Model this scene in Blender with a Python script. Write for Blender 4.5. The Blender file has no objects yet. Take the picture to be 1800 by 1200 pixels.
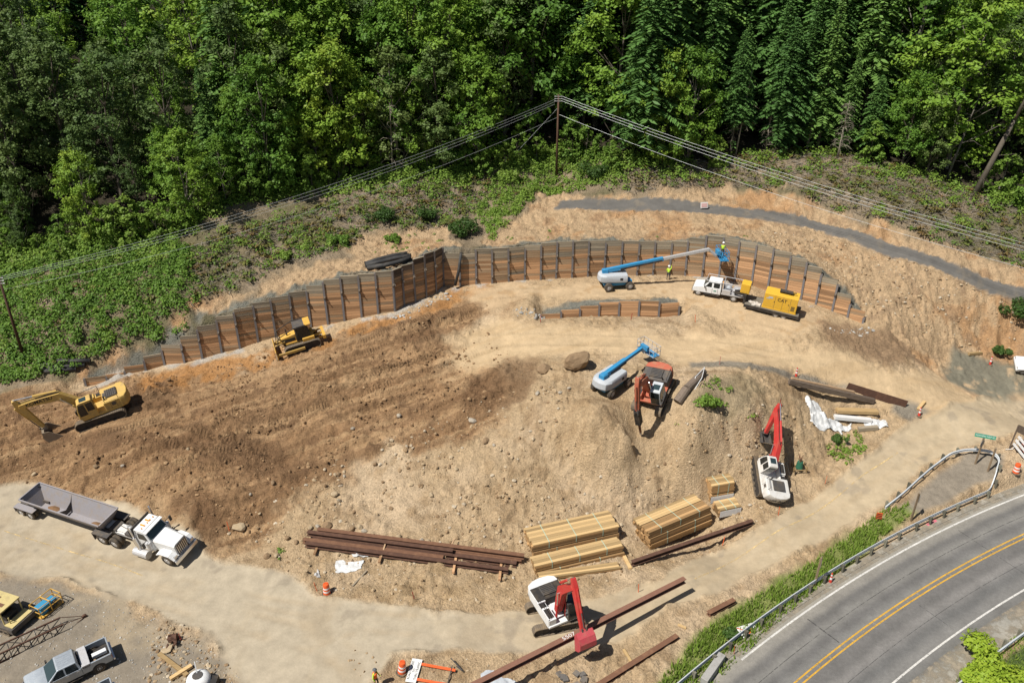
import bpy, bmesh, math, random
import numpy as np
from mathutils import Vector, Matrix
R = math.radians
random.seed(7)
rng = np.random.default_rng(11)
scene = bpy.context.scene
COL = scene.collection

# ------------------------------------------------------------ camera, sky, sun, exposure
FPX, TH, HC = 1400.0, R(27.0), 47.0           # focal length for an 1800 px wide frame, tilt, drone height
cam_d = bpy.data.cameras.new('camera'); cam = bpy.data.objects.new('camera', cam_d); COL.objects.link(cam)
cam.location = (0, 0, HC); cam.rotation_euler = (R(90) - TH, 0, 0)
cam_d.sensor_width = 36.0; cam_d.lens = 36.0 * FPX / 1800.0; cam_d.clip_end = 3000; cam_d.clip_start = 0.5
scene.camera = cam
SUN_EL, SUN_AZ = R(56.0), R(36.0)             # light travels towards +x rotated by SUN_AZ to +y
ldir = Vector((math.cos(SUN_EL) * math.cos(SUN_AZ), math.cos(SUN_EL) * math.sin(SUN_AZ), -math.sin(SUN_EL)))
world = bpy.data.worlds.new('World'); scene.world = world; world.use_nodes = True
wt = world.node_tree
sky = wt.nodes.new('ShaderNodeTexSky'); sky.sky_type = 'NISHITA'; sky.sun_disc = False
sky.sun_elevation = SUN_EL
sky.sun_rotation = math.atan2(-ldir.x, -ldir.y)
wt.links.new(sky.outputs[0], wt.nodes['Background'].inputs[0]); wt.nodes['Background'].inputs[1].default_value = 0.05
sl = bpy.data.lights.new('sun', 'SUN'); sl.energy = 5.0; sl.angle = R(0.53); sl.color = (1.0, 0.955, 0.88)
sun = bpy.data.objects.new('sun', sl); COL.objects.link(sun)
sun.rotation_euler = ldir.to_track_quat('-Z', 'Y').to_euler(); sun.location = (-60, -40, 120)
scene.render.engine = 'CYCLES'
vs = scene.view_settings; vs.view_transform = 'Standard'; vs.look = 'None'; vs.exposure = 0.22; vs.gamma = 1.0
vs.use_curve_mapping = False

# ------------------------------------------------------------ helpers: projection, noise
def up(px, py, z):
    u = (px - 900) / FPX; v = (py - 600) / FPX; s, c = math.sin(TH), math.cos(TH)
    t = (z - HC) / (-s - v * c)
    return u * t, (c - v * s) * t
def ztop(x, y, py):
    """height of the point above (x,y) seen at picture row py"""
    s, c = math.sin(TH), math.cos(TH); v = (py - 600) / FPX
    # (-y s - zz c) = v (y c - zz s)
    return HC + (-y * s - v * y * c) / (c - v * s)
def h2(ix, iy, seed):
    h = (ix.astype(np.int64) * 374761393 + iy.astype(np.int64) * 668265263 + seed * 1442695041) & 0x7fffffff
    h = ((h ^ (h >> 13)) * 1274126177) & 0x7fffffff
    h = h ^ (h >> 16)
    return (h & 0xffff) / 65535.0
def vn(x, y, seed=0):
    x = np.asarray(x, float); y = np.asarray(y, float)
    ix = np.floor(x); iy = np.floor(y); fx = x - ix; fy = y - iy
    fx = fx * fx * (3 - 2 * fx); fy = fy * fy * (3 - 2 * fy)
    a = h2(ix, iy, seed); b = h2(ix + 1, iy, seed); c = h2(ix, iy + 1, seed); d = h2(ix + 1, iy + 1, seed)
    return (a + (b - a) * fx) * (1 - fy) + (c + (d - c) * fx) * fy - 0.5
def fbm(x, y, seed=0, o=4):
    r = 0; a = 1.0; f = 1.0
    for i in range(o):
        r = r + a * vn(x * f + 17.3 * i, y * f - 9.1 * i, seed + i); a *= .5; f *= 2.03
    return r
def ss(a, b, x): t = np.clip((x - a) / (b - a), 0, 1); return t * t * (3 - 2 * t)

# ------------------------------------------------------------ retaining wall line, read off the photograph: top px, base px, base height
WALL = [(146,665,152,679,3.6),(185,659,189,670,3.9),(219,651,221,661,4.2),(251,632,257,652,4.5),(280,612,290,641,4.85),(315,602,325,637,5.2),(347,580,356,630,5.5),(379,565,390,620,5.85),(410,547,422,612,6.2),(441,537,454,601,6.55),(472,527,485,592,6.9),(504,518,516,583,7.2),(535,509,547,575,7.5),(567,497,577,570,7.8),(597,487,606,564,8.1),(629,484,636,558,8.4),(659,480,665,552,8.7),(689,476,694,546,8.95),
(706,470,710,537,9.1),(725,461,730,530,9.25),(745,447,749,522,9.4),(764,442,766,514,9.55),(779,435,780,502,9.8),
(808,457,809,501,9.9),(836,439,837,499,9.9),(864,437,865,497,10),(893,436,894,495,10),(921,435,922,492,10),(950,429,950,491,10),(979,426,977,489,10),(1006,425,1005,488,10),(1035,424,1033,486,10),(1063,424,1061,485,10),(1092,424,1090,484,10),(1121,425,1119,484,10),(1150,426,1147,483,10),(1180,425,1176,483,10),(1208,425,1204,484,10),(1240,415,1234,486,10),(1270,416,1263,489,10),(1300,423,1291,495,9.95),(1331,430,1321,502,9.8),(1360,438,1349,511,9.65),(1389,448,1380,518,9.5),(1419,461,1408,526,9.3),(1444,478,1434,535,9.05),(1472,501,1463,546,8.75),(1496,534,1490,557,8.45),(1522,554,1517,568,8.15)]
WP = []                                        # x, y, base z, top z
for a in WALL:
    x, y = up(a[2], a[3], a[4]); WP.append((x, y, a[4], ztop(x, y, a[1])))
WP = np.array(WP)
LOW = [(952,556,952,561,8.2),(986,547,986,560,8.2),(1019,540,1019,558,8.2),(1054,532,1052,557,8.2),(1089,530,1087,556,8.2),(1122,528,1122,556,8.2),(1159,530,1157,558,8.15),(1194,535,1192,556,8.1)]
LP = []
for a in LOW:
    x, y = up(a[2], a[3], a[4]); LP.append((x, y, a[4], ztop(x, y, a[1])))
LP = np.array(LP)
wx = np.concatenate([[-120, -80], WP[:, 0], [80, 130]]); wy = np.concatenate([[52, 64], WP[:, 1], [50, 20]])

# ------------------------------------------------------------ terrain control points (px, py, z)
COMMON = [(60,672,4.6),(0,690,3.8),(-150,700,3.2),(1560,566,8.6),(1600,545,9.0),(1600,590,7.2),(1650,610,5.6),(1700,560,7.7),(1700,640,4.2),(1780,600,5.6),(1800,650,3.9),(1900,640,4.2),(1620,520,10.0),(1540,600,7.4),(1750,540,8.8),(1850,600,6.2),(100,690,3.9)]
FRONT = [(0,900,.5),(-200,880,.5),(0,1000,0),(200,1000,0),(350,1100,0),(600,1080,0),(900,1090,0),(1200,1000,.2),(1350,920,.7),(1500,830,1.5),(1650,750,2.6),(1800,720,3.2),(1720,690,3.5),(2000,740,3.2),
(100,1080,0),(100,1190,-.2),(300,1190,-.2),(650,1200,0),(800,1150,0),(1150,1190,-.4),(1300,1100,-.2),(1450,980,.3),(1600,890,1.1),(1700,800,2.2),(1780,800,2.4),(1413,1200,0),(1800,940,.9),(1800,1180,.2),(1600,1200,0),(2100,900,1.5),(900,1400,-1),(200,1400,-1),(1700,1400,-1),
(420,935,.7),(520,955,.8),(700,965,.8),(900,945,1.0),(1010,905,1.3),(1200,870,1.3),(1340,860,1.4),(1440,805,1.8),(1510,770,2.2),
(100,850,1.0),(200,870,1.0),(0,820,1.9),(250,810,3.0),(180,760,3.7),(0,760,3.0),(-150,760,2.6),(120,720,3.7),(300,680,4.7),(300,740,4.2),(330,850,2.6),(300,900,1.1),(380,880,2.0),
(400,720,4.9),(550,680,6.1),(700,620,7.4),(850,560,8.8),(780,560,8.7),(920,540,9.6),(900,680,6.9),(750,740,5.0),(600,790,3.6),(450,820,3.0),(500,880,1.9),(640,880,1.9),(700,840,2.8),(850,800,4.1),(930,730,6.2),(950,850,2.7),(1050,850,2.6),(1000,750,6.3),(1000,690,7.6),
(1110,762,6.9),(1030,752,6.9),(1020,785,4.9),(1110,792,4.8),(1190,795,4.7),(950,700,7.3),(1150,700,7.8),(1060,700,7.8),(1110,810,4.3),(1150,850,2.4),(1250,800,4.2),(1200,770,6.4),(1240,735,7.4),(1300,690,8.0),(1200,650,8.2),(1290,760,5.6),(1390,720,5.6),(1350,790,3.2),(1330,730,6.6),(1440,745,3.7),(1380,670,7.0),
(1000,600,8.3),(1200,600,8.2),(1350,620,7.7),(1500,660,6.0),(1620,690,4.5),(1480,735,3.2),(1560,745,2.9),(1600,720,3.6),(1440,710,4.6),
(1000,505,10),(1100,505,10),(1200,515,10),(900,505,10),(1290,525,9.8),(1400,560,9.1),(1300,570,8.9),(1450,600,8.2)]
BACK = [(200,600,7.4),(100,610,7.2),(20,625,6.2),(300,550,10.2),(400,480,13.0),(250,460,13.2),(50,530,10),(0,470,11.5),(-150,480,11.5),(-150,600,7),(500,450,13.9),(600,425,14.6),(600,350,17.2),(480,365,17.0),(700,430,13.8),(620,460,13.6),(800,405,14.4),(850,340,16.6),(978,312,17.4),(950,352,16),(890,395,14.8),
(1000,362,15.8),(1100,364,15.8),(1237,364,15.8),(1330,375,15.5),(1430,393,14.9),(1550,435,13.5),(1700,484,11.6),(1800,520,10.1),(1930,565,8.3),(1000,404,14.7),(1100,402,14.7),(1250,396,15),(1350,415,14.5),(1450,448,13.1),(1530,500,11.1),
(1090,335,17.1),(1250,335,17.0),(1400,352,16.9),(1550,395,15.6),(1700,440,13.5),(1800,472,11.9),(1350,280,20),(1500,300,19.6),(1700,340,17.4),(1800,380,15.6),(1100,285,20),(900,285,19.5),(700,300,19.2),(700,360,16.6),(400,390,16.8),(250,380,16.5),(0,400,15)]
FARW = [(-160,60,10),(-160,100,18),(-120,140,26),(-60,140,24),(0,150,25),(60,140,25),(110,110,22),(140,70,12),(-120,220,44),(0,230,46),(120,220,44),(0,340,70),(-200,340,70),(200,340,70),(-250,150,34),(250,120,30)]
FRW = [(-160,30,0),(-120,0,-2),(0,-40,-3),(120,0,0),(160,30,3),(-100,50,0)]
def pts3(L, W): return np.array([(*up(a, b, c), c) for a, b, c in L] + list(W))
class TPS:
    def __init__(s, P, lam):
        s.P = P; n = len(P); A = np.zeros((n + 3, n + 3))
        A[:n, :n] = s.k(P[:, None, :2], P[None, :, :2]) + lam * np.eye(n)
        Q = np.c_[np.ones(n), P[:, :2] / 50]; A[:n, n:] = Q; A[n:, :n] = Q.T
        s.w = np.linalg.solve(A, np.r_[P[:, 2], 0, 0, 0])
    @staticmethod
    def k(a, b):
        d2 = ((a - b) ** 2).sum(-1) / 2500.0; return np.where(d2 > 1e-12, d2 * np.log(d2 + 1e-12), 0)
    def __call__(s, x, y):
        sh = np.shape(x); x = np.ravel(x); y = np.ravel(y); out = np.empty(len(x))
        for i in range(0, len(x), 40000):
            xx, yy = x[i:i + 40000], y[i:i + 40000]; r = s.w[-3] + s.w[-2] * xx / 50 + s.w[-1] * yy / 50
            for j, p in enumerate(s.P):
                d2 = ((xx - p[0]) ** 2 + (yy - p[1]) ** 2) / 2500.0; r = r + s.w[j] * d2 * np.log(d2 + 1e-12)
            out[i:i + 40000] = r
        return out.reshape(sh)
wb = np.c_[WP[:, :2], WP[:, 2]]
wtp = np.c_[WP[:, 0], WP[:, 1] + .5, WP[:, 3] - .18]
com = pts3(COMMON, [])
tf = TPS(np.vstack([pts3(FRONT, FRW), com, wb[::2]]), 2e-4)
tb = TPS(np.vstack([pts3(BACK, FARW), com, wtp[::2]]), 2e-4)

# highway centre line: an arc through the double yellow line
HW0, HWA, HWK = np.array([34.8, 48.7]), R(29.7), -.0073
def hwy(s, off=0.0, dz=0.0):
    th = HWA + HWK * s
    cx = HW0[0] + (np.sin(th) - math.sin(HWA)) / HWK; cy = HW0[1] - (np.cos(th) - math.cos(HWA)) / HWK
    return cx - np.sin(th) * off, cy + np.cos(th) * off, .6 + .028 * s + dz
hc = HW0 + np.array([-math.sin(HWA), math.cos(HWA)]) / HWK       # centre of the arc
def hwy_co(x, y):
    dx, dy = x - hc[0], y - hc[1]; r = np.hypot(dx, dy); off = r - abs(1 / HWK)
    th = np.arctan2(-dx, dy)
    return (th - HWA) / HWK, off

def zsm(x, y):
    """smooth ground"""
    yw = np.interp(x, wx, wy)
    w_ = np.minimum(10, 1.3 * np.maximum(0, x - 39.6) + 1.3 * np.maximum(0, -46.1 - x))
    t = ss(.22 - .8 * w_, .50 + .8 * w_, y - yw)
    zf, zb = tf(x, y), tb(x, y)
    far = ss(75, 140, np.abs(x)); zf = zf * (1 - far) + np.clip(zf, -3, 6) * far
    z = zf * (1 - t) + np.maximum(zb, -4) * t
    # step at the lower wall
    yl = np.interp(x, LP[:, 0], LP[:, 1]); hl = np.interp(x, LP[:, 0], LP[:, 3] - LP[:, 2] + .0, left=0, right=0)
    inl = ss(LP[0, 0] - 1.0, LP[0, 0] + .3, x) * (1 - ss(LP[-1, 0] - .1, LP[-1, 0] + 1.4, x))
    d = y - yl
    zl = np.interp(x, LP[:, 0], LP[:, 2]); zt = np.interp(x, LP[:, 0], LP[:, 3])
    front = inl * np.exp(-np.maximum(-d, 0) / 2.5) * (d < .28); back = inl * np.exp(-np.maximum(d - .28, 0) / 2.0) * (d >= .28)
    z = z + front * (zl - z) + back * (zt - .12 - z)
    # highway bed
    s, off = hwy_co(x, y); k = (1 - ss(5.0, 5.8, off)) * (1 - ss(6.8, 8.2, -off)) * (y > 0) * (x > 0)
    z = z * (1 - k) + k * (.6 + .028 * s - .12)
    return z

# rectilinear lattice, fine over the site
def axis(segs):
    v = [segs[0][0]]
    for a, b, d0, d1 in segs:
        while v[-1] < b - 1e-6:
            t = (v[-1] - a) / (b - a); v.append(v[-1] + d0 + (d1 - d0) * min(max(t, 0), 1))
    return np.array(v)
gx = axis([(-420, -130, 40, 10), (-130, -66, 6, .3), (-66, 62, .17, .17), (62, 130, .3, 6), (130, 420, 10, 40)])
gy = axis([(-60, 22, 12, 1.5), (22, 34, .5, .22), (34, 96, .16, .16), (96, 135, .25, .6), (135, 220, 1, 5), (220, 720, 10, 60)])
GX, GY = np.meshgrid(gx, gy)
ZS = zsm(GX, GY)
def gsamp(Z, x, y):
    x = np.clip(np.asarray(x, float), gx[0], gx[-1] - 1e-6); y = np.clip(np.asarray(y, float), gy[0], gy[-1] - 1e-6)
    i = np.clip(np.searchsorted(gx, x, 'right') - 1, 0, len(gx) - 2); j = np.clip(np.searchsorted(gy, y, 'right') - 1, 0, len(gy) - 2)
    fx = (x - gx[i]) / (gx[i + 1] - gx[i]); fy = (y - gy[j]) / (gy[j + 1] - gy[j])
    return (Z[j, i] * (1 - fx) + Z[j, i + 1] * fx) * (1 - fy) + (Z[j + 1, i] * (1 - fx) + Z[j + 1, i + 1] * fx) * fy
TT = np.concatenate([np.linspace(38, 150, 900), np.linspace(150.3, 400, 500)])
def hit(P, Z):
    """where the sight line through a pixel meets the ground"""
    P = np.atleast_2d(np.asarray(P, float)); s, c = math.sin(TH), math.cos(TH)
    u = (P[:, 0] - 900) / FPX; v = (P[:, 1] - 600) / FPX
    d = np.c_[u, c - v * s, -s - v * c]
    X = d[:, None, :] * TT[None, :, None] + np.array([0, 0, HC])
    g = X[..., 2] - gsamp(Z, X[..., 0], X[..., 1])
    k = np.argmax(g < 0, axis=1); k = np.maximum(k, 1); n = np.arange(len(P))
    a, b = g[n, k - 1], g[n, k]; f = a / (a - b + 1e-9)
    t = TT[k - 1] + f * (TT[k] - TT[k - 1])
    return d * t[:, None] + np.array([0, 0, HC])

def pmask(poly, soft=1.0, jit=0.0, seed=3, jf=.35):
    """soft mask of a polygon given in picture points: 1 inside; edge wobbled by noise"""
    Q = hit(poly, ZS)[:, :2]; n = len(Q)
    lo = Q.min(0) - 5; hi = Q.max(0) + 5
    ii = np.where((gx > lo[0]) & (gx < hi[0]))[0]; jj = np.where((gy > lo[1]) & (gy < hi[1]))[0]
    out = np.zeros(GX.shape)
    if len(ii) == 0 or len(jj) == 0: return out
    sl_ = np.s_[jj[0]:jj[-1] + 1, ii[0]:ii[-1] + 1]
    x, y = GX[sl_], GY[sl_]; ins = np.zeros(x.shape, bool); dist = np.full(x.shape, 1e9)
    for i in range(n):
        a, b = Q[i], Q[(i + 1) % n]; e = b - a
        t = np.clip(((x - a[0]) * e[0] + (y - a[1]) * e[1]) / (e @ e + 1e-9), 0, 1)
        dist = np.minimum(dist, (x - a[0] - t * e[0]) ** 2 + (y - a[1] - t * e[1]) ** 2)
        cnd = ((a[1] > y) != (b[1] > y)); xx = a[0] + (y - a[1]) / (e[1] + 1e-12) * e[0]
        ins ^= cnd & (x < xx)
    d = np.sqrt(dist) * np.where(ins, 1, -1)
    if jit: d = d + jit * 2 * fbm(x * jf, y * jf, seed, 4)
    out[sl_] = ss(-soft, soft, d)
    return out
# ------------------------------------------------------------ surface zones
M_road = pmask([(-80,850),(30,850),(120,872),(210,890),(330,950),(400,985),(500,1010),(560,1045),(680,1062),(800,1072),(930,1075),(1060,1045),(1160,1018),(1220,985),(1310,945),(1400,890),(1500,822),(1570,768),(1650,728),(1720,700),(1850,690),(1850,765),(1760,770),(1690,788),(1640,812),(1545,885),(1440,955),(1320,1015),(1180,1075),(1090,1130),(1000,1150),(860,1150),(760,1140),(690,1155),(640,1230),(440,1230),(370,1125),(280,1080),(160,1032),(0,1003),(-80,995)], .35, .45)
M_bench = pmask([(870,560),(1000,575),(1190,590),(1300,585),(1420,610),(1560,650),(1660,660),(1800,680),(1850,740),(1650,735),(1600,720),(1500,690),(1400,655),(1290,640),(1180,632),(1060,622),(960,622),(880,640),(790,670),(780,620)], 1.2, 1.0, 5)
M_upper = pmask([(830,505),(1240,495),(1330,522),(1450,560),(1420,600),(1300,575),(1200,530),(940,520),(880,545),(830,530)], .8, .6, 6)
M_dark = pmask([(-60,700),(120,690),(250,655),(330,650),(480,640),(700,572),(820,512),(900,522),(860,560),(780,600),(870,650),(900,700),(840,760),(700,790),(600,850),(500,900),(430,960),(340,960),(250,880),(0,840),(-60,830)], 1.6, 1.6, 8)
M_dk2 = np.maximum.reduce([pmask([(200,700),(240,670),(320,660),(330,690),(260,720)], .8, 1, 9), pmask([(690,600),(750,575),(790,590),(760,610),(700,615)], .5, .6, 10), pmask([(60,760),(300,760),(560,810),(540,840),(280,800),(140,790)], .8, 1, 12), pmask([(300,880),(380,870),(390,960),(330,950)], .7, .8, 13), pmask([(870,640),(940,630),(930,700),(870,720),(800,740),(820,690)], .9, 1, 14)])
M_orange = pmask([(230,668),(330,645),(480,612),(600,577),(720,545),(800,505),(870,500),(780,545),(640,590),(500,638),(300,690),(250,690)], .6, .7, 15)
M_brown = pmask([(1440,565),(1530,575),(1620,590),(1665,632),(1560,645),(1450,612)], 1.0, .9, 16)
M_grey = pmask([(1680,622),(1745,628),(1800,640),(1830,690),(1730,695),(1660,665)], .6, .7, 17)
M_grey2 = np.maximum(pmask([(1215,638),(1300,638),(1395,652),(1500,676),(1490,684),(1390,668),(1300,646),(1215,645)], .3, .35, 26), pmask([(1575,700),(1650,722),(1600,738),(1570,720)], .4, .4, 27))
M_yard = pmask([(-60,1010),(150,1035),(280,1085),(360,1130),(440,1230),(-60,1230)], .8, .9, 18)
M_track = pmask([(985,352),(1040,350),(1240,357),(1330,368),(1430,385),(1560,424),(1700,473),(1830,519),(1830,541),(1700,498),(1560,450),(1430,404),(1330,385),(1240,375),(1040,369),(975,367)], .13, .16, 19, 1.5)
M_verge = pmask([(1130,1230),(1160,1190),(1230,1110),(1330,1045),(1440,978),(1540,905),(1600,882),(1610,905),(1500,985),(1380,1085),(1262,1200),(1235,1230)], .5, .5, 20)
M_island = pmask([(1570,900),(1690,795),(1765,800),(1745,840),(1620,908)], .4, .3, 21)
M_mound = pmask([(1195,725),(1225,680),(1300,650),(1345,690),(1335,745),(1260,745)], .8, .8, 22)
M_bare = np.maximum(pmask([(850,425),(890,388),(945,352),(938,335),(1000,345),(1100,347),(1280,330),(1400,340),(1520,385),(1640,425),(1800,472),(1860,485),(1880,800),(1740,742),(1640,680),(1500,590),(1240,420),(860,440)], .5, .9, 23, .6),
                    pmask([(40,700),(165,645),(240,602),(330,577),(345,540),(440,512),(480,482),(615,452),(640,412),(770,392),(810,440),(790,452),(700,480),(620,495),(400,560),(320,610),(150,680)], .5, .9, 24, .6))
M_strip = pmask([(520,985),(620,960),(900,1010),(1100,1020),(1330,900),(1380,890),(1200,990),(1050,1045),(930,1070),(700,1060),(570,1040)], .6, .6, 25)
YW = np.interp(GX, wx, wy); DW = GY - YW
WH = np.interp(GX, WP[:, 0], WP[:, 3] - WP[:, 2], left=0, right=0)
ef = hit([(0,440),(150,425),(330,402),(410,350),(520,325),(700,300),(900,272),(1000,262),(1100,287),(1200,290),(1350,268),(1480,268),(1600,305),(1680,335),(1800,352)], ZS)
EX = np.concatenate([[-300], ef[:, 0], [300]]); EY = np.concatenate([[ef[0, 1] - 10], ef[:, 1], [ef[-1, 1] - 10]])
o_ = np.argsort(EX); EX, EY = EX[o_], EY[o_]
def forest_y(x): return np.interp(x, EX, EY)
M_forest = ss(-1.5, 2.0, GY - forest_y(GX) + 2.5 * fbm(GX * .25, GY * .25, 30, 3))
M_back = ss(.2, .6, DW)
out = (np.abs(GX) > 62) & (DW > 0)
M_veg = M_back * (1 - np.where(out, 0, M_bare)) * (1 - M_track)
hs, hoff = hwy_co(GX, GY)
M_hwy = (hoff < 5.6) & (hoff > -7.2) & (GY > 0) & (GX > 0)
M_south = ss(-6.9, -7.4, hoff) * (GX > 0)                     # beyond the highway

# ------------------------------------------------------------ relief
ca, sa = math.cos(R(21)), math.sin(R(21))
U, V = GX * ca + GY * sa, -GX * sa + GY * ca
ridg = fbm(U * .10, V * .95, 40, 3) * .55 + fbm(U * .14, V * 2.1, 41, 2) * .50
gr = np.hypot(np.gradient(ZS, axis=1) / np.gradient(gx)[None, :], np.gradient(ZS, axis=0) / np.gradient(gy)[:, None])
steep = ss(.35, .8, gr)
big = fbm(GX * .22, GY * .22, 42, 3)
med = fbm(GX * .8, GY * .8, 43, 3)
fine = fbm(GX * 2.4, GY * 2.4, 44, 2)
lump = np.maximum(0, fbm(GX * 1.3, GY * 1.3, 45, 3) - .12)
gully = -np.abs(fbm(GX * .55, GY * .20, 46, 3))
flat = np.clip(M_road * 1.0 + M_bench * .85 + M_upper * .75 + M_track * .95 + M_grey * .7 + M_yard * .8 + M_island * .7, 0, 1)
D = .22 * big + .16 * med + .07 * fine + .30 * lump
D = D + steep * (.55 * gully + .25 * med)
D = D * (1 - .6 * M_dark) + M_dark * (ridg + .12 * fine + .12 * med + .18 * lump)
D = D * (1 - M_veg) + M_veg * (.55 * big + .25 * med + .10 * fine)
tread = np.sin(U * 2 * math.pi / .55) * .02 * ss(.10, .35, vn(U * .05, V * .42, 47))
D = D * (1 - flat) + flat * (.035 * big + .012 * med) + tread * (M_dark + M_bench * .5) * (DW < 0)
near = np.exp(-(DW / .9) ** 2) * (WH > .3)
D = D * (1 - .85 * near)
yl = np.interp(GX, LP[:, 0], LP[:, 1]); nl = np.exp(-((GY - yl) / .8) ** 2) * (GX > LP[0, 0] - .5) * (GX < LP[-1, 0] + .5)
D = D * (1 - .85 * nl)
D = np.where(M_hwy, 0, D)
# a lip where the cut bank meets the hillside
lipm = M_bare * M_back
D = D + .35 * M_veg * ss(.02, .5, 1 - np.abs(M_bare * 2 - 1)) * (GX > -62) * (GX < 62)
# piled soil at the foot of the walls and windrows on the haul road edge
D = D + .16 * np.maximum(0, fbm(GX * .7, GY * .7, 48, 3) + .1) * np.exp(-((DW + 1.0) / .8) ** 2) * (WH > .3)
D = D + .22 * ss(.0, .5, 1 - np.abs(M_road * 2 - 1)) * ss(-.1, .3, fbm(GX * .4, GY * .4, 49, 3))
# clods and scrapes at arm's length scale
bil = np.abs(fbm(GX * 1.9, GY * 1.9, 50, 3)); crk = np.abs(fbm(U * .5, V * 2.2, 51, 3))
rough = (1 - flat) * (1 - M_veg) * (GY < 110) * (1 - .85 * near) * (1 - .85 * nl) * np.where(M_hwy, 0, 1)
pat = ss(-.15, .3, fbm(GX * .3, GY * .3, 52, 3))
clod = np.maximum(0, vn(GX * 2.9, GY * 2.9, 54) - .12) + .6 * np.maximum(0, vn(GX * 1.6, GY * 1.6, 55) - .2)
D = D + rough * ((.25 + .75 * pat) * (.80 * clod + .55 * (bil - .2)) - .26 * M_dark * ss(.10, .0, crk) - .30 * (1 - M_dark) * ss(.05, .0, np.abs(fbm(GX * .45, GY * .45, 56, 4))) * ss(.25, .6, gr))
D = D + M_bare * M_back * (1 - M_track) * (1 - near) * (.18 * gully + .22 * (bil - .2))
# wheel and crawler ruts
RUT = np.zeros(GX.shape); RUTC = np.zeros(GX.shape); RUS = np.zeros(GX.shape)
def rut(P, half=.95, w=.27, dep=.07, tone=1.0):
    Q = hit(P, ZS)[:, :2]; L_ = np.r_[0, np.cumsum(np.hypot(*np.diff(Q, axis=0).T))]; S_ = np.arange(0, L_[-1], .5)
    X_ = np.interp(S_, L_, Q[:, 0]); Y_ = np.interp(S_, L_, Q[:, 1]); kk = np.ones(9) / 9
    X_ = np.convolve(np.pad(X_, 4, 'edge'), kk, 'valid'); Y_ = np.convolve(np.pad(Y_, 4, 'edge'), kk, 'valid')
    i0, i1 = np.searchsorted(gx, [X_.min() - 2, X_.max() + 2]); j0, j1 = np.searchsorted(gy, [Y_.min() - 2, Y_.max() + 2]); q = np.s_[j0:j1, i0:i1]
    x, y = GX[q], GY[q]; best = np.full(x.shape, 9.0); sb = np.zeros(x.shape); s0_ = 0.0
    for a, b, c, d_ in zip(X_[:-1], Y_[:-1], X_[1:], Y_[1:]):
        ia, ib = np.searchsorted(gx[i0:i1], [min(a, c) - 2, max(a, c) + 2]); ja, jb = np.searchsorted(gy[j0:j1], [min(b, d_) - 2, max(b, d_) + 2]); r_ = np.s_[ja:jb, ia:ib]
        ex, ey = c - a, d_ - b; t = np.clip(((x[r_] - a) * ex + (y[r_] - b) * ey) / (ex * ex + ey * ey + 1e-9), 0, 1); dd_ = np.hypot(x[r_] - a - t * ex, y[r_] - b - t * ey); sl2 = math.hypot(ex, ey); cl_ = dd_ < best[r_]; sb[r_] = np.where(cl_, s0_ + t * sl2, sb[r_]); best[r_] = np.minimum(best[r_], dd_); s0_ += sl2
    fade = ss(-.15, .3, vn(x * .22 + P[0][0], y * .22, 53) + .5 * vn(x * .9, y * .9, 57)) * ss(.1, 2.5, sb) * (1 - ss(L_[-1] - 3, L_[-1] - .6, sb)); g1 = np.exp(-((best - half) / w) ** 2) * fade; g2 = np.exp(-((best - half - 1.7 * w) / (w * .7)) ** 2) * fade
    RUT[q] += dep * (-g1 + .7 * g2); RUS[q] = np.where(g1 > np.maximum(RUTC[q], .15), sb, RUS[q]); RUTC[q] = np.maximum(RUTC[q], g1 * tone)
for P_ in [[(480,645),(600,605),(720,562),(830,522)],[(500,660),(620,618),(740,572),(850,530)],[(260,760),(420,700),(600,650),(760,612),(860,565)],[(300,790),(500,720),(700,660),(820,612),(900,575)],[(100,775),(300,722),(480,672)],[(330,760),(480,720),(640,670),(800,640)],[(420,790),(560,740),(700,700),(850,640)],[(180,790),(350,800),(560,832)],[(230,745),(420,800),(540,835)],[(600,690),(740,640),(880,600)],[(700,600),(800,560),(900,525)]]: rut(P_, dep=.10, w=.30)
for P_ in [[(820,600),(1050,597),(1250,606),(1450,637),(1650,702)],[(840,620),(1100,612),(1300,625),(1500,667),(1640,717)],[(840,522),(1000,511),(1200,509)],[(1300,548),(1450,592),(1560,632),(1680,684)],[(1420,580),(1520,625),(1640,690)],[(930,585),(1100,580),(1250,590),(1400,610)],[(1560,640),(1660,675),(1800,700)]]: rut(P_, dep=.06, w=.25, tone=.8)
for P_ in [[(0,940),(200,1000),(450,1065),(700,1098),(950,1100),(1150,1052),(1400,918),(1600,790),(1750,722)],[(0,960),(200,1022),(430,1090),(600,1140),(640,1200)],[(60,930),(300,1010),(500,1060),(760,1085),(940,1085)],[(500,1190),(600,1130),(800,1105),(1000,1110),(1200,1030),(1420,900)],[(1500,860),(1620,780),(1760,735)]]: rut(P_, half=.9, dep=.018, w=.3, tone=.7)
D = D + np.where(M_hwy, 0, RUT)
for p_, h_, r_ in (((735,600),.9,1.9),((262,695),1.1,2.2),((215,665),.7,1.6),((340,915),.9,1.8),((560,690),.5,1.5),((930,545),.5,1.2),((1235,575),.4,1.3),((820,590),.4,1.6),((420,760),.5,2.0),((640,770),.6,1.8),((880,660),.6,1.5),((150,800),.6,2.0)):
    q_ = hit([p_], ZS)[0]; rr_ = np.hypot(GX - q_[0], GY - q_[1]) / r_; D = D + h_ * np.exp(-rr_ ** 2) * (.75 + .9 * fbm(GX * 1.1, GY * 1.1, 58, 3)) + .25 * np.exp(-rr_ ** 2) * np.maximum(0, vn(GX * 2.7, GY * 2.7, 59))
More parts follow.
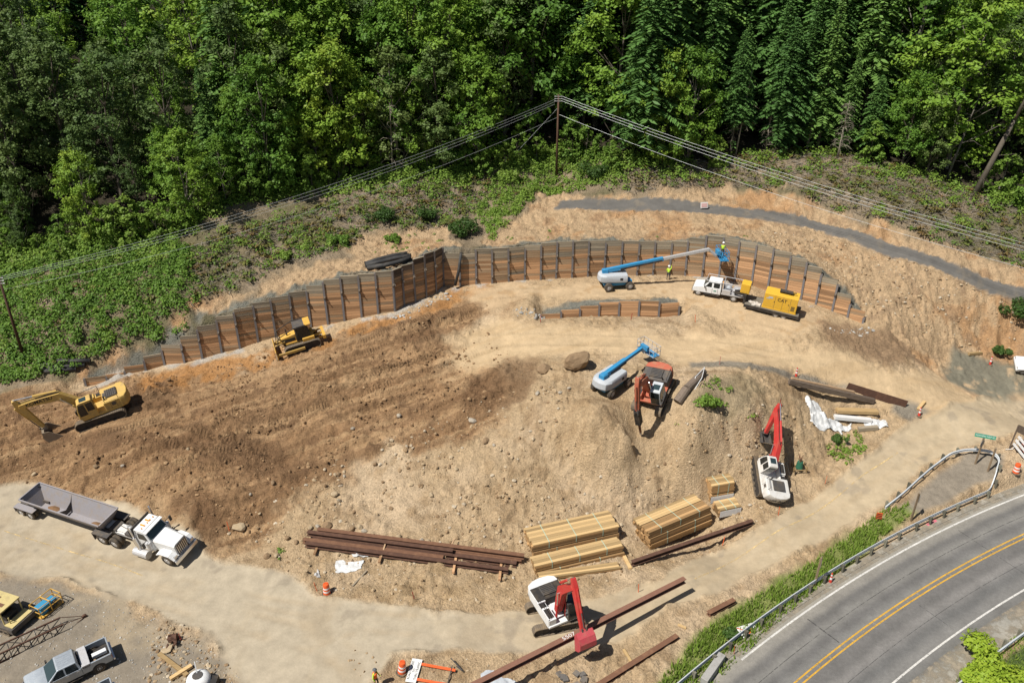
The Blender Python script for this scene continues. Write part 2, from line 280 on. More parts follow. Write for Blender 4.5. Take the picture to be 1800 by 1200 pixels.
# rest pads for machines are kept level by M_pad
PADS = [((185,752),3.2),((1005,1100),3.0),((1345,862),2.6),((1150,700),2.8),((1068,690),2.6),((1080,505),2.4)]
for p, r in PADS:
    h = hit([p], ZS)[0]; k = np.exp(-((GX - h[0]) ** 2 + (GY - h[1]) ** 2) / r ** 2); D = D * (1 - .85 * k)
ZF = ZS + D

# ------------------------------------------------------------ soil colours (albedo)
def lay(C, col, m): return C * (1 - m[..., None]) + np.array(col) * m[..., None]
n1 = fbm(GX * .16, GY * .16, 60, 4); n2 = fbm(GX * .9, GY * .9, 61, 4); n3 = fbm(U * .12, V * 1.3, 62, 3)
C = np.zeros(GX.shape + (3,)) + np.array((.455, .332, .20))
C = lay(C, (.51, .385, .25), ss(-.1, .5, n1))
C = lay(C, (.33, .225, .125), ss(.05, .5, n2) * .65); C = lay(C, (.27, .18, .10), ss(.22, .5, fbm(GX * .45, GY * .45, 70, 4)) * .55)
C = lay(C, (.275, .158, .078), M_dark * .85)
C = lay(C, (.38, .24, .128), M_dark * ss(-.05, .3, n3 + .5 * n1) * .85)
n4 = fbm(U * .09, V * 2.0, 63, 3); C = lay(C, (.43, .285, .155), M_dark * ss(.06, .32, n4) * .6); C = lay(C, (.19, .112, .058), M_dark * ss(-.02, -.28, n4) * .65)
C = lay(C, (.165, .095, .050), M_dk2 * .7)
C = lay(C, (.20, .12, .062), M_dark * RUTC * .22)
C = lay(C, (.17, .10, .055), M_dark * ss(.18, .5, n2 + .5 * n3) * .6)
C = lay(C, (.40, .20, .072), M_orange * ss(-.35, .3, n2 + n1) * .85)
C = lay(C, (.475, .352, .212), M_bench * .9); C = lay(C, (.40, .28, .155), M_bench * ss(.05, .4, n3) * .5)
C = lay(C, (.455, .335, .205), M_upper * .8); C = lay(C, (.38, .25, .13), M_upper * ss(.1, .4, n2) * .6)
C = lay(C, (.26, .17, .10), M_brown * .85)
C = lay(C, (.455, .32, .19), M_bare * M_back * .85); C = lay(C, (.40, .225, .105), M_bare * M_back * ss(.0, .45, n1 + .5 * n2) * .8)
C = lay(C, (.29, .20, .125), M_bare * M_back * ss(.12, .5, n2) * .6)
C = lay(C, (.41, .328, .218), M_road); C = lay(C, (.385, .335, .255), M_road * ss(8, -8, GX) * .7)
C = lay(C, (.33, .265, .18), M_road * ss(.1, .45, fbm(GX * .35, GY * .35, 64, 4)) * .6)
C = lay(C, (.36, .27, .165), np.clip(M_road + M_bench + M_upper, 0, 1) * RUTC * .42)
C = lay(C, (.42, .345, .24), M_road * ss(.12, .4, fbm(GX * .9, GY * .25, 68, 3)) * .35)
C = lay(C, (.24, .20, .15), M_road * ss(.33, .5, fbm(GX * .55, GY * .55, 69, 4)) * .5)
C = lay(C, (.35, .245, .135), M_strip * ss(-.2, .3, n2) * .6)
C = lay(C, (.135, .135, .105), np.clip(M_grey * ss(-.35, .1, n2 + .3), 0, 1) * .9)
C = lay(C, (.20, .185, .155), M_grey2 * .85)
C = lay(C, (.20, .175, .14), M_yard * .92); C = lay(C, (.33, .265, .18), M_yard * ss(.0, .45, fbm(GX * .3, GY * .3, 66, 4)) * .8)
C = lay(C, (.21, .185, .15), M_island * .9)
C = lay(C, (.125, .118, .108), M_track); C = lay(C, (.21, .175, .13), M_track * ss(.15, .45, n2) * .45)
C = lay(C, (.17, .165, .135), ss(.35, .5, DW) * (1 - ss(.9, 1.7, DW + 1.2 * n2)) * ss(.4, .9, WH) * (GX > -62))
C = lay(C, (.185, .18, .15), ss(.2, .3, GY - yl) * (1 - ss(.7, 1.5, GY - yl + n2)) * (GX > LP[0, 0]) * (GX < LP[-1, 0]))
C = lay(C, (.44, .42, .38), (1 - ss(.5, 1.3, np.abs(DW + .1) - .6 * n2)) * ss(.15, .45, n1 + n2 + .05) * (WH > .2) * .8 * (1 - M_back))
C = lay(C, (.23, .18, .12), M_veg * .92); C = lay(C, (.30, .235, .165), M_veg * ss(.0, .4, n2) * .7)
C = lay(C, (.075, .085, .03), M_veg * ss(-.05, .35, n1 + .3 * ss(-20, -45, GX)) * .55)
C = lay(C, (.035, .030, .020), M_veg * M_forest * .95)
C = lay(C, (.17, .22, .055), M_verge * .85)
C = lay(C, (.10, .14, .045), M_south * 1.0)
C = lay(C, (.23, .19, .115), M_mound * .6)
RO = np.clip(1 - flat * .85, .1, 1)

RUTM = RUTC * np.clip(M_dark + M_orange + .6 * M_bench + .6 * M_upper + .5 * M_brown, 0, 1)
def fast_mesh(name, Vv, Fq, smooth=True):
    me = bpy.data.meshes.new(name); k = Fq.shape[1]
    me.vertices.add(len(Vv)); me.vertices.foreach_set('co', np.ascontiguousarray(Vv, dtype=np.float32).ravel())
    me.loops.add(Fq.size); me.loops.foreach_set('vertex_index', np.ascontiguousarray(Fq, dtype=np.int32).ravel())
    me.polygons.add(len(Fq)); me.polygons.foreach_set('loop_start', np.arange(0, Fq.size, k, dtype=np.int32))
    me.polygons.foreach_set('use_smooth', np.full(len(Fq), smooth))
    me.update(calc_edges=True); return me
def vcol(me, name, A):
    at = me.attributes.new(name, 'FLOAT_COLOR', 'POINT'); at.data.foreach_set('color', np.ascontiguousarray(np.c_[A, np.ones(len(A))], dtype=np.float32).ravel())
def vflt(me, name, A):
    at = me.attributes.new(name, 'FLOAT', 'POINT'); at.data.foreach_set('value', np.ascontiguousarray(A, dtype=np.float32).ravel())

# ------------------------------------------------------------ materials
MAT = {}
def newmat(name):
    m = bpy.data.materials.new(name); m.use_nodes = True; nt = m.node_tree
    return m, nt, nt.nodes['Principled BSDF']
def N(nt, t, **kw):
    n = nt.nodes.new(t)
    for k, v in kw.items():
        if k.startswith('i_'): n.inputs[int(k[2:])].default_value = v
        else: setattr(n, k, v)
    return n
def noise(nt, scale, detail=4, rough=.55, coord='Object'):
    tc = N(nt, 'ShaderNodeTexCoord'); nz = N(nt, 'ShaderNodeTexNoise'); nz.inputs['Scale'].default_value = scale
    nz.inputs['Detail'].default_value = detail; nz.inputs['Roughness'].default_value = rough
    nt.links.new(tc.outputs[coord], nz.inputs['Vector']); return nz
def mulcol(nt, a, fac, lo, hi):
    """colour a times a grey ramp of fac between lo and hi"""
    mr = N(nt, 'ShaderNodeMapRange'); mr.inputs[1].default_value = .3; mr.inputs[2].default_value = .7
    mr.inputs[3].default_value = lo; mr.inputs[4].default_value = hi
    nt.links.new(fac, mr.inputs[0])
    mx = N(nt, 'ShaderNodeMix', data_type='RGBA', blend_type='MULTIPLY'); mx.inputs[0].default_value = 1
    nt.links.new(a, mx.inputs[6]); nt.links.new(mr.outputs[0], mx.inputs[7]); return mx.outputs[2]
def bump(nt, bs, h, dist, strength=1.0):
    b = N(nt, 'ShaderNodeBump'); b.inputs['Distance'].default_value = dist; b.inputs['Strength'].default_value = strength
    nt.links.new(h, b.inputs['Height']); nt.links.new(b.outputs[0], bs.inputs['Normal']); return b
def paint(name, col, rough=.45, metal=0.0, dirt=.25, dcol=(.30, .22, .13), spec=.4, scale=1.6):
    """painted or plain surface with dust and wear patches"""
    if name in MAT: return MAT[name]
    m, nt, bs = newmat(name); rgb = N(nt, 'ShaderNodeRGB'); rgb.outputs[0].default_value = (*col, 1)
    a = noise(nt, scale, 6, .65); b = noise(nt, scale * 9, 3)
    c1 = mulcol(nt, rgb.outputs[0], b.outputs[0], .86, 1.1)
    mr = N(nt, 'ShaderNodeMapRange'); mr.inputs[1].default_value = .47; mr.inputs[2].default_value = .75; mr.inputs[4].default_value = min(1, dirt * 2.2)
    mr.inputs[3].default_value = dirt * .35
    nt.links.new(a.outputs[0], mr.inputs[0])
    mx = N(nt, 'ShaderNodeMix', data_type='RGBA'); nt.links.new(mr.outputs[0], mx.inputs[0]); nt.links.new(c1, mx.inputs[6]); mx.inputs[7].default_value = (*dcol, 1)
    nt.links.new(mx.outputs[2], bs.inputs['Base Color'])
    bs.inputs['Metallic'].default_value = metal; bs.inputs['Specular IOR Level'].default_value = spec
    rr = N(nt, 'ShaderNodeMapRange'); rr.inputs[3].default_value = rough; rr.inputs[4].default_value = min(1, rough + .4)
    nt.links.new(a.outputs[0], rr.inputs[0]); nt.links.new(rr.outputs[0], bs.inputs['Roughness'])
    MAT[name] = m; return m
def wood(name, col, dark, rough=.85, axis='X', weather=None):
    """sawn timber, grain along the local axis, tone differs from board to board"""
    if name in MAT: return MAT[name]
    m, nt, bs = newmat(name); tc = N(nt, 'ShaderNodeTexCoord'); mp = N(nt, 'ShaderNodeMapping')
    sc = {'X': (.7, 14, 14), 'Y': (14, .7, 14), 'Z': (14, 14, .7)}[axis]; mp.inputs['Scale'].default_value = sc
    oi = N(nt, 'ShaderNodeObjectInfo'); ad = N(nt, 'ShaderNodeVectorMath', operation='ADD'); sc2 = N(nt, 'ShaderNodeVectorMath', operation='SCALE'); sc2.inputs[3].default_value = 40
    cb = N(nt, 'ShaderNodeCombineXYZ')
    for i in range(3): nt.links.new(oi.outputs['Random'], cb.inputs[i])
    nt.links.new(cb.outputs[0], sc2.inputs[0]); nt.links.new(tc.outputs['Object'], ad.inputs[0]); nt.links.new(sc2.outputs[0], ad.inputs[1])
    nt.links.new(ad.outputs[0], mp.inputs[0])
    nz = N(nt, 'ShaderNodeTexNoise'); nz.inputs['Scale'].default_value = 1; nz.inputs['Detail'].default_value = 5; nz.inputs['Roughness'].default_value = .65
    nt.links.new(mp.outputs[0], nz.inputs['Vector'])
    cr = N(nt, 'ShaderNodeValToRGB'); cr.color_ramp.elements[0].position = .32; cr.color_ramp.elements[0].color = (*dark, 1)
    cr.color_ramp.elements[1].position = .56; cr.color_ramp.elements[1].color = (*col, 1)
    nt.links.new(nz.outputs[0], cr.inputs[0])
    mr = N(nt, 'ShaderNodeMapRange'); mr.inputs[3].default_value = .50; mr.inputs[4].default_value = 1.18; nt.links.new(oi.outputs['Random'], mr.inputs[0])
    mx = N(nt, 'ShaderNodeMix', data_type='RGBA', blend_type='MULTIPLY'); mx.inputs[0].default_value = 1
    nt.links.new(cr.outputs[0], mx.inputs[6]); nt.links.new(mr.outputs[0], mx.inputs[7])
    last = mx.outputs[2]
    if weather:
        n2_ = noise(nt, .8, 4); m2 = N(nt, 'ShaderNodeMapRange'); m2.inputs[1].default_value = .45; m2.inputs[2].default_value = .65; m2.inputs[4].default_value = .8
        nt.links.new(n2_.outputs[0], m2.inputs[0]); m3 = N(nt, 'ShaderNodeMix', data_type='RGBA'); nt.links.new(m2.outputs[0], m3.inputs[0])
        nt.links.new(last, m3.inputs[6]); m3.inputs[7].default_value = (*weather, 1); last = m3.outputs[2]
    nt.links.new(last, bs.inputs['Base Color']); bs.inputs['Roughness'].default_value = rough; bs.inputs['Specular IOR Level'].default_value = .2
    bump(nt, bs, nz.outputs[0], .01, .6); MAT[name] = m; return m
def glass(name='dark_glass', col=(.012, .016, .018)):
    if name in MAT: return MAT[name]
    m, nt, bs = newmat(name); bs.inputs['Base Color'].default_value = (*col, 1); bs.inputs['Roughness'].default_value = .06
    bs.inputs['Specular IOR Level'].default_value = .6; n = noise(nt, 3, 3); r_ = N(nt, 'ShaderNodeMapRange'); r_.inputs[3].default_value = .03; r_.inputs[4].default_value = .25
    nt.links.new(n.outputs[0], r_.inputs[0]); nt.links.new(r_.outputs[0], bs.inputs['Roughness']); MAT[name] = m; return m

def soil_material():
    m, nt, bs = newmat('soil')
    at = N(nt, 'ShaderNodeAttribute', attribute_name='col'); ar = N(nt, 'ShaderNodeAttribute', attribute_name='ro')
    a = noise(nt, .9, 6, .62); b = noise(nt, 5.0, 5, .6); c = noise(nt, 22, 3, .6)
    k = mulcol(nt, at.outputs['Color'], a.outputs[0], .86, 1.14); smooth_ = k; k = mulcol(nt, k, b.outputs[0], .74, 1.22); k = mulcol(nt, k, c.outputs[0], .80, 1.18)
    mxr = N(nt, 'ShaderNodeMix', data_type='RGBA'); nt.links.new(ar.outputs['Fac'], mxr.inputs[0]); nt.links.new(smooth_, mxr.inputs[6]); nt.links.new(k, mxr.inputs[7])
    nt.links.new(mxr.outputs[2], bs.inputs['Base Color']); bs.inputs['Roughness'].default_value = .95; bs.inputs['Specular IOR Level'].default_value = .12
    vo = N(nt, 'ShaderNodeTexVoronoi'); vo.inputs['Scale'].default_value = 6.5
    tc = N(nt, 'ShaderNodeTexCoord'); nt.links.new(tc.outputs['Object'], vo.inputs['Vector'])
    ad = N(nt, 'ShaderNodeMath', operation='MULTIPLY_ADD'); ad.inputs[1].default_value = .6; nt.links.new(c.outputs[0], ad.inputs[0]); nt.links.new(b.outputs[0], ad.inputs[2])
    a2 = N(nt, 'ShaderNodeMath', operation='MULTIPLY_ADD'); a2.inputs[1].default_value = -.35; nt.links.new(vo.outputs['Distance'], a2.inputs[0]); nt.links.new(ad.outputs[0], a2.inputs[2])
    # cleat prints left by crawler tracks, along the path coordinate of each rut
    rs = N(nt, 'ShaderNodeAttribute', attribute_name='rus'); rm = N(nt, 'ShaderNodeAttribute', attribute_name='rum')
    f1 = N(nt, 'ShaderNodeMath', operation='MULTIPLY'); f1.inputs[1].default_value = 21.0; nt.links.new(rs.outputs['Fac'], f1.inputs[0])
    f2 = N(nt, 'ShaderNodeMath', operation='SINE'); nt.links.new(f1.outputs[0], f2.inputs[0]); f3 = N(nt, 'ShaderNodeMath', operation='MULTIPLY'); nt.links.new(f2.outputs[0], f3.inputs[0]); nt.links.new(rm.outputs['Fac'], f3.inputs[1])
    f4 = N(nt, 'ShaderNodeMath', operation='MULTIPLY_ADD'); f4.inputs[1].default_value = .24; nt.links.new(f3.outputs[0], f4.inputs[0]); nt.links.new(a2.outputs[0], f4.inputs[2]); a2 = f4
    st = N(nt, 'ShaderNodeMath', operation='MULTIPLY_ADD'); st.inputs[1].default_value = 1.0; nt.links.new(ar.outputs['Fac'], st.inputs[0]); rm2 = N(nt, 'ShaderNodeMath', operation='MULTIPLY'); rm2.inputs[1].default_value = .35; nt.links.new(rm.outputs['Fac'], rm2.inputs[0]); nt.links.new(rm2.outputs[0], st.inputs[2])
    bm = bump(nt, bs, a2.outputs[0], .15); nt.links.new(st.outputs[0], bm.inputs['Strength'])
    return m
SOIL = soil_material()

# ------------------------------------------------------------ ground meshes, one lattice cut into its pieces
nyg, nxg = GX.shape
idx = np.arange(nxg * nyg).reshape(nyg, nxg)
Fall = np.stack([idx[:-1, :-1], idx[:-1, 1:], idx[1:, 1:], idx[1:, :-1]], -1)
fc = lambda Mm: (Mm[:-1, :-1] + Mm[:-1, 1:] + Mm[1:, 1:] + Mm[1:, :-1]) / 4
cat = np.zeros(Fall.shape[:2], int)
zones = ['dirt_ground', 'hillside', 'haul_road', 'bench_road', 'gravel_yard', 'gravel_track', 'grass_verge']
cat[fc(M_veg) > .5] = 1; cat[fc(M_bench) > .5] = 3; cat[fc(M_road) > .5] = 2; cat[fc(M_yard) > .5] = 4; cat[fc(M_track) > .5] = 5; cat[fc(M_verge) > .5] = 6
cat[fc(M_south) > .5] = 6
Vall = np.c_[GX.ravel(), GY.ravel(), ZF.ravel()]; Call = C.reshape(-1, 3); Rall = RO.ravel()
def setp(o, **kw):
    for k, v in kw.items(): o[k] = v
    return o
for i, nm in enumerate(zones):
    F = Fall[cat == i]; u_, inv = np.unique(F, return_inverse=True)
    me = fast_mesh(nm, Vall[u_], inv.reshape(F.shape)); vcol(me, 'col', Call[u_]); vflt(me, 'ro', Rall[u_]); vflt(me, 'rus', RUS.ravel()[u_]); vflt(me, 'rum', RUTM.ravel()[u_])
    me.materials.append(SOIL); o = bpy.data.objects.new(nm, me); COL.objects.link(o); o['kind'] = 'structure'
def gz(x, y): return gsamp(ZF, x, y)
def G(px, py):
    h = hit([(px, py)], ZF)[0]; return Vector(h)
# ------------------------------------------------------------ mesh building
class MB:
    """collects shapes; build() links them as ONE mesh object"""
    def __init__(s): s.v = []; s.f = []
    def add(s, V, F):
        o = len(s.v); s.v += [tuple(p) for p in V]; s.f += [tuple(i + o for i in f) for f in F]; return s
    def box(s, c, d, rot=None, top=(1, 1), shift=(0, 0)):
        """box about c of size d; top scales/shifts the upper face"""
        V = []
        for sx, sy, sz in ((-1,-1,-1),(1,-1,-1),(1,1,-1),(-1,1,-1),(-1,-1,1),(1,-1,1),(1,1,1),(-1,1,1)):
            k = top if sz > 0 else (1, 1); sh = shift if sz > 0 else (0, 0)
            V.append(Vector((sx * d[0] / 2 * k[0] + sh[0], sy * d[1] / 2 * k[1] + sh[1], sz * d[2] / 2)))
        if rot is not None: V = [rot @ p for p in V]
        return s.add([p + Vector(c) for p in V], [(0,3,2,1),(4,5,6,7),(0,1,5,4),(1,2,6,5),(2,3,7,6),(3,0,4,7)])
    def bb(s, x0, x1, y0, y1, z0, z1, **k): return s.box(((x0+x1)/2, (y0+y1)/2, (z0+z1)/2), (x1-x0, y1-y0, z1-z0), **k)
    def bar(s, a, b, w, h=None, upv=(0, 0, 1), w2=None, h2=None):
        """rectangular bar from a to b"""
        a, b = Vector(a), Vector(b); h = h or w; w2 = w2 or w; h2 = h2 or h; d = (b - a).normalized(); upv = Vector(upv)
        if abs(d.dot(upv)) > .98: upv = Vector((1, 0, 0))
        sd = d.cross(upv).normalized(); u = sd.cross(d)
        V = [a - sd*w/2 - u*h/2, a + sd*w/2 - u*h/2, a + sd*w/2 + u*h/2, a - sd*w/2 + u*h/2, b - sd*w2/2 - u*h2/2, b + sd*w2/2 - u*h2/2, b + sd*w2/2 + u*h2/2, b - sd*w2/2 + u*h2/2]
        return s.add(V, [(0,3,2,1),(4,5,6,7),(0,1,5,4),(1,2,6,5),(2,3,7,6),(3,0,4,7)])
    def cyl(s, a, b, r, r2=None, n=10, caps=True):
        a, b = Vector(a), Vector(b); r2 = r if r2 is None else r2; d = (b - a).normalized()
        q = Vector((0, 0, 1)) if abs(d.z) < .9 else Vector((1, 0, 0)); x = d.cross(q).normalized(); y = d.cross(x)
        V = []
        for p, rr in ((a, r), (b, r2)):
            for i in range(n): t = 2 * math.pi * i / n; V.append(p + x * math.cos(t) * rr + y * math.sin(t) * rr)
        F = [(i, (i + 1) % n, n + (i + 1) % n, n + i) for i in range(n)]
        if caps: F += [tuple(range(n))[::-1], tuple(range(n, 2 * n))]
        return s.add(V, F)
    def tube(s, P, r, n=6):
        for a, b in zip(P, P[1:]): s.cyl(a, b, r, n=n)
        return s
    def ext(s, prof, y0, y1, plane='xz', k1=1.0, c1=(0, 0)):
        """profile (convex or not) extruded; plane xz -> along y; yz -> along x; xy -> along z"""
        n = len(prof); V = []
        for y, kk in ((y0, 1), (y1, k1)):
            for a, b in prof:
                a2, b2 = c1[0] + (a - c1[0]) * kk, c1[1] + (b - c1[1]) * kk
                V.append({'xz': (a2, y, b2), 'yz': (y, a2, b2), 'xy': (a2, b2, y)}[plane])
        F = [(i, (i + 1) % n, n + (i + 1) % n, n + i) for i in range(n)] + [tuple(range(n))[::-1], tuple(range(n, 2 * n))]
        return s.add(V, F)
    def loft(s, rings, cap=True):
        n = len(rings[0]); V = [p for r_ in rings for p in r_]; F = []
        for k in range(len(rings) - 1):
            for i in range(n): F.append((k*n + i, k*n + (i+1) % n, (k+1)*n + (i+1) % n, (k+1)*n + i))
        if cap: F += [tuple(range(n))[::-1], tuple(range((len(rings)-1)*n, len(rings)*n))]
        return s.add(V, F)
    def ball(s, c, r, n=8, m=6, sq=(1, 1, 1)):
        rings = []
        for j in range(1, m):
            t = math.pi * j / m; rings.append([(c[0] + sq[0]*r*math.sin(t)*math.cos(2*math.pi*i/n), c[1] + sq[1]*r*math.sin(t)*math.sin(2*math.pi*i/n), c[2] - sq[2]*r*math.cos(t)) for i in range(n)])
        return s.loft(rings)
    def mesh(s, name, mat=None, smooth=False):
        me = bpy.data.meshes.new(name); me.from_pydata(s.v, [], s.f)
        bm = bmesh.new(); bm.from_mesh(me); bmesh.ops.recalc_face_normals(bm, faces=bm.faces); bm.to_mesh(me); bm.free()
        if mat: me.materials.append(mat)
        if smooth: me.polygons.foreach_set('use_smooth', [True] * len(me.polygons))
        return me
    def build(s, name, mat, parent=None, bevel=0, smooth=False, seg=2):
        o = bpy.data.objects.new(name, s.mesh(name, mat, smooth)); COL.objects.link(o)
        if parent: o.parent = parent
        if bevel:
            b = o.modifiers.new('bevel', 'BEVEL'); b.width = bevel; b.segments = seg; b.limit_method = 'ANGLE'; b.angle_limit = R(35)
            b.use_clamp_overlap = True
            if not smooth: o.data.polygons.foreach_set('use_smooth', [True] * len(o.data.polygons)); b.harden_normals = True
        return o
def tag(o, label, cat, group=None):
    o['label'] = label; o['category'] = cat
    if group: o['group'] = group
    return o
def empty(name, loc=(0, 0, 0), rz=0.0, label=None, cat=None, group=None):
    o = bpy.data.objects.new(name, None); COL.objects.link(o); o.location = loc; o.rotation_euler = (0, 0, rz); o.empty_display_size = .3
    if label: tag(o, label, cat, group)
    return o
def link(name, me, parent=None, loc=None, rot=None, scale=None):
    o = bpy.data.objects.new(name, me); COL.objects.link(o)
    if parent: o.parent = parent
    if loc is not None: o.location = loc
    if rot is not None: o.rotation_euler = rot
    if scale is not None: o.scale = scale
    return o
def copy_tree(o, parent=None):
    c = o.copy(); COL.objects.link(c)
    if parent: c.parent = parent
    for ch in list(o.children): copy_tree(ch, c)
    return c
def stand(root, p_front, p_back, lift=0.0, at=.5, tilt=True):
    """stand a thing on the ground: its x axis runs from the ground under p_back to the ground under p_front (picture points)"""
    f, b = G(*p_front), G(*p_back); return stand3(root, f, b, lift, at, tilt)
def stand3(root, f, b, lift=0.0, at=.5, tilt=True, half=1.2):
    c = b.lerp(f, at); d = Vector((f.x - b.x, f.y - b.y, 0)).normalized(); sd = Vector((-d.y, d.x, 0))
    L = max(1.2, (f - b).length / 2)
    e = lambda v: float(gz(c.x + v.x, c.y + v.y))
    zf_, zb_, zl_, zr_ = e(d * L), e(-d * L), e(sd * half), e(-sd * half)
    X = Vector((d.x, d.y, (zf_ - zb_) / (2 * L))).normalized() if tilt else d
    Y = Vector((sd.x, sd.y, (zl_ - zr_) / (2 * half))) if tilt else sd
    Z = X.cross(Y).normalized(); Y = Z.cross(X)
    zc = (zf_ + zb_ + zl_ + zr_) / 4
    root.matrix_world = Matrix(((X.x, Y.x, Z.x, c.x), (X.y, Y.y, Z.y, c.y), (X.z, Y.z, Z.z, zc + lift), (0, 0, 0, 1)))
    return root
def text(name, body, size, mat, parent, loc, rot, sx=1.0, bold=True):
    cu = bpy.data.curves.new(name, 'FONT'); cu.body = body; cu.size = size; cu.align_x = 'CENTER'; cu.align_y = 'CENTER'; cu.extrude = .002
    cu.offset = .012 * size if bold else 0
    t = bpy.data.objects.new(name, cu); COL.objects.link(t)
    bpy.context.view_layer.update()
    me = bpy.data.meshes.new_from_object(t); bpy.data.objects.remove(t)
    me.materials.clear(); me.materials.append(mat)
    return link(name, me, parent, loc, rot, (sx, 1, 1))

# ------------------------------------------------------------ highway
def asphalt():
    m, nt, bs = newmat('asphalt'); uv = N(nt, 'ShaderNodeAttribute', attribute_name='lane')
    cr = N(nt, 'ShaderNodeValToRGB'); cr.color_ramp.interpolation = 'EASE'
    e = cr.color_ramp.elements; e[0].position = 0; e[0].color = (0.171, 0.161, 0.146, 1); e[1].position = 1; e[1].color = (0.327, 0.298, 0.245, 1)
    # worn wheel paths are paler than the oil strip between them, shoulders dusty
    for p, c in ((.06, (0.298, 0.276, 0.231, 1)), (.145, (0.231, 0.216, 0.190, 1)), (.20, (0.137, 0.131, 0.123, 1)), (.27, (0.190, 0.182, 0.167, 1)), (.33, (0.134, 0.129, 0.123, 1)), (.40, (0.182, 0.176, 0.163, 1)), (.455, (0.149, 0.142, 0.134, 1)), (.52, (0.137, 0.131, 0.124, 1)), (.58, (0.194, 0.184, 0.173, 1)), (.66, (0.131, 0.128, 0.123, 1)), (.74, (0.185, 0.178, 0.167, 1)), (.82, (0.149, 0.144, 0.134, 1)), (.87, (0.283, 0.268, 0.231, 1))):
        x = e.new(p); x.color = c
    e[0].color = (0.327, 0.298, 0.245, 1)
    n0 = noise(nt, .35, 4); ad = N(nt, 'ShaderNodeMath', operation='MULTIPLY_ADD'); ad.inputs[1].default_value = .06
    nt.links.new(n0.outputs[0], ad.inputs[0]); sb = N(nt, 'ShaderNodeMath', operation='SUBTRACT'); sb.inputs[1].default_value = .03
    nt.links.new(uv.outputs['Fac'], ad.inputs[2]); nt.links.new(ad.outputs[0], sb.inputs[0]); nt.links.new(sb.outputs[0], cr.inputs[0])
    a = noise(nt, .5, 5, .6); b = noise(nt, 30, 3, .6); c = noise(nt, 4, 4, .6)
    k = mulcol(nt, cr.outputs[0], a.outputs[0], .86, 1.12); k = mulcol(nt, k, b.outputs[0], .80, 1.2); k = mulcol(nt, k, c.outputs[0], .92, 1.08)
    nt.links.new(k, bs.inputs['Base Color']); bs.inputs['Roughness'].default_value = .88; bs.inputs['Specular IOR Level'].default_value = .25
    bump(nt, bs, b.outputs[0], .01, .5); return m
def line_paint(name, col, wear=.5, scale=7.0):
    """road paint with worn-through patches"""
    m, nt, bs = newmat(name); n = noise(nt, scale, 5, .7); mr = N(nt, 'ShaderNodeMapRange')
    mr.inputs[1].default_value = wear - .12; mr.inputs[2].default_value = wear + .08; nt.links.new(n.outputs[0], mr.inputs[0])
    rgb = N(nt, 'ShaderNodeRGB'); rgb.outputs[0].default_value = (*col, 1)
    k = mulcol(nt, rgb.outputs[0], noise(nt, 1.2, 4).outputs[0], .78, 1.05); nt.links.new(k, bs.inputs['Base Color'])
    bs.inputs['Roughness'].default_value = .8; nt.links.new(mr.outputs[0], bs.inputs['Alpha']); return m
def hwy_strip(name, s0, s1, o0, o1, dz, mat, step=.6, nacross=2, s_fun=None):
    S = np.arange(s0, s1 + step, step); O = np.linspace(o0, o1, nacross); Vv = []; 
    for s in S:
        for o in O: Vv.append([float(q) for q in hwy(s, o, dz)])
    k = nacross; F = [(i*k + j, (i+1)*k + j, (i+1)*k + j + 1, i*k + j + 1) for i in range(len(S) - 1) for j in range(k - 1)]
    me = bpy.data.meshes.new(name); me.from_pydata(Vv, [], F); me.materials.append(mat)
    bm = bmesh.new(); bm.from_mesh(me); bmesh.ops.recalc_face_normals(bm, faces=bm.faces)
    if sum(f.normal.z for f in bm.faces) < 0: bmesh.ops.reverse_faces(bm, faces=bm.faces)
    bm.to_mesh(me); bm.free()
    vflt(me, 'lane', np.tile(np.linspace(1, 0, nacross) if o0 < o1 else np.linspace(0, 1, nacross), len(S)))
    o = bpy.data.objects.new(name, me); COL.objects.link(o); o['kind'] = 'structure'; return o
ASPH = asphalt()
hwy_strip('highway', -75, 90, -6.6, 4.92, .0, ASPH, 1.0, 25)
WHITE_L = line_paint('white_line_paint', (.62, .60, .56), .40); YEL_L = line_paint('yellow_line_paint', (.60, .34, .035), .40)
hwy_strip('edge_line', -19.0, 90, 3.67, 3.82, .004, WHITE_L)
hwy_strip('edge_line', -17.3, 90, -4.02, -3.88, .004, WHITE_L)
hwy_strip('edge_line', -75, -26, -4.02, -3.88, .004, WHITE_L)
hwy_strip('centre_line', -75, 90, .13, .25, .004, YEL_L); hwy_strip('centre_line', -75, 90, -.25, -.13, .004, YEL_L)
TAR = line_paint('tar_seal', (.075, .073, .07), .52, 3.0)
hwy_strip('tar_seam', -60, 60, 1.72, 1.77, .003, TAR, .8); hwy_strip('tar_seam', -40, 35, -2.1, -2.06, .003, TAR, .8); hwy_strip('tar_seam', -70, 80, 4.35, 4.39, .003, TAR, .8)
for s_c, o0_, o1_ in ((-24.5, -3.8, 3.0), (-12.2, .4, 3.2), (-4.0, -3.7, -.4), (6.3, -3.8, 3.1), (15.5, .3, 3.6)): hwy_strip('tar_crack', s_c, s_c + .05, o0_, o1_, .0035, TAR, .05, 6)
DUST = line_paint('road_dust', (.30, .255, .19), .52, 1.1); hwy_strip('dust_film', -70, 80, 4.05, 4.9, .0025, DUST, .8); hwy_strip('dust_film', -70, 80, -6.5, -4.6, .0025, DUST, .8)
# faint saw-cut ticks between the two yellow lines
tick = line_paint('tick_paint', (.30, .285, .25), .5)
for i in range(26): hwy_strip('lane_tick', -22 + i * 1.35, -21.93 + i * 1.35, -.12, .12, .006, tick, .07)
PINK = line_paint('pink_marking_paint', (.75, .16, .24), .47, 4)
hwy_strip('survey_mark', 4.6, 5.7, 4.75, 5.0, .006, PINK, .3)
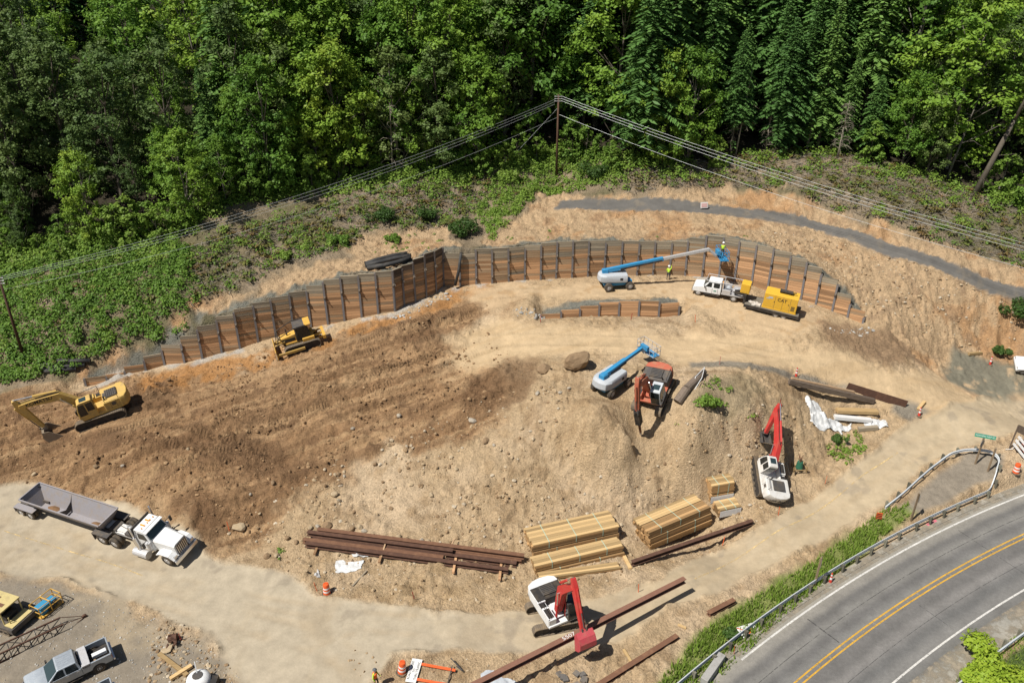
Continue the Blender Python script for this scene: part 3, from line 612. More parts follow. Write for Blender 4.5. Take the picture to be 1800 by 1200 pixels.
# dusty centre line surviving on the haul road
def drape(name, P, w, dz, mat, step=.25):
    Q = np.array([tuple(G(*p))[:2] for p in P]); L = np.r_[0, np.cumsum(np.hypot(*np.diff(Q, axis=0).T))]
    S = np.arange(0, L[-1], step); X = np.interp(S, L, Q[:, 0]); Y = np.interp(S, L, Q[:, 1])
    X = np.convolve(np.pad(X, 6, 'edge'), np.ones(13) / 13, 'valid'); Y = np.convolve(np.pad(Y, 6, 'edge'), np.ones(13) / 13, 'valid')
    tx, ty = np.gradient(X), np.gradient(Y); l = np.hypot(tx, ty) + 1e-9; nx_, ny_ = -ty / l, tx / l
    A = np.stack([np.c_[X + nx_ * w / 2, Y + ny_ * w / 2], np.c_[X - nx_ * w / 2, Y - ny_ * w / 2]], 1).reshape(-1, 2)
    Vv = np.c_[A, gz(A[:, 0], A[:, 1]) + dz]; n = len(S)
    F = np.array([(2*i, 2*i + 1, 2*i + 3, 2*i + 2) for i in range(n - 1)])
    me = fast_mesh(name, Vv, F); me.materials.append(mat); o = bpy.data.objects.new(name, me); COL.objects.link(o); o['kind'] = 'structure'; return o
FAINT = line_paint('dusty_line_paint', (.68, .50, .24), .54, 1.4)
drape('faded_road_line', [(1215,1020),(1300,978),(1400,918),(1480,865),(1540,820),(1585,790)], .13, .012, FAINT)
drape('faded_road_line', [(0,930),(80,955),(180,985),(260,1015)], .12, .012, FAINT)

# ------------------------------------------------------------ soldier pile walls
STEEL = paint('pile_steel', (.20, .195, .205), .6, .15, .4, (.19, .14, .10), .35, 2.5)
RUST = paint('rusty_steel', (.155, .078, .048), .75, .05, .5, (.24, .13, .075), .25, 2.2)
RUSTD = paint('dark_rusty_steel', (.085, .045, .032), .75, .05, .5, (.16, .085, .055), .25, 2.2)
LAGN = wood('fresh_lagging', (.56, .335, .18), (.31, .165, .08))
LAGO = wood('weathered_lagging', (.44, .295, .175), (.22, .14, .08), weather=(.34, .255, .165))
LAGG = wood('grey_lagging', (.36, .30, .215), (.19, .155, .11), weather=(.29, .25, .19))
LAGS = wood('dark_lagging', (.17, .13, .10), (.08, .06, .045))  # dark timber, also the painted shade on the short wall section's top planks
BRKT = paint('bracket_steel', (.10, .075, .06), .7, .1, .5, (.35, .30, .24), .3, 3)
board_me = MB().box((0, 0, 0), (1, .085, 1)).mesh('board')
def board_mesh(mat):
    me = board_me.copy(); me.materials.append(mat); return me
BM = {k: board_mesh(m) for k, m in (('n', LAGN), ('o', LAGO), ('g', LAGG), ('s', LAGS))}
pile_prof = [(a_ * .8, b_) for a_, b_ in [(-.14,-.15),(.14,-.15),(.14,-.115),(.018,-.115),(.018,.115),(.14,.115),(.14,.15),(-.14,.15),(-.14,.115),(-.018,.115),(-.018,-.115),(-.14,-.115)]]
pile_me = MB().ext([(a, b) for a, b in pile_prof], 0, 1, 'xy').mesh('pile', STEEL)
brk_me = MB().box((0, -.20, 0), (.22, .16, .26), top=(.9, .6)).cyl((0, -.22, .02), (0, -.42, -.02), .05, n=8).mesh('anchor_head', BRKT)
pack_me = MB().box((0, -.14, 0), (.34, .05, .34)).mesh('bearing_plate', BRKT)
def wall_run(name, P, label, tone, anchors=True, board=.30):
    """P: rows of x, y, base z, top z. A bay of planks spans between neighbouring piles."""
    r0 = P[0]; root = empty(name, (r0[0], r0[1], r0[2]), 0, label, 'retaining wall'); root['kind'] = 'thing'; O = Vector(r0[:3])
    bpy.context.view_layer.update()
    rr = random.Random(len(P))
    for i, p in enumerate(P):
        a = P[max(0, i - 1)]; b = P[min(len(P) - 1, i + 1)]; ang = math.atan2(b[1] - a[1], b[0] - a[0])
        h = p[3] - p[2]; tilt = rr.uniform(-.012, .012)
        q = link('pile', pile_me, root, Vector((p[0], p[1], p[2] - .6)) - O, (0, tilt, ang), (1, 1, h + .6 + rr.uniform(-.25, .10)))
        if anchors and h > 2.2:
            zz = p[2] + h * (.66 if tone != 'c' else .64)
            m = link('anchor_head', brk_me, q, None, None, None); m.location = (0, 0, (zz - p[2] + .6) / q.scale.z); m.scale = (1.1, 1.1, 1.1 / q.scale.z)
            if tone == 'c':
                m = link('anchor_head', brk_me, q); m.location = (0, 0, (h * .20 + .6) / q.scale.z); m.scale = (1.1, 1.1, 1.1 / q.scale.z)
    for i in range(len(P) - 1):
        a, b = Vector(P[i][:2]), Vector(P[i + 1][:2]); d = b - a; L = d.length; ang = math.atan2(d.y, d.x)
        # piles stand to full height; planks follow the lower of the two pile tops
        zb = min(P[i][2], P[i + 1][2]); zt = (P[i][3] + P[i + 1][3]) / 2 - rr.uniform(.0, .12) if P[i][3] - P[i][2] < 1.6 or tone == 'e' else max(P[i][3], P[i + 1][3]) * .5 + min(P[i][3], P[i + 1][3]) * .5
        slope = (P[i + 1][2] - P[i][2]) / L; z = zb - .35; k = 0
        n = max(1, round((zt - z) / board)); bh = (zt - z) / n
        for k in range(n):
            t = (k + .5) / n; hgt = (z + (k + .5) * bh) - zb
            frac = hgt / max(.4, zt - zb)
            if tone == 'f': key = 'n'
            elif frac > .87 + rr.uniform(-.10, .06): key = 'g' if zt - zb > 1.5 else 'n'
            elif frac > .70 + rr.uniform(-.16, .12): key = 'o'
            else: key = 'n' if rr.random() > .18 else 'o'
            if tone == 's': key = {'g': 's', 'o': 'o', 'n': 'n'}[key]  # shaded section: grey top planks swapped for darker ones, shade put into colour
            if tone == 'c' and rr.random() < .25: key = {'n': 'o', 'o': 'g', 'g': 'g'}[key]
            c = (a + b) / 2
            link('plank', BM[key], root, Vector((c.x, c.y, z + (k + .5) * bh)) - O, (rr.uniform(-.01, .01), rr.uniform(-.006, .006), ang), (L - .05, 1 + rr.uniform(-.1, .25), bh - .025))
        # pale cap plank along the top edge
        c = (a + b) / 2
        if zt - zb > 2: link('cap_plank', BM['g'], root, Vector((c.x, c.y + .03, zt + .03)) - O, (0, 0, ang), (L - .04, 1.9, .05))
    return root
wall_run('retaining_wall', WP[:18], 'long soldier pile wall of reddish planks climbing from the yellow excavator past the bulldozer', 'l')
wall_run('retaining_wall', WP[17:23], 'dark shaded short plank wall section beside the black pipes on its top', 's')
wall_run('retaining_wall', WP[22:39], 'tall plank wall with grey piles behind the extended blue boom lift', 'c')
wall_run('retaining_wall', WP[38:], 'curving plank wall stepping down behind the yellow generator trailer', 'r')
wall_run('retaining_wall', LP, 'low wall of fresh orange planks in the middle of the bench', 'f', False)

# ------------------------------------------------------------ guard rails
GALV = paint('galvanised_steel', (.60, .63, .65), .4, .2, .10, (.30, .27, .22), .5, 2)
POSTW = wood('treated_post', (.20, .19, .145), (.10, .095, .07), axis='Z')
def guardrail(name, P, label, post_step=1.9, lift=.55):
    """W-beam rail along world points, posts behind it"""
    P = np.array(P, float); L = np.r_[0, np.cumsum(np.hypot(*np.diff(P[:, :2], axis=0).T))]
    S = np.arange(0, L[-1], .45); Q = np.stack([np.interp(S, L, P[:, i]) for i in range(3)], 1)
    for i in range(2):
        Q[:, i] = np.convolve(np.pad(Q[:, i], 3, 'edge'), np.ones(7) / 7, 'valid')
    root = empty(name, tuple(Q[0]), 0, label, 'guardrail'); O = Vector(Q[0])
    T = np.gradient(Q[:, :2], axis=0); T /= np.linalg.norm(T, axis=1)[:, None]; Nn = np.c_[-T[:, 1], T[:, 0]]
    prof = [(0, -.155), (.08, -.12), (.08, -.06), (.0, -.02), (.0, .02), (.08, .06), (.08, .12), (0, .155)]
    rings = []
    for q, n in zip(Q, Nn):
        rings.append([(q[0] + n[0]*o - O.x, q[1] + n[1]*o - O.y, q[2] + lift + z - O.z) for o, z in prof] + [(q[0] + n[0]*(o - .012) - O.x, q[1] + n[1]*(o - .012) - O.y, q[2] + lift + z - O.z) for o, z in prof[::-1]])
    MB().loft(rings).build('rail', GALV, root)
    pm = MB().box((0, 0, 0), (.17, .17, 1.25)).box((.0, .13, .42), (.15, .15, .32)).mesh('post', POSTW)
    for s in np.arange(.6, L[-1] - .3, post_step):
        i = min(len(Q) - 1, int(s / .45)); q, n, t = Q[i], Nn[i], T[i]
        link('post', pm, root, Vector((q[0] - n[0]*.24 - O.x, q[1] - n[1]*.24 - O.y, q[2] + .14 - O.z)), (0, 0, math.atan2(t[1], t[0])))
    return root
# highway side rail, around the nose of the island and back along the haul road
main = [hwy(s, 5.05) for s in np.arange(-45, 14.5, 1.5)]
main = [(x, y, z - .02) for x, y, z in main]
nose = [G(*p) for p in [(1741,838),(1758,824),(1756,808),(1740,800),(1716,797),(1690,798),(1668,805),(1644,822),(1612,850),(1580,880),(1545,906)]]
guardrail('guardrail', [tuple(p) for p in main] + [tuple(p) for p in nose], 'long grey steel guardrail between the haul road and the highway, looping round its nose')
guardrail('guardrail', [(x, y, z) for x, y, z in [hwy(s, -6.75) for s in np.arange(60, -46, -1.5)]], 'grey steel guardrail on the lower right side of the highway by the bush')
# ------------------------------------------------------------ vegetation
def leaf_mat(name, cols, rough=.55, trans=.28):
    """leaf colour varies from tree to tree and from leaf to leaf"""
    m, nt, bs = newmat(name); oi = N(nt, 'ShaderNodeObjectInfo'); at = N(nt, 'ShaderNodeAttribute', attribute_name='tint')
    cr = N(nt, 'ShaderNodeValToRGB'); el = cr.color_ramp.elements
    el[0].color = (*cols[0], 1); el[1].color = (*cols[-1], 1)
    for i, c in enumerate(cols[1:-1]): x = el.new((i + 1) / (len(cols) - 1)); x.color = (*c, 1)
    ad = N(nt, 'ShaderNodeMath', operation='MULTIPLY_ADD'); ad.inputs[1].default_value = .55; nt.links.new(oi.outputs['Random'], ad.inputs[0])
    ml = N(nt, 'ShaderNodeMath', operation='MULTIPLY'); ml.inputs[1].default_value = .45; nt.links.new(at.outputs['Fac'], ml.inputs[0]); nt.links.new(ml.outputs[0], ad.inputs[2])
    nt.links.new(ad.outputs[0], cr.inputs[0])
    nt.links.new(cr.outputs[0], bs.inputs['Base Color']); bs.inputs['Roughness'].default_value = rough; bs.inputs['Specular IOR Level'].default_value = .22
    tr = N(nt, 'ShaderNodeBsdfTranslucent'); nt.links.new(cr.outputs[0], tr.inputs[0]); mx = N(nt, 'ShaderNodeMixShader'); mx.inputs[0].default_value = trans
    nt.links.new(bs.outputs[0], mx.inputs[1]); nt.links.new(tr.outputs[0], mx.inputs[2]); nt.links.new(mx.outputs[0], nt.nodes['Material Output'].inputs[0]); return m
LEAF_B = leaf_mat('broadleaf_leaves', [(.06, .14, .024), (.12, .235, .032), (.20, .325, .04), (.30, .38, .045)])
LEAF_O = leaf_mat('alder_leaves', [(.07, .125, .036), (.12, .185, .05), (.17, .225, .06)])
LEAF_C = leaf_mat('conifer_needles', [(.045, .105, .030), (.09, .185, .044), (.165, .275, .06)], trans=.12)
LEAF_S = leaf_mat('shrub_leaves', [(.09, .18, .028), (.16, .27, .04), (.23, .32, .055)])
LEAF_F = leaf_mat('fern_fronds', [(.08, .15, .03), (.12, .20, .035), (.17, .19, .05), (.19, .12, .05)])
LEAF_Y = leaf_mat('yellow_green_leaves', [(.20, .32, .03), (.30, .42, .04), (.40, .48, .05)], trans=.35)
LEAF_D = leaf_mat('dark_bush_leaves', [(.035, .075, .018), (.055, .11, .022), (.085, .145, .03)])
GRASS = leaf_mat('grass_blades', [(.15, .27, .035), (.22, .34, .05), (.27, .34, .08)], trans=.4)
BARK = paint('bark', (.105, .085, .066), .9, 0, .5, (.17, .155, .125), .1, 3)
BARKP = paint('pale_bark', (.22, .20, .17), .9, 0, .4, (.12, .10, .08), .1, 2)
TWIG = wood('grey_deadwood', (.44, .385, .305), (.24, .20, .155), axis='X')

def leafquads(C_, A, B):
    """rhombic leaves: centre, long half axis, short half axis"""
    n = len(C_); Vv = np.stack([C_ - A, C_ + B - A * .1, C_ + A, C_ - B - A * .1], 1).reshape(-1, 3)
    return Vv, np.arange(4 * n).reshape(n, 4)
def unit(v): return v / (np.linalg.norm(v, axis=-1, keepdims=True) + 1e-9)
def leaves_for(P, Nrm, size, g, flat=.5):
    """random leaves at points P facing roughly Nrm"""
    n = len(P); nn = unit(Nrm + flat * g.normal(size=(n, 3)) * 1.0); t = unit(np.cross(nn, g.normal(size=(n, 3)))); b = np.cross(nn, t)
    s = size * g.uniform(.6, 1.35, n)[:, None]
    return leafquads(P, t * s, b * s * .62)
def leaf_mesh(name, Vv, F, mat, tint=None):
    me = fast_mesh(name, Vv, F, False); me.materials.append(mat)
    k = F.shape[1]; t = np.repeat(rng.uniform(0, 1, len(F)), k) if tint is None else tint
    vflt(me, 'tint', t); return me
def broad_tree(seed, H, Rr, base=.28, nb=46, nl=150, leaf=.20, mat=None, lean=0):
    g = np.random.default_rng(seed); T = MB(); P = []; Nn = []; tints = []
    bl = []
    for i in range(nb):
        t = base + (1 - base) * (i + g.uniform(0, 1)) / nb; k = (t - base) / (1 - base)
        env = Rr * (math.sin(math.pi * min(.97, .12 + .86 * k ** .85)) ** .65) * g.uniform(.75, 1.15)
        az = g.uniform(0, 2 * math.pi); rr = env * math.sqrt(g.uniform(.08, 1))
        c = np.array([rr * math.cos(az) + lean * t * H, rr * math.sin(az), t * H]); rb = g.uniform(.55, 1.05) * Rr * .33
        n = int(nl * g.uniform(.6, 1.3)); ntw = 10; out_ = unit(c - np.array([lean * t * H, 0, t * H * .8])); tw = unit(g.normal(size=(ntw, 3)) + out_ * .9 + np.array([0, 0, .25])); wl = g.uniform(.5, 1.35, ntw)
        pk_ = g.integers(0, ntw, n); tt_ = g.uniform(.12, 1, n) ** .6; q = c + tw[pk_] * (rb * 1.15 * wl[pk_] * tt_)[:, None] * np.array([1.1, 1.1, .85]) + g.normal(size=(n, 3)) * rb * .16; d = tw[pk_]
        P.append(q); Nn.append(d + np.array([0, 0, .5])); tints.append(np.clip(g.uniform(.0, .6) + g.uniform(0, .4, n), 0, 1)); bl.append(c)
    P = np.concatenate(P); Nn = np.concatenate(Nn); Vv, F = leaves_for(P, Nn, leaf, g)
    cm = leaf_mesh('crown', Vv, F, mat, np.repeat(np.concatenate(tints), 4))
    # trunk with a gentle sway, limbs reaching into the clumps
    pts = [np.array([lean * k * H + .12 * Rr * math.sin(2.3 * k + seed) * k, .10 * Rr * math.sin(3 * k + 2 * seed) * k, k * H * .92]) for k in np.linspace(0, 1, 8)]
    r0 = .011 * H + .05
    for i in range(7): T.cyl(pts[i], pts[i + 1], r0 * (1 - i / 7.5), r0 * (1 - (i + 1) / 7.5), 7, caps=False)
    for c in bl[::3]:
        k = max(.12, (c[2] / H) - .16); s_ = pts[min(6, int(k * 7.6))]; m = (s_ + c) / 2 + np.array([0, 0, -.1]); T.cyl(s_, m, r0 * .34, r0 * .22, 5, False); T.cyl(m, c, r0 * .22, .02, 5, False)
    tm = T.mesh('trunk', BARK if seed % 2 else BARKP, True); return tm, cm
def conifer(seed, H, Rr, base=.15, mat=None, dead=.0):
    g = np.random.default_rng(seed); T = MB(); Cs, As, Bs, Ti = [], [], [], []
    r0 = .0095 * H + .05
    T.cyl((0, 0, 0), (0, 0, H * .55), r0, r0 * .5, 8, False); T.cyl((0, 0, H * .55), (0, 0, H), r0 * .5, .015, 7, False)
    z = base * H
    while z < H - .3:
        k = (z / H - base) / (1 - base); env = Rr * (1 - k) ** .75 * (.55 + .45 * min(1, k * 5)) + .15
        nb = int(5 + 2 * g.uniform())
        for j in range(nb):
            az = 2 * math.pi * j / nb + g.uniform(-.5, .5); L = env * g.uniform(.65, 1.15); dv = np.array([math.cos(az), math.sin(az), 0]); sd = np.array([-dv[1], dv[0], 0])
            ns = max(3, int(L / .30)); tt = (np.arange(ns) + .6) / ns; rise = .22 * L
            droop = lambda q: z + rise * q * (1 - .2 * q) - .48 * L * q ** 2.0
            if k < dead and g.uniform() < .85:
                T.cyl((0, 0, z), tuple(dv * L * .9 + np.array([0, 0, droop(.9)])), .03, .01, 4, False); continue
            tb = g.uniform(0, .5)
            for q in tt:
                w = L * .34 * (1 - .5 * q) + .14
                for sg in (-1, 1):
                    c = dv * L * q + np.array([0, 0, droop(q)]); a = unit(sd * sg * 1.0 + dv * .75 + np.array([0, 0, -.28 - .2 * g.uniform()]))
                    Cs.append(c + a * w * .55); As.append(a * w * .62); nrm = unit(np.cross(a, dv) * (-sg) + g.normal(size=3) * .35); Bs.append(unit(np.cross(nrm, a)) * (.13 + .09 * w)); Ti.append(np.clip(tb + .5 * q + g.uniform(-.1, .1), 0, 1))
        z += max(.30, .034 * H * (1 - .62 * k)) * g.uniform(.75, 1.2)
    Cs = np.array(Cs); d = g.normal(size=Cs.shape) * .05
    Vv, F = leafquads(Cs + d, np.array(As), np.array(Bs)); cm = leaf_mesh('crown', Vv, F, mat, np.repeat(np.array(Ti), 4))
    return T.mesh('trunk', BARK, True), cm
VAR = {
 'b': [broad_tree(s, 16, 4.6, bb_, 66, 175, .185, LEAF_B) for s, bb_ in ((1, .10), (2, .05), (3, .18), (4, .08), (8, .12))],
 'o': [broad_tree(s, 15, 3.3, bb_, 56, 160, .15, LEAF_O, lean=.03) for s, bb_ in ((5, .06), (6, .15), (7, .10), (9, .25))],
 'c': [conifer(s, 25, rr_, .08, LEAF_C) for s, rr_ in ((11, 5.4), (12, 4.6), (14, 6.2))] + [conifer(13, 25, 4.8, .05, LEAF_C, .25), conifer(15, 25, 5.2, .12, LEAF_C, .2)],
 's': [broad_tree(s, 5, 2.0, .05, 26, 110, .15, LEAF_S) for s in (21, 22)],
}
LBL = {'b': ('broadleaf_tree', 'bright green broadleaf tree in the forest above the site', 'broadleaf trees of the forest'),
       'o': ('alder_tree', 'slender olive green alder tree in the forest above the site', 'alder trees of the forest'),
       'c': ('conifer_tree', 'tall dark green conifer with drooping boughs in the forest', 'conifers of the forest'),
       's': ('understory_tree', 'small leafy understory tree at the foot of the forest', 'understory trees at the forest edge')}
def plant_tree(kind, x, y, h, var=None, label=None, rz=None, wide=1.0, tilt=(0, 0)):
    tm, cm = VAR[kind][random.randrange(len(VAR[kind])) if var is None else var]; H0 = {'b': 16, 'o': 15, 'c': 25, 's': 5}[kind]
    nm, lb, gp = LBL[kind]; z = float(gz(x, y)) - .15
    r_ = empty(nm, (x, y, z), 0, label or lb, 'tree', None if label else gp); k = h / H0
    r_.rotation_euler = (tilt[0], tilt[1], random.uniform(0, 6.28) if rz is None else rz); r_.scale = (k * wide, k * wide, k)
    link('trunk', tm, r_); link('crown', cm, r_); return r_
def zone(px):
    """what grows along the picture: kinds and heights"""
    if px < 120: return 'oob', (12, 17)
    if px < 330: return 'oobb', (10, 15)
    if px < 470: return 'bocc', (12, 18)
    if px < 900: return 'bbbbo', (14, 21)
    if px < 1010: return 'bbc', (16, 24)
    if px < 1215: return 'cccb', (20, 28)
    if px < 1530: return 'cccccc', (17, 24)
    return 'oobob', (14, 20)
TREES = []
def px_of(x, y, z):
    s, c = math.sin(TH), math.cos(TH); zz = z - HC; d = y * c - zz * s; return 900 + FPX * x / d, 600 + FPX * (-y * s - zz * c) / d
rt = random.Random(5)
for row, (off, jit, sp, hk) in enumerate([(1.0, 1.2, 2.7, .66), (5.5, 1.6, 4.0, 1.0), (11, 2.4, 4.8, 1.12), (18, 3, 5.6, 1.2), (27, 4, 7.0, 1.25), (38, 5, 8.5, 1.3), (52, 5, 9, 1.35), (68, 6, 10, 1.4)]):
    x = -84.0 - row * 8
    while x < 84 + row * 8:
        xx = x + rt.uniform(-1, 1); yy = float(forest_y(xx)) + off + rt.uniform(-jit, jit); px, py = px_of(xx, yy, float(gz(xx, yy)))
        x += sp * rt.uniform(.75, 1.3)
        if px < -150 or px > 1950: continue
        kinds, (h0, h1) = zone(px)
        if row == 0 and 60 < px < 330 and rt.random() < .45: continue         # shaded openings at the forest edge
        if row == 0 and 1640 < px and rt.random() < .7: continue
        if row == 0 and 1215 < px < 1530 and rt.random() < .5: continue
        if row <= 1 and 1690 < px < 1790: continue
        if row == 0 and 880 < px < 1110 and rt.random() < .7: continue
        if row <= 1 and 60 < px < 190 and rt.random() < .6: continue
        k = rt.choice(kinds); _t = plant_tree(k, xx, yy, rt.uniform(h0 * .78, h1 * 1.15) * hk * (1 if k != 'c' else 1.1), wide=rt.uniform(.9, 1.2)); TREES.append((px, row, k, _t))
# understory along the edge
x = -74.0
while x < 72:
    xx = x; yy = float(forest_y(xx)) + rt.uniform(-2.5, 1.0); x += rt.uniform(1.2, 3.2)
    px, py = px_of(xx, yy, float(gz(xx, yy)))
    if rt.random() < (.12 if 1200 < px < 1720 else .95): TREES.append((px, 9, 's', plant_tree('s', xx, yy, rt.uniform(2.2, 5.6))))
# every tree told by kind, depth and what stands below it
ZN = [(150, 'by the left picture edge'), (350, 'above the left brambles'), (550, 'above the bulldozer'), (800, 'above the black pipes'), (975, 'left of the middle utility pole'), (1150, 'right of the middle utility pole'), (1300, 'above the white track sign'), (1520, 'around the grey dead firs'), (1690, 'left of the leaning dark trunk'), (9999, 'by the right picture edge')]
RW = {0: 'front row', 1: 'second row', 2: 'third row', 3: 'fourth row', 4: 'fifth row', 5: 'sixth row', 6: 'seventh row', 7: 'rearmost row', 9: 'forest foot'}
KD = {'b': 'broadleaf tree', 'o': 'slim alder', 'c': 'dark conifer', 's': 'small leafy tree'}
ORD = ['first', 'second', 'third', 'fourth', 'fifth', 'sixth', 'seventh', 'eighth', 'ninth', 'tenth', 'eleventh', 'twelfth', 'thirteenth', 'fourteenth', 'fifteenth']
cnt_ = {}
for px, row, k, t in sorted(TREES, key=lambda q: q[0]):
    zn = next(n for lim, n in ZN if px < lim); key_ = (zn, row, k); i = cnt_.get(key_, 0); cnt_[key_] = i + 1
    t['label'] = '%s %s from left, %s %s' % (ORD[min(i, 14)], KD[k], RW[row], zn)
# trees one can point at
def at_tree(px, py, kind, h, label, **k):
    p = G(px, py); return plant_tree(kind, p.x, p.y, h, label=label, **k)
for px_, py_, k_, h_, lb_ in ((140,70,'c',27,'tall conifer filling the dark gap at the upper left'),(112,90,'c',24,'conifer left of the tall one in the upper left gap'),(170,60,'c',25,'conifer right of the tall one in the upper left gap'),(95,60,'o',22,'alder behind the conifers in the upper left gap')): at_tree(px_, py_, k_, h_, lb_)
# bare leaning trunk at the right edge and grey dead trees
def dead_tree(px, py, h, lean, label, r=.16, branches=26, mat=TWIG, seed=0):
    p = G(px, py); g = random.Random(seed); root = empty('dead_tree', p, 0, label, 'dead tree'); T = MB(); tip = Vector((lean[0] * h, lean[1] * h, h)); T.cyl((0, 0, -.2), tip * .55, r, r * .6, 8); T.cyl(tip * .55, tip, r * .6, r * .18, 7)
    T.build('trunk', mat, root, smooth=True); B = MB()
    for i in range(branches):
        t = g.uniform(.12, .95); a = g.uniform(0, 6.28); L = h * .26 * (1 - .7 * t) * g.uniform(.6, 1.2); s_ = tip * t; m = s_ + Vector((math.cos(a) * L * .6, math.sin(a) * L * .6, .12 * L)); e = s_ + Vector((math.cos(a) * L, math.sin(a) * L, -.12 * L)); B.cyl(s_, m, .035, .025, 4, False); B.cyl(m, e, .025, .008, 4, False)
        for j in range(3): f = m.lerp(e, g.random()); B.cyl(f, f + Vector((g.uniform(-.5, .5), g.uniform(-.5, .5), -.25)), .012, .005, 3, False)
    if branches: B.build('branches', mat, root)
    return root
dead_tree(1472, 278, 7.5, (.02, -.02), 'grey dead fir with bare drooping twigs below the conifers', seed=1, branches=60)
dead_tree(1418, 262, 9, (.06, 0), 'slim grey dead tree left of the bushy dead fir', seed=2)
dead_tree(1293, 272, 11, (.07, 0), 'tall forked pale dead tree at the left edge of the conifers', seed=3, branches=16, r=.12)
dead_tree(1345, 266, 7, (.02, 0), 'small grey dead fir between the pale dead trees', seed=4, branches=44)
dead_tree(690, 304, 9, (.03, 0), 'thin pale bare snag at the forest edge above the black pipes', seed=11, branches=22, r=.10)
dead_tree(818, 296, 12, (.02, 0), 'tall thin bare snag at the forest edge left of the utility pole', seed=12, branches=18, r=.11)
dead_tree(752, 300, 7.5, (-.03, 0), 'short bare snag between two taller ones at the forest edge', seed=13, branches=18, r=.08)
dead_tree(1712, 342, 17, (.30, .05), 'thick dark leaning dead trunk at the right edge of the forest', r=.42, branches=7, mat=BARK, seed=5)
dead_tree(1665, 312, 11, (.16, .03), 'thin leaning brown trunk left of the thick leaning trunk', r=.17, branches=5, mat=BARKP, seed=6)

# ------------------------------------------------------------ ground cover
def in_poly_world(poly):
    Q = hit(poly, ZF)[:, :2]; return Q
def scatter(poly, dens, g):
    Q = in_poly_world(poly); lo, hi = Q.min(0), Q.max(0); n = int((hi - lo).prod() * dens); P = g.uniform(lo, hi, (n, 2)); ins = np.zeros(n, bool)
    for i in range(len(Q)):
        a, b = Q[i], Q[(i + 1) % len(Q)]; cnd = (a[1] > P[:, 1]) != (b[1] > P[:, 1]); xx = a[0] + (P[:, 1] - a[1]) / (b[1] - a[1] + 1e-12) * (b[0] - a[0]); ins ^= cnd & (P[:, 0] < xx)
    return P[ins]
def tufts(P, g, nl, rad, hgt, leaf):
    """leafy domes standing at P"""
    Cs, Ns, Ti = [], [], []
    z = gz(P[:, 0], P[:, 1])
    for (x, y), zz in zip(P, z):
        r = g.uniform(*rad); h = g.uniform(*hgt); n = int(nl * (r / rad[1]) ** 1.5 * g.uniform(.7, 1.3)) + 6; d = unit(g.normal(size=(n, 3))); d[:, 2] = np.abs(d[:, 2])
        Cs.append(np.array([x, y, zz]) + d * np.array([r, r, h]) * g.uniform(.5, 1.1, n)[:, None]); Ns.append(d + np.array([0, 0, .7])); Ti.append(np.clip(g.uniform(0, .7) + g.uniform(0, .3, n), 0, 1))
    C_ = np.concatenate(Cs); Vv, F = leaves_for(C_, np.concatenate(Ns), leaf, g); return Vv, F, np.repeat(np.concatenate(Ti), 4)
def stuff(name, me, label):
    o = bpy.data.objects.new(name, me); COL.objects.link(o); o['kind'] = 'stuff'; o['label'] = label; return o
g = np.random.default_rng(77)
ex_ = g.uniform(-72, 70, 1100); ey_ = forest_y(ex_) + g.uniform(-4.5, 2.0, 1100) * g.uniform(.3, 1, 1100)
kp_ = np.array([not (1210 < px_of(x_, y_, 20)[0] < 1730 and g.uniform() < .8) for x_, y_ in zip(ex_, ey_)])
Vv, F, t = tufts(np.c_[ex_, ey_][kp_], g, 80, (.5, 1.4), (.5, 1.6), .16); stuff('forest_edge_brush', leaf_mesh('forest_edge_brush', Vv, F, LEAF_S, t), 'leafy brush along the foot of the forest')
D1 = [(-60,470),(150,432),(330,432),(350,520),(330,570),(230,600),(150,640),(50,668),(-60,690)]
D2 = [(865,425),(835,375),(860,330),(880,290),(950,265),(1060,262),(1095,290),(1085,325),(1000,338),(940,338),(900,382)]
D3 = [(330,432),(420,400),(600,345),(860,300),(850,360),(800,400),(650,405),(600,440),(470,480),(440,505),(345,530)]
D4 = [(1090,300),(1200,285),(1350,265),(1480,265),(1620,310),(1800,355),(1860,380),(1860,480),(1640,420),(1520,378),(1400,335),(1280,325),(1100,342)]
Vv, F, t = tufts(scatter(D1, 3.0, g), g, 78, (.35, 1.0), (.4, 1.35), .14); stuff('bramble_thicket', leaf_mesh('bramble_thicket', Vv, F, LEAF_S, t), 'dense bright green brambles covering the left slope')
Vv, F, t = tufts(scatter(D2, 3.0, g), g, 66, (.3, .9), (.3, 1.0), .13); stuff('bramble_thicket', leaf_mesh('bramble_thicket', Vv, F, LEAF_S, t), 'bright green brambles around the utility pole')
Vv, F, t = tufts(np.vstack([scatter(D3, 1.1, g), scatter(D4, .5, g)]), g, 40, (.2, .75), (.2, .7), .12); stuff('low_scrub', leaf_mesh('low_scrub', Vv, F, LEAF_S, t), 'patchy green scrub between slash on the hillside')
Vv, F, t = tufts(np.vstack([scatter(D3, .07, g), scatter(D4, .045, g), scatter(D1, .12, g)]), g, 150, (.6, 1.3), (.8, 1.7), .13); stuff('tall_scrub', leaf_mesh('tall_scrub', Vv, F, LEAF_S, t), 'taller leafy bushes dotted over the brushy hillside')
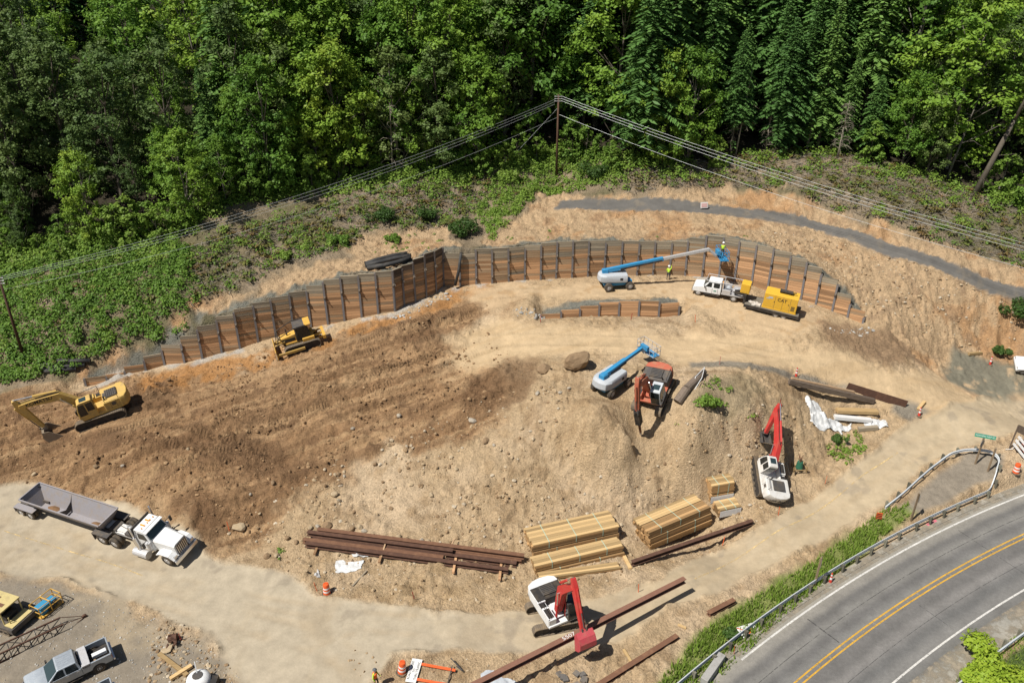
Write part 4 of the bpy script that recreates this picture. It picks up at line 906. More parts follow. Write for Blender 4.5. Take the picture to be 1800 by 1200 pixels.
def ferns(P, g):
    Cs, As, Bs, Ti = [], [], [], []; z = gz(P[:, 0], P[:, 1])
    for (x, y), zz in zip(P, z):
        n = int(g.integers(8, 15)); L = g.uniform(.45, 1.0); tb = g.uniform(0, 1)
        for j in range(n):
            az = g.uniform(0, 6.28); dv = np.array([math.cos(az), math.sin(az), 0]); sd = np.array([-dv[1], dv[0], 0]); e = g.uniform(.5, 1.1)
            p0 = np.array([x, y, zz]); p1 = p0 + dv * L * .5 + np.array([0, 0, L * .55 * e]); p2 = p0 + dv * L * 1.0 + np.array([0, 0, L * .35 * e])
            for a, b, w in ((p0, p1, .10), (p1, p2, .085)): Cs.append((a + b) / 2); As.append((b - a) * .55); Bs.append(sd * w * L * 1.2); Ti.append(tb)
    Vv, F = leafquads(np.array(Cs), np.array(As), np.array(Bs)); return Vv, F, np.repeat(np.array(Ti), 4)
Vv, F, t = ferns(np.vstack([scatter(D3, 1.0, g), scatter(D4, 1.15, g), scatter(D1, .15, g), scatter(D2, .15, g)]), g); stuff('fern_clumps', leaf_mesh('fern_clumps', Vv, F, LEAF_F, t), 'fern clumps and sprouts scattered over the logged hillside')
def sticks(P, g, L, r):
    z = gz(P[:, 0], P[:, 1]); n = len(P); az = g.uniform(0, math.pi, n); el = g.normal(0, .22, n); l = g.uniform(*L, n) * g.uniform(.4, 1, n); rr = g.uniform(*r, n)
    d = np.stack([np.cos(az) * np.cos(el), np.sin(az) * np.cos(el), np.sin(el)], 1); c = np.c_[P, z + g.uniform(.02, .22, n)]; q = unit(np.cross(d, np.array([0, 0, 1.0]))); w = np.cross(q, d)
    ring = [(q * math.cos(a) + w * math.sin(a)) * rr[:, None] for a in (0, 2.1, 4.2)]
    Vv = np.stack([c - d * l[:, None] / 2 + k for k in ring] + [c + d * l[:, None] / 2 + k * .5 for k in ring], 1).reshape(-1, 3)
    b = np.arange(n)[:, None] * 6; F = np.concatenate([b + np.array([[0, 1, 4, 3]]), b + np.array([[1, 2, 5, 4]]), b + np.array([[2, 0, 3, 5]])]); return Vv, F
Vv, F = sticks(np.vstack([scatter(D3, 7.0, g), scatter(D4, 8.0, g), scatter(D1, .35, g)]), g, (.4, 2.8), (.012, .05)); me = fast_mesh('slash_sticks', Vv, F, True); me.materials.append(TWIG); stuff('slash_sticks', me, 'grey slash branches littering the logged hillside')
# grass on the verge and beyond the highway
def grass(P, g, L):
    n = len(P); z = gz(P[:, 0], P[:, 1]); az = g.uniform(0, 6.28, n); dv = np.stack([np.cos(az), np.sin(az), np.zeros(n)], 1); l = g.uniform(*L, n)[:, None]
    up_ = np.array([0, 0, 1.0]); lean = g.uniform(.1, .6, n)[:, None]; c = np.c_[P, z]; a = (up_ + dv * lean) * l; s_ = np.cross(dv, up_) * .045
    return leafquads(c + a * .5, a * .55, s_)
VG = [(1130,1230),(1165,1190),(1235,1110),(1330,1048),(1440,980),(1540,905),(1598,886),(1600,905),(1500,985),(1380,1082),(1275,1185),(1240,1230)]
pv_ = scatter(VG, 120, g); pv_ = pv_[fbm(pv_[:, 0] * .8, pv_[:, 1] * .8, 91, 3) > -.28 + .3 * g.uniform(-1, 1, len(pv_))]
Vv, F = grass(pv_, g, (.14, .55)); stuff('verge_grass', leaf_mesh('verge_grass', Vv, F, GRASS), 'lush green grass strip between haul road and highway guardrail')
Vv, F = grass(scatter([(1640,1230),(1700,1180),(1780,1120),(1900,1060),(1900,1230)], 60, g), g, (.12, .4)); stuff('verge_grass', leaf_mesh('verge_grass', Vv, F, GRASS), 'green grass beyond the lower right guardrail')
Vv, F, t = tufts(np.vstack([scatter([(1215,720),(1225,690),(1260,665),(1290,690),(1270,725)], 1.6, g), scatter([(1180,750),(1195,730),(1215,760),(1190,775)], 1, g), scatter([(1120,755),(1180,740),(1170,770),(1130,775)], .6, g), scatter([(1290,660),(1330,700),(1340,740),(1310,740)], .5, g)]), g, 34, (.2, .65), (.15, .5), .12); stuff('weed_patches', leaf_mesh('weed_patches', Vv, F, LEAF_S, t), 'green weeds on the earth mound behind the orange excavator')
Vv, F, t = tufts(np.vstack([scatter([(1455,800),(1460,765),(1500,755),(1530,790),(1490,815)], 3.5, g)]), g, 30, (.2, .55), (.15, .45), .11); stuff('weed_patches', leaf_mesh('weed_patches', Vv, F, GRASS, t), 'olive weeds below the white plastic sheeting')
Vv, F, t = tufts(np.vstack([scatter([(880,420),(1000,395),(1240,395),(1400,430),(1400,460),(1240,405),(900,430)], .07, g), scatter([(610,450),(640,410),(770,395),(790,430),(700,460)], .35, g), scatter([(1520,470),(1800,560),(1800,640),(1650,590)], .03, g), scatter([(480,955),(520,960),(510,985),(480,980)], 1.0, g)]), g, 22, (.12, .4), (.1, .35), .10); stuff('weed_tufts', leaf_mesh('weed_tufts', Vv, F, LEAF_S, t), 'small green weeds on the bare cut slopes')
# single shrubs
def shrub(px, py, r, h, mat, label, n=900, leaf=.11, seed=0):
    p = G(px, py); g = np.random.default_rng(seed + 100); root = empty('shrub', p, 0, label, 'shrub'); Cs, Ns = [], []
    for i in range(14):
        c = np.array([g.normal() * r * .42, g.normal() * r * .42, h * g.uniform(.3, .75)]); d = unit(g.normal(size=(n // 14, 3))); Cs.append(c + d * r * g.uniform(.3, .5) * np.array([1, 1, .8]) * g.uniform(.6, 1, (n // 14, 1))); Ns.append(d + np.array([0, 0, .6]))
    Vv, F = leaves_for(np.concatenate(Cs), np.concatenate(Ns), leaf, g); link('foliage', leaf_mesh('foliage', Vv, F, mat), root)
    T = MB()
    for i in range(6): a = i * 1.05; T.cyl((0, 0, -.1), (math.cos(a) * r * .5, math.sin(a) * r * .5, h * .6), .03, .012, 5, False)
    T.build('stems', BARK, root); return root
for i, (px, py, r, h, m, lb) in enumerate([(676,388,1.6,1.7,LEAF_D,'dark round shrub left of the pair of shrubs on the slope'),(750,383,1.5,1.6,LEAF_D,'dark shrub between two others on the slope above the black pipes'),(812,415,1.9,2.2,LEAF_D,'large dark shrub at the bend of the plank wall'),
  (598,430,1.2,1.3,LEAF_S,'bright round bush on bare soil above the left wall'),(690,425,1.0,1.0,LEAF_S,'low bright bush right of the round bush above the wall'),(895,318,1.5,1.6,LEAF_S,'rounded green bush left of the utility pole'),(1048,312,2.0,2.2,LEAF_D,'big dark bush right of the utility pole'),
  (505,455,1.0,1.0,LEAF_S,'green bush at the brow of the cut above the left wall'),(1755,622,.9,.9,LEAF_D,'dark green bush beside the traffic cone and white car'),(1800,560,2.2,2.4,LEAF_D,'dark bush cut off by the right edge of the picture'),
  (1728,1212,2.3,2.5,LEAF_Y,'bright yellow green bush at the lower right corner'),(1812,1228,1.9,2.0,LEAF_Y,'yellow green bush right of the larger one in the corner'),(1290,1120,.7,.7,LEAF_D,'dark weed bush beside the white board with an orange cross'),(1245,715,1.2,1.1,LEAF_S,'bright leafy bush on the earth mound beside the old log'),(1470,775,.7,.6,LEAF_D,'small dark fern bush on the white plastic sheet')]):
    shrub(px, py, r, h, m, lb, n=int((500 + 500 * r) * (3.2 if m is LEAF_Y else 1.4)), leaf=.09 + .02 * r, seed=i)
# ------------------------------------------------------------ machines
def C_(name, col, **k): return paint(name, col, **k)
Y_KOM = C_('excavator_yellow_paint', (.60, .39, .10), rough=.55, dirt=.34)
Y_CAT = C_('machine_yellow_paint', (.64, .36, .05), rough=.5, dirt=.32)
Y_GEN = C_('generator_yellow_paint', (.68, .40, .035), rough=.4, dirt=.06)
ORNG = C_('orange_machine_paint', (.42, .085, .045), rough=.55, dirt=.35)
REDP = C_('red_machine_paint', (.50, .025, .025), rough=.42, dirt=.16)
PINKR = C_('faded_red_paint', (.46, .05, .07), rough=.5, dirt=.2)
WHT = C_('white_paint', (.74, .75, .75), rough=.38, dirt=.14)
WHTD = C_('dusty_white_paint', (.68, .67, .64), rough=.45, dirt=.2)
BLUE = C_('lift_blue_paint', (.02, .235, .47), rough=.4, dirt=.08)
LGREY = C_('light_grey_paint', (.44, .47, .50), rough=.45, dirt=.08)
DGREY = C_('dark_grey_metal', (.055, .055, .058), rough=.55, dirt=.2)
BLACK = C_('black_metal', (.018, .018, .02), rough=.55, dirt=.12)
TRACKM = C_('track_steel', (.15, .125, .10), rough=.7, metal=.2, dirt=.55)
MUD = C_('muddy_steel', (.16, .12, .085), rough=.8, dirt=.6)
CHROME = C_('chrome', (.75, .75, .76), rough=.15, metal=1.0, dirt=.02)
TYRE = C_('tyre_rubber', (.030, .029, .028), rough=.85, dirt=.35)
RIMW = C_('wheel_rim', (.55, .55, .55), rough=.4, metal=.4, dirt=.2)
SILV = C_('silver_car_paint', (.42, .46, .50), rough=.28, metal=.55, dirt=.05)
ALU = C_('aluminium', (.58, .58, .59), rough=.4, metal=.5, dirt=.12)
GLS = glass()
GLSB = glass('tinted_glass', (.03, .05, .055))
REDL = C_('red_lamp', (.45, .02, .02), rough=.2, dirt=0)
AMBER = C_('amber_lamp', (.75, .30, .03), rough=.25, dirt=0)
LETT = C_('black_lettering', (.015, .015, .02), rough=.6, dirt=0)

def place(root, pf, pb, xf, xb, yside=0.0, fit=False, lift=0.0, tilt=True):
    """put local ground points (xf,yside),(xb,yside) over the ground seen at picture points pf, pb"""
    f, b = G(*pf), G(*pb); d = Vector((f.x - b.x, f.y - b.y)); k = d.length / (xf - xb) if fit else 1.0; d.normalize(); sd = Vector((-d.y, d.x))
    mid = Vector((f.x + b.x, f.y + b.y)) / 2; c = mid - d * k * (xf + xb) / 2 - sd * yside * k
    h = abs(yside) * k + .01; L = k * (xf - xb) / 2; m0 = c + d * k * (xf + xb) / 2
    e = lambda p: float(gz(p.x, p.y)); hh = max(h, .8)
    pts = [(a * L, s_ * hh, e(m0 + d * a * L + sd * s_ * hh)) for a in (-1, -.33, .33, 1) for s_ in (-1, 1)]
    A = np.array([(p[0], p[1], 1) for p in pts]); sol = np.linalg.lstsq(A, np.array([p[2] for p in pts]), rcond=None)[0]
    sx, sy = (sol[0], sol[1]) if tilt else (0, 0)
    X = Vector((d.x, d.y, sx)).normalized(); Y = Vector((sd.x, sd.y, sy)); Z = X.cross(Y).normalized(); Y = Z.cross(X)
    z = sol[2] - sx * k * (xf + xb) / 2 + lift
    root.matrix_world = Matrix(((X.x*k, Y.x*k, Z.x*k, c.x), (X.y*k, Y.y*k, Z.y*k, c.y), (X.z*k, Y.z*k, Z.z*k, z), (0, 0, 0, 1)))
    return k
def wheel(parent, c, r, w, rim=RIMW, name='wheel', dual=False, steer=0):
    """tyre with rounded shoulders along local y, rim as sub-part"""
    n = 20; prof = [(-.5, .62), (-.5, .86), (-.38, .97), (.0, 1.0), (.38, .97), (.5, .86), (.5, .62)]
    rings = [[(math.cos(2*math.pi*i/n) * q * r, p * w, math.sin(2*math.pi*i/n) * q * r) for i in range(n)] for p, q in prof]
    o = MB().loft(rings, cap=False).build(name, TYRE, parent, smooth=True); o.location = c; o.rotation_euler = (0, 0, steer)
    m = MB(); s_ = 1 if c[1] > 0 else -1
    m.cyl((0, s_ * w * .20, 0), (0, s_ * w * .36, 0), r * .62, r * .60, 18); m.cyl((0, s_ * w * .36, 0), (0, s_ * w * .46, 0), r * .22, r * .18, 10)
    m.cyl((0, -s_ * w * .40, 0), (0, s_ * w * .2, 0), r * .63, r * .63, 18)
    for i in range(8): a = i * math.pi / 4; m.box((math.cos(a) * r * .40, s_ * w * .38, math.sin(a) * r * .40), (.06, .03, .06))
    m.build('rim', rim, o); return o
def track(parent, y, L, H, w, z0=0.0, name='track', shoe=.17, mat=TRACKM, x0=0.0, drive=None):
    """crawler belt: shoes laid round an oval, rollers and frame inside"""
    r = H / 2; path = []; S = L - H; per = 2 * S + 2 * math.pi * r; n = int(per / shoe)
    m = MB()
    for i in range(n):
        s = per * i / n
        if s < S: p = (-S/2 + s, 0); a = 0
        elif s < S + math.pi * r: t = (s - S) / r; p = (S/2 + r * math.sin(t), r - r * math.cos(t)); a = t
        elif s < 2*S + math.pi * r: p = (S/2 - (s - S - math.pi * r), 2 * r); a = math.pi
        else: t = (s - 2*S - math.pi * r) / r; p = (-S/2 - r * math.sin(t), r + r * math.cos(t)); a = math.pi + t
        M_ = Matrix.Rotation(-a, 3, 'Y'); c = Vector((x0 + p[0], y, z0 + p[1] + 0)) + M_ @ Vector((0, 0, .03))
        m.box(c, (shoe * .93, w, .05), rot=M_); m.box(c + M_ @ Vector((0, 0, -.04)), (.03, w, .04), rot=M_)
    t = m.build(name, mat, parent)
    f = MB(); f.bb(x0 - S/2, x0 + S/2, y - w * .22, y + w * .22, z0 + .16, z0 + H - .16)
    f.cyl((x0 + S/2, y - w*.3, z0 + r), (x0 + S/2, y + w*.3, z0 + r), r * .86, n=16); f.cyl((x0 - S/2, y - w*.3, z0 + r), (x0 - S/2, y + w*.3, z0 + r), r * .86, n=16)
    for i in range(6): xx = x0 - S/2 + S * (i + .5) / 6; f.cyl((xx, y - w*.34, z0 + .15), (xx, y + w*.34, z0 + .15), .11, n=10)
    f.build('roller_frame', BLACK, t); return t
def plate(P, th):
    """outline around a centre line with a thickness at each point"""
    P = [Vector((*p, 0)) for p in P]; n = len(P); Lf, Rt = [], []
    for i in range(n):
        a = P[max(0, i-1)]; b = P[min(n-1, i+1)]; d = (b - a).normalized(); nn = Vector((-d.y, d.x, 0)); Lf.append(P[i] + nn * th[i] / 2); Rt.append(P[i] - nn * th[i] / 2)
    return [(p.x, p.y) for p in Lf + Rt[::-1]]
def excavator(name, label, body, armc, cabc, pose, bsc=1.0, swing=0.0, tool='bucket', cat='excavator', hood=None, cw=None, toolmat=None, extra=None, upscale=1.0):
    """pose: elbow, boom tip, stick tip in the boom plane (x forward, z up)"""
    root = empty(name, (0, 0, 0), 0, label, cat)
    for s_ in (1, -1): track(root, s_ * 1.2, 4.45, .92, .6)
    MB().bb(-1.1, 1.1, -.95, .95, .38, .75).cyl((0, 0, .7), (0, 0, 1.02), .62, n=18).build('undercarriage', MUD, root)
    parts = []
    hood = hood or body; cw = cw or body
    d = MB().bb(-2.1, 1.45, -1.32, 1.32, 1.0, 1.22).bb(-2.1, -.55, -1.32, -.62, 1.22, 1.95).bb(.0, 1.35, -1.32, -.62, 1.22, 1.85).bb(-.6, .0, -1.30, -.64, 1.22, 1.70)
    parts.append(d.build('deck', body, root, bevel=.04))
    h = MB().bb(-2.15, -.65, -1.30, 1.32, 1.22, 2.02); parts.append(h.build('engine_hood', hood, root, bevel=.06))
    hp = MB().bb(-2.0, -.95, -.62, .62, 2.02, 2.16); parts.append(hp.build('hood_panel', DGREY, root, bevel=.04))
    v = MB()
    for i in range(6): v.bb(-1.95 + .17 * i, -1.87 + .17 * i, -.55, .55, 2.16, 2.175)
    parts.append(MB().bb(-.55, -.15, -1.2, -.75, 1.7, 1.78).build('filler_cap', BLACK, root)); parts.append(v.build('vents', BLACK, root)); parts.append(MB().bb(.15, 1.15, -1.22, -.72, 1.85, 1.87).build('step_plate', BLACK, root)); parts.append(MB().cyl((-.85, .8, 2.0), (-.85, .8, 2.45), .07).build('exhaust', BLACK, root))
    rings = []
    for z, k in ((1.0, .96), (1.12, 1.0), (1.95, 1.0), (2.08, .96)):
        rings.append([(-2.05, 1.36 * k, z), (-2.55 * (.5 + .5 * k), 1.25 * k, z), (-2.82 * (.5 + .5 * k), .75 * k, z), (-2.9 * (.5 + .5 * k), 0, z), (-2.82 * (.5 + .5 * k), -.75 * k, z), (-2.55 * (.5 + .5 * k), -1.25 * k, z), (-2.05, -1.36 * k, z)])
    w = MB().loft(rings).build('counterweight', cw, root, bevel=.05); parts.append(w)
    cb = MB().ext([(.02, 1.08), (1.42, 1.08), (1.62, 1.35), (1.52, 2.2), (1.32, 2.86), (1.1, 2.95), (.1, 2.95), (.02, 2.8)], .36, 1.34); cab = cb.build('cab', cabc, root, bevel=.05); parts.append(cab)
    # side, front, top and rear panes stand a little proud of the shell
    MB().ext([(.80, 1.55), (1.46, 1.55), (1.42, 2.15), (1.26, 2.72), (.80, 2.72)], 1.335, 1.352).build('side_window', GLS, cab); MB().ext([(.10, 1.85), (.70, 1.85), (.70, 2.72), (.10, 2.72)], 1.335, 1.352).build('side_window', GLS, cab)
    MB().add([(1.635, .44, 1.42), (1.635, 1.26, 1.42), (1.555, 1.26, 2.2), (1.555, .44, 2.2), (1.36, 1.26, 2.82), (1.36, .44, 2.82)], [(0, 1, 2, 3), (3, 2, 4, 5)]).build('windscreen', GLS, cab)
    MB().ext([(.80, 1.55), (1.46, 1.55), (1.42, 2.15), (1.26, 2.72), (.80, 2.72)], .348, .362).build('side_window', GLS, cab)
    MB().bb(.0, .03, .48, 1.22, 1.95, 2.7).build('rear_window', GLS, cab)
    MB().bb(.45, 1.05, .52, 1.18, 2.945, 2.965).build('roof_hatch', GLSB, cab)
    hr = MB().tube([(-.5, -1.28, 1.7), (-.5, -1.28, 2.5), (1.2, -1.28, 2.4), (1.3, -1.28, 1.85)], .025, 5).tube([(-2.0, 1.25, 2.02), (-2.0, 1.25, 2.4), (-.8, 1.25, 2.4), (-.8, 1.25, 2.02)], .025, 5).tube([(1.45, 1.3, 2.4), (1.6, 1.5, 2.4)], .02, 5).box((1.62, 1.55, 2.3), (.05, .16, .3)); parts.append(hr.build('handrail', BLACK, root))
    sm_ = MB()
    for xs in (-1.7, -1.2): sm_.bb(xs - .012, xs + .012, 1.318, 1.328, 1.25, 1.95)
    sm_.bb(-1.65, -1.3, 1.318, 1.326, 1.5, 1.85); parts.append(sm_.build('panel_seams', DGREY, root))
    A = (.45, 1.55); E, B, S_ = pose[:3]
    bo = MB().ext(plate([A, ((A[0]*.55 + E[0]*.45), (A[1]*.55 + E[1]*.45)), E, (E[0]*.5 + B[0]*.5, E[1]*.5 + B[1]*.5 + .05), B], [.42, .66, .78, .58, .36]), -.27, .27); boom = bo.build('boom', armc, root, bevel=.03); parts.append(boom)
    cyl = MB()
    for s_ in (.42, -.42): 
        p0 = Vector((.95, s_, 1.25)); p1 = Vector((E[0] * .92 + .1, s_, E[1] - .25)); m_ = p0.lerp(p1, .55); cyl.cyl(p0, m_, .095, n=10)
    parts.append(cyl.build('lift_cylinder', armc, boom))
    rod = MB()
    for s_ in (.42, -.42): p0 = Vector((.95, s_, 1.25)); p1 = Vector((E[0] * .92 + .1, s_, E[1] - .25)); rod.cyl(p0.lerp(p1, .5), p1, .055, n=8)
    rod.cyl((p1.x, -.48, p1.z), (p1.x, .48, p1.z), .07, n=8); rod.build('cylinder_rod', CHROME, boom)
    Ev, Bv, Sv = Vector((E[0], E[1])), Vector(B), Vector(S_); sd = (Sv - Bv).normalized(); tail = Bv - sd * .75
    bd = (Bv - Ev).normalized(); nb = Vector((-bd.y, bd.x)); p0 = Ev + nb * .52; p1 = tail + Vector((0, .02)); 
    sc = MB().cyl((p0.x, 0, p0.y), (p0.x*.45 + p1.x*.55, 0, p0.y*.45 + p1.y*.55), .11, n=10); sc.build('stick_cylinder', armc, boom)
    MB().cyl((p0.x*.5 + p1.x*.5, 0, p0.y*.5 + p1.y*.5), (p1.x, 0, p1.y), .06, n=8).build('cylinder_rod', CHROME, boom)
    st = MB().ext(plate([tuple(tail), tuple(Bv), tuple(Bv.lerp(Sv, .45)), tuple(Sv)], [.22, .62, .46, .26]), -.2, .2); stick = st.build('stick', armc, root, bevel=.03); parts.append(stick)
    ns = Vector((-sd.y, sd.x)); ns = ns if ns.x > 0 else -ns
    q0 = Bv + ns * .42; q1 = Sv + ns * .30 - sd * .35; MB().cyl((q0.x, 0, q0.y), (q0.x*.4 + q1.x*.6, 0, q0.y*.4 + q1.y*.6), .085, n=8).build('tool_cylinder', armc, stick)
    MB().cyl((q0.x*.5 + q1.x*.5, 0, q0.y*.5 + q1.y*.5), (q1.x, 0, q1.y), .05, n=8).bar((q1.x, -.18, q1.y), tuple((Sv.x + .25 * ns.x + sd.x*.2, -.18, Sv.y + .25 * ns.y + sd.y*.2)), .1).bar((q1.x, .18, q1.y), tuple((Sv.x + .25 * ns.x + sd.x*.2, .18, Sv.y + .25 * ns.y + sd.y*.2)), .1).build('linkage', CHROME if False else DGREY, stick)
    hose = MB()
    for s_ in (-.14, .14): hose.tube([(E[0] - .4, s_, E[1] + .45), (E[0] + .3, s_, E[1] + .52), ((E[0] + B[0]) / 2, s_, (E[1] + B[1]) / 2 + .5), (B[0] - .1, s_, B[1] + .35)], .03, 5)
    hose.build('hoses', BLACK, boom)
    ang = pose[3]; tm = toolmat or armc
    def tl(p): p = (p[0] * bsc, p[1] * bsc); ca_, sa_ = math.cos(ang), math.sin(ang); return (S_[0] + p[0] * ca_ - p[1] * sa_, S_[1] + p[0] * sa_ + p[1] * ca_)
    if tool == 'bucket':
        # open scoop: curved back, side plates, teeth.  local: pin at 0,0; mouth towards -x
        back = [(.22, .12), (.45, -.25), (.48, -.65), (.30, -1.02), (-.05, -1.22), (-.55, -1.28)]; inn = [(.12, .02), (.36, -.28), (.38, -.62), (.22, -.93), (-.07, -1.12), (-.55, -1.20)]
        b = MB(); b.ext([tl(p) for p in back] + [tl(p) for p in inn[::-1]], -.58 * bsc, .58 * bsc)
        side = [tl(p) for p in [(.20, .10), (.45, -.25), (.48, -.65), (.30, -1.02), (-.05, -1.22), (-.55, -1.28), (-.40, -.75), (-.12, -.1)]]
        b.ext(side, -.60 * bsc, -.565 * bsc); b.ext(side, .565 * bsc, .60 * bsc); bk = b.build('bucket', tm, root); parts.append(bk)
        t = MB()
        for i in range(5): y = (-.5 + .25 * i) * bsc; p = tl((-.55, -1.24)); q = tl((-.82, -1.27)); t.bar((p[0], y, p[1]), (q[0], y, q[1]), .11, .07, w2=.05, h2=.02)
        t.build('teeth', MUD, bk); MB().ext([tl(p) for p in [(-.12, .16), (.24, .16), (.30, -.06), (-.12, -.12)]], -.22, .22).build('bucket_ears', tm, bk)
    elif tool == 'hammer':
        b = MB(); b.ext([tl(p) for p in [(-.28, .15), (.28, .15), (.30, -1.7), (-.30, -1.7)]], -.28, .28); hm = b.build('hammer', BLACK, root, bevel=.05); parts.append(hm)
        p, q = tl((0, -1.6)), tl((0, -3.0)); MB().cyl((p[0], 0, p[1]), (q[0], 0, q[1]), .14, .12, 10).build('hammer_point', RUST, hm); r_ = tl((0, -3.55)); MB().cyl((q[0], 0, q[1]), (r_[0], 0, r_[1]), .12, .03, 10).build('chisel_tip', ALU, hm)
    for p in parts:
        if p.parent == root: p.rotation_euler = (0, 0, swing); p.scale = (upscale,) * 3
    root['swing'] = swing
    return root, parts, boom, cab, w
Rt = math.pi / 2
# yellow excavator digging at the left
ex, ps, boom, cab, cw = excavator('excavator', 'yellow excavator with lettered boom digging at the left edge of the dirt slope', Y_KOM, Y_KOM, Y_KOM, [(2.4, 3.7), (5.5, 4.1), (4.6, 1.1), R(-20)], bsc=1.35, swing=R(6), hood=Y_KOM, toolmat=paint('worn_bucket_steel', (.34, .28, .21), .6, .2, .4))
place(ex, (136, 764), (226, 733), 2.225, -2.225, 1.5, fit=True)
MB().bb(-1.35, -.75, -.3, .3, 2.01, 2.1).build('vent_cover', DGREY, ps[1])
text('lettering', 'KOMATSU', .42, LETT, boom, (4.3, .30, 3.42), (Rt, 0, math.pi), -1.0) if False else None
t_ = text('lettering', 'KOMATSU', .46, LETT, boom, (3.9, .285, 3.98), (Rt, R(5), math.pi))
# red excavator holding a beam
ex, ps, boom, cab, cw = excavator('excavator', 'bright red excavator with white housing holding a long steel beam above the road', WHT, REDP, BLACK, [(.95, 4.5), (2.7, 6.5), (4.3, 3.3), R(30)], bsc=1.2, swing=R(-78), hood=BLACK, cw=WHT, toolmat=PINKR)
place(ex, (1030, 1104), (938, 1122), 2.225, -2.225, -1.5, fit=True)
MB().bb(-2.0, 1.3, -1.345, -1.325, 1.02, 1.9).build('side_panel', WHT, ps[0])
# white excavator with red boom seen from behind
ex, ps, boom, cab, cw = excavator('excavator', 'white excavator with red boom seen from behind beside the lumber stacks', WHTD, REDP, WHTD, [(2.8, 3.1), (6.3, 3.8), (4.7, 1.4), R(-70)], bsc=.9, swing=R(0), cw=WHTD, toolmat=DGREY)
stand3(ex, G(1339, 815), G(1346, 862), 0, .42); ex.scale = ex.scale * .9
text('lettering', 'Link-Belt', .52, LETT, cw, (-2.915, .0, 1.50), (Rt, 0, -Rt))
MB().bb(-2.0, -.95, -.66, .66, 2.1, 2.2).build('hood_cover', DGREY, ps[1])
# orange excavator with a hydraulic hammer
ex, ps, boom, cab, cw = excavator('excavator', 'orange excavator with hydraulic hammer pointing down the bank edge', ORNG, ORNG, LGREY, [(1.2, 4.4), (2.6, 5.5), (3.8, 2.9), R(6)], swing=R(2), tool='hammer', hood=DGREY, cw=ORNG)
stand3(ex, G(1140, 722), G(1160, 678), 0, .5)
ex.scale = ex.scale * .98

# ------------------------------------------------------------ bulldozer
def bulldozer():
    root = empty('bulldozer', (0, 0, 0), 0, 'yellow bulldozer with black cab roof pushing soil along the left plank wall', 'bulldozer')
    for s_ in (1, -1): track(root, s_ * .95, 3.9, 1.05, .56)
    MB().bb(-1.5, 1.6, -.62, .62, .45, 1.2).build('frame', Y_CAT, root)
    hd = MB().ext([(.35, 1.2), (2.05, 1.2), (2.05, 1.85), (.35, 2.05)], -.48, .48).build('engine_hood', Y_CAT, root, bevel=.04); MB().bb(2.04, 2.07, -.42, .42, 1.25, 1.8).build('grille', BLACK, hd); MB().cyl((1.2, .15, 1.9), (1.2, .15, 2.75), .07).build('exhaust', BLACK, hd); MB().bb(.5, 1.9, -.5, .5, 1.3, 1.7).build('side_panel', BLACK, hd)
    cb = MB().ext([(-1.15, 1.2), (.40, 1.2), (.25, 2.75), (-1.05, 2.75)], -.72, .72).build('cab', BLACK, root, bevel=.05)
    MB().ext([(-.95, 1.75), (.2, 1.75), (.12, 2.6), (-.9, 2.6)], .715, .73).build('side_window', GLS, cb); MB().ext([(-.95, 1.75), (.2, 1.75), (.12, 2.6), (-.9, 2.6)], -.73, -.715).build('side_window', GLS, cb)
    MB().bb(-.95, .4, -.85, .85, 2.75, 2.88).build('roof', DGREY, root, bevel=.04); MB().bb(-1.5, -.8, -.8, .8, 2.76, 2.95).build('air_unit', Y_CAT, root, bevel=.06)
    MB().bb(-1.5, -.2, .62, .98, 1.05, 1.45).build('fender', Y_CAT, root, bevel=.04); MB().bb(-1.5, -.2, -.98, -.62, 1.05, 1.45).build('fender', Y_CAT, root, bevel=.04)
    sw = MB()
    for s_ in (1, -1): sw.tube([(2.55, s_ * .85, 1.0), (2.2, s_ * .85, 2.3), (.35, s_ * .85, 2.95), (-.9, s_ * .85, 2.98)], .05, 6); sw.tube([(2.2, s_ * .85, 2.3), (1.9, s_ * .6, 1.7)], .04, 5)
    sw.tube([(2.2, -.85, 2.3), (2.2, .85, 2.3)], .05); sw.build('sweep_bars', BLACK, root)
    pr = []
    for a in np.linspace(-.6, .62, 7): pr.append((3.15 - .38 * math.cos(a) + .05, .62 + .85 * a))
    pr2 = [(x - .06, z) for x, z in pr[::-1]]; bl = MB().ext(pr + pr2, -1.62, 1.62).build('blade', Y_CAT, root); MB().bb(2.88, 2.98, -1.6, 1.6, .05, .28).build('cutting_edge', MUD, bl)
    MB().bar((2.75, 1.28, .5), (-.2, 1.28, .5), .16, .26).bar((2.75, -1.28, .5), (-.2, -1.28, .5), .16, .26).bar((2.75, .45, 1.2), (1.6, .5, 1.5), .1).bar((2.75, -.45, 1.2), (1.6, -.5, 1.5), .1).build('push_arms', paint('worn_yellow_paint', (.50, .31, .06), .6, 0, .5), root)
    rp = MB().bar((-1.5, .45, 1.1), (-2.3, .45, 1.25), .16).bar((-1.5, -.45, 1.1), (-2.3, -.45, 1.25), .16).bar((-1.5, .45, .7), (-2.4, .45, .75), .16).bar((-1.5, -.45, .7), (-2.4, -.45, .75), .16).box((-2.5, 0, .95), (.32, 2.0, .42)).build('ripper', Y_CAT, root); t = MB()
    for y in (-.8, 0, .8): t.bar((-2.5, y, .9), (-2.62, y, .15), .10, .2)
    t.build('ripper_tooth', DGREY, rp); return root
bd = bulldozer(); place(bd, (504, 628), (566, 607), 1.5, -1.5, 1.23, fit=False)

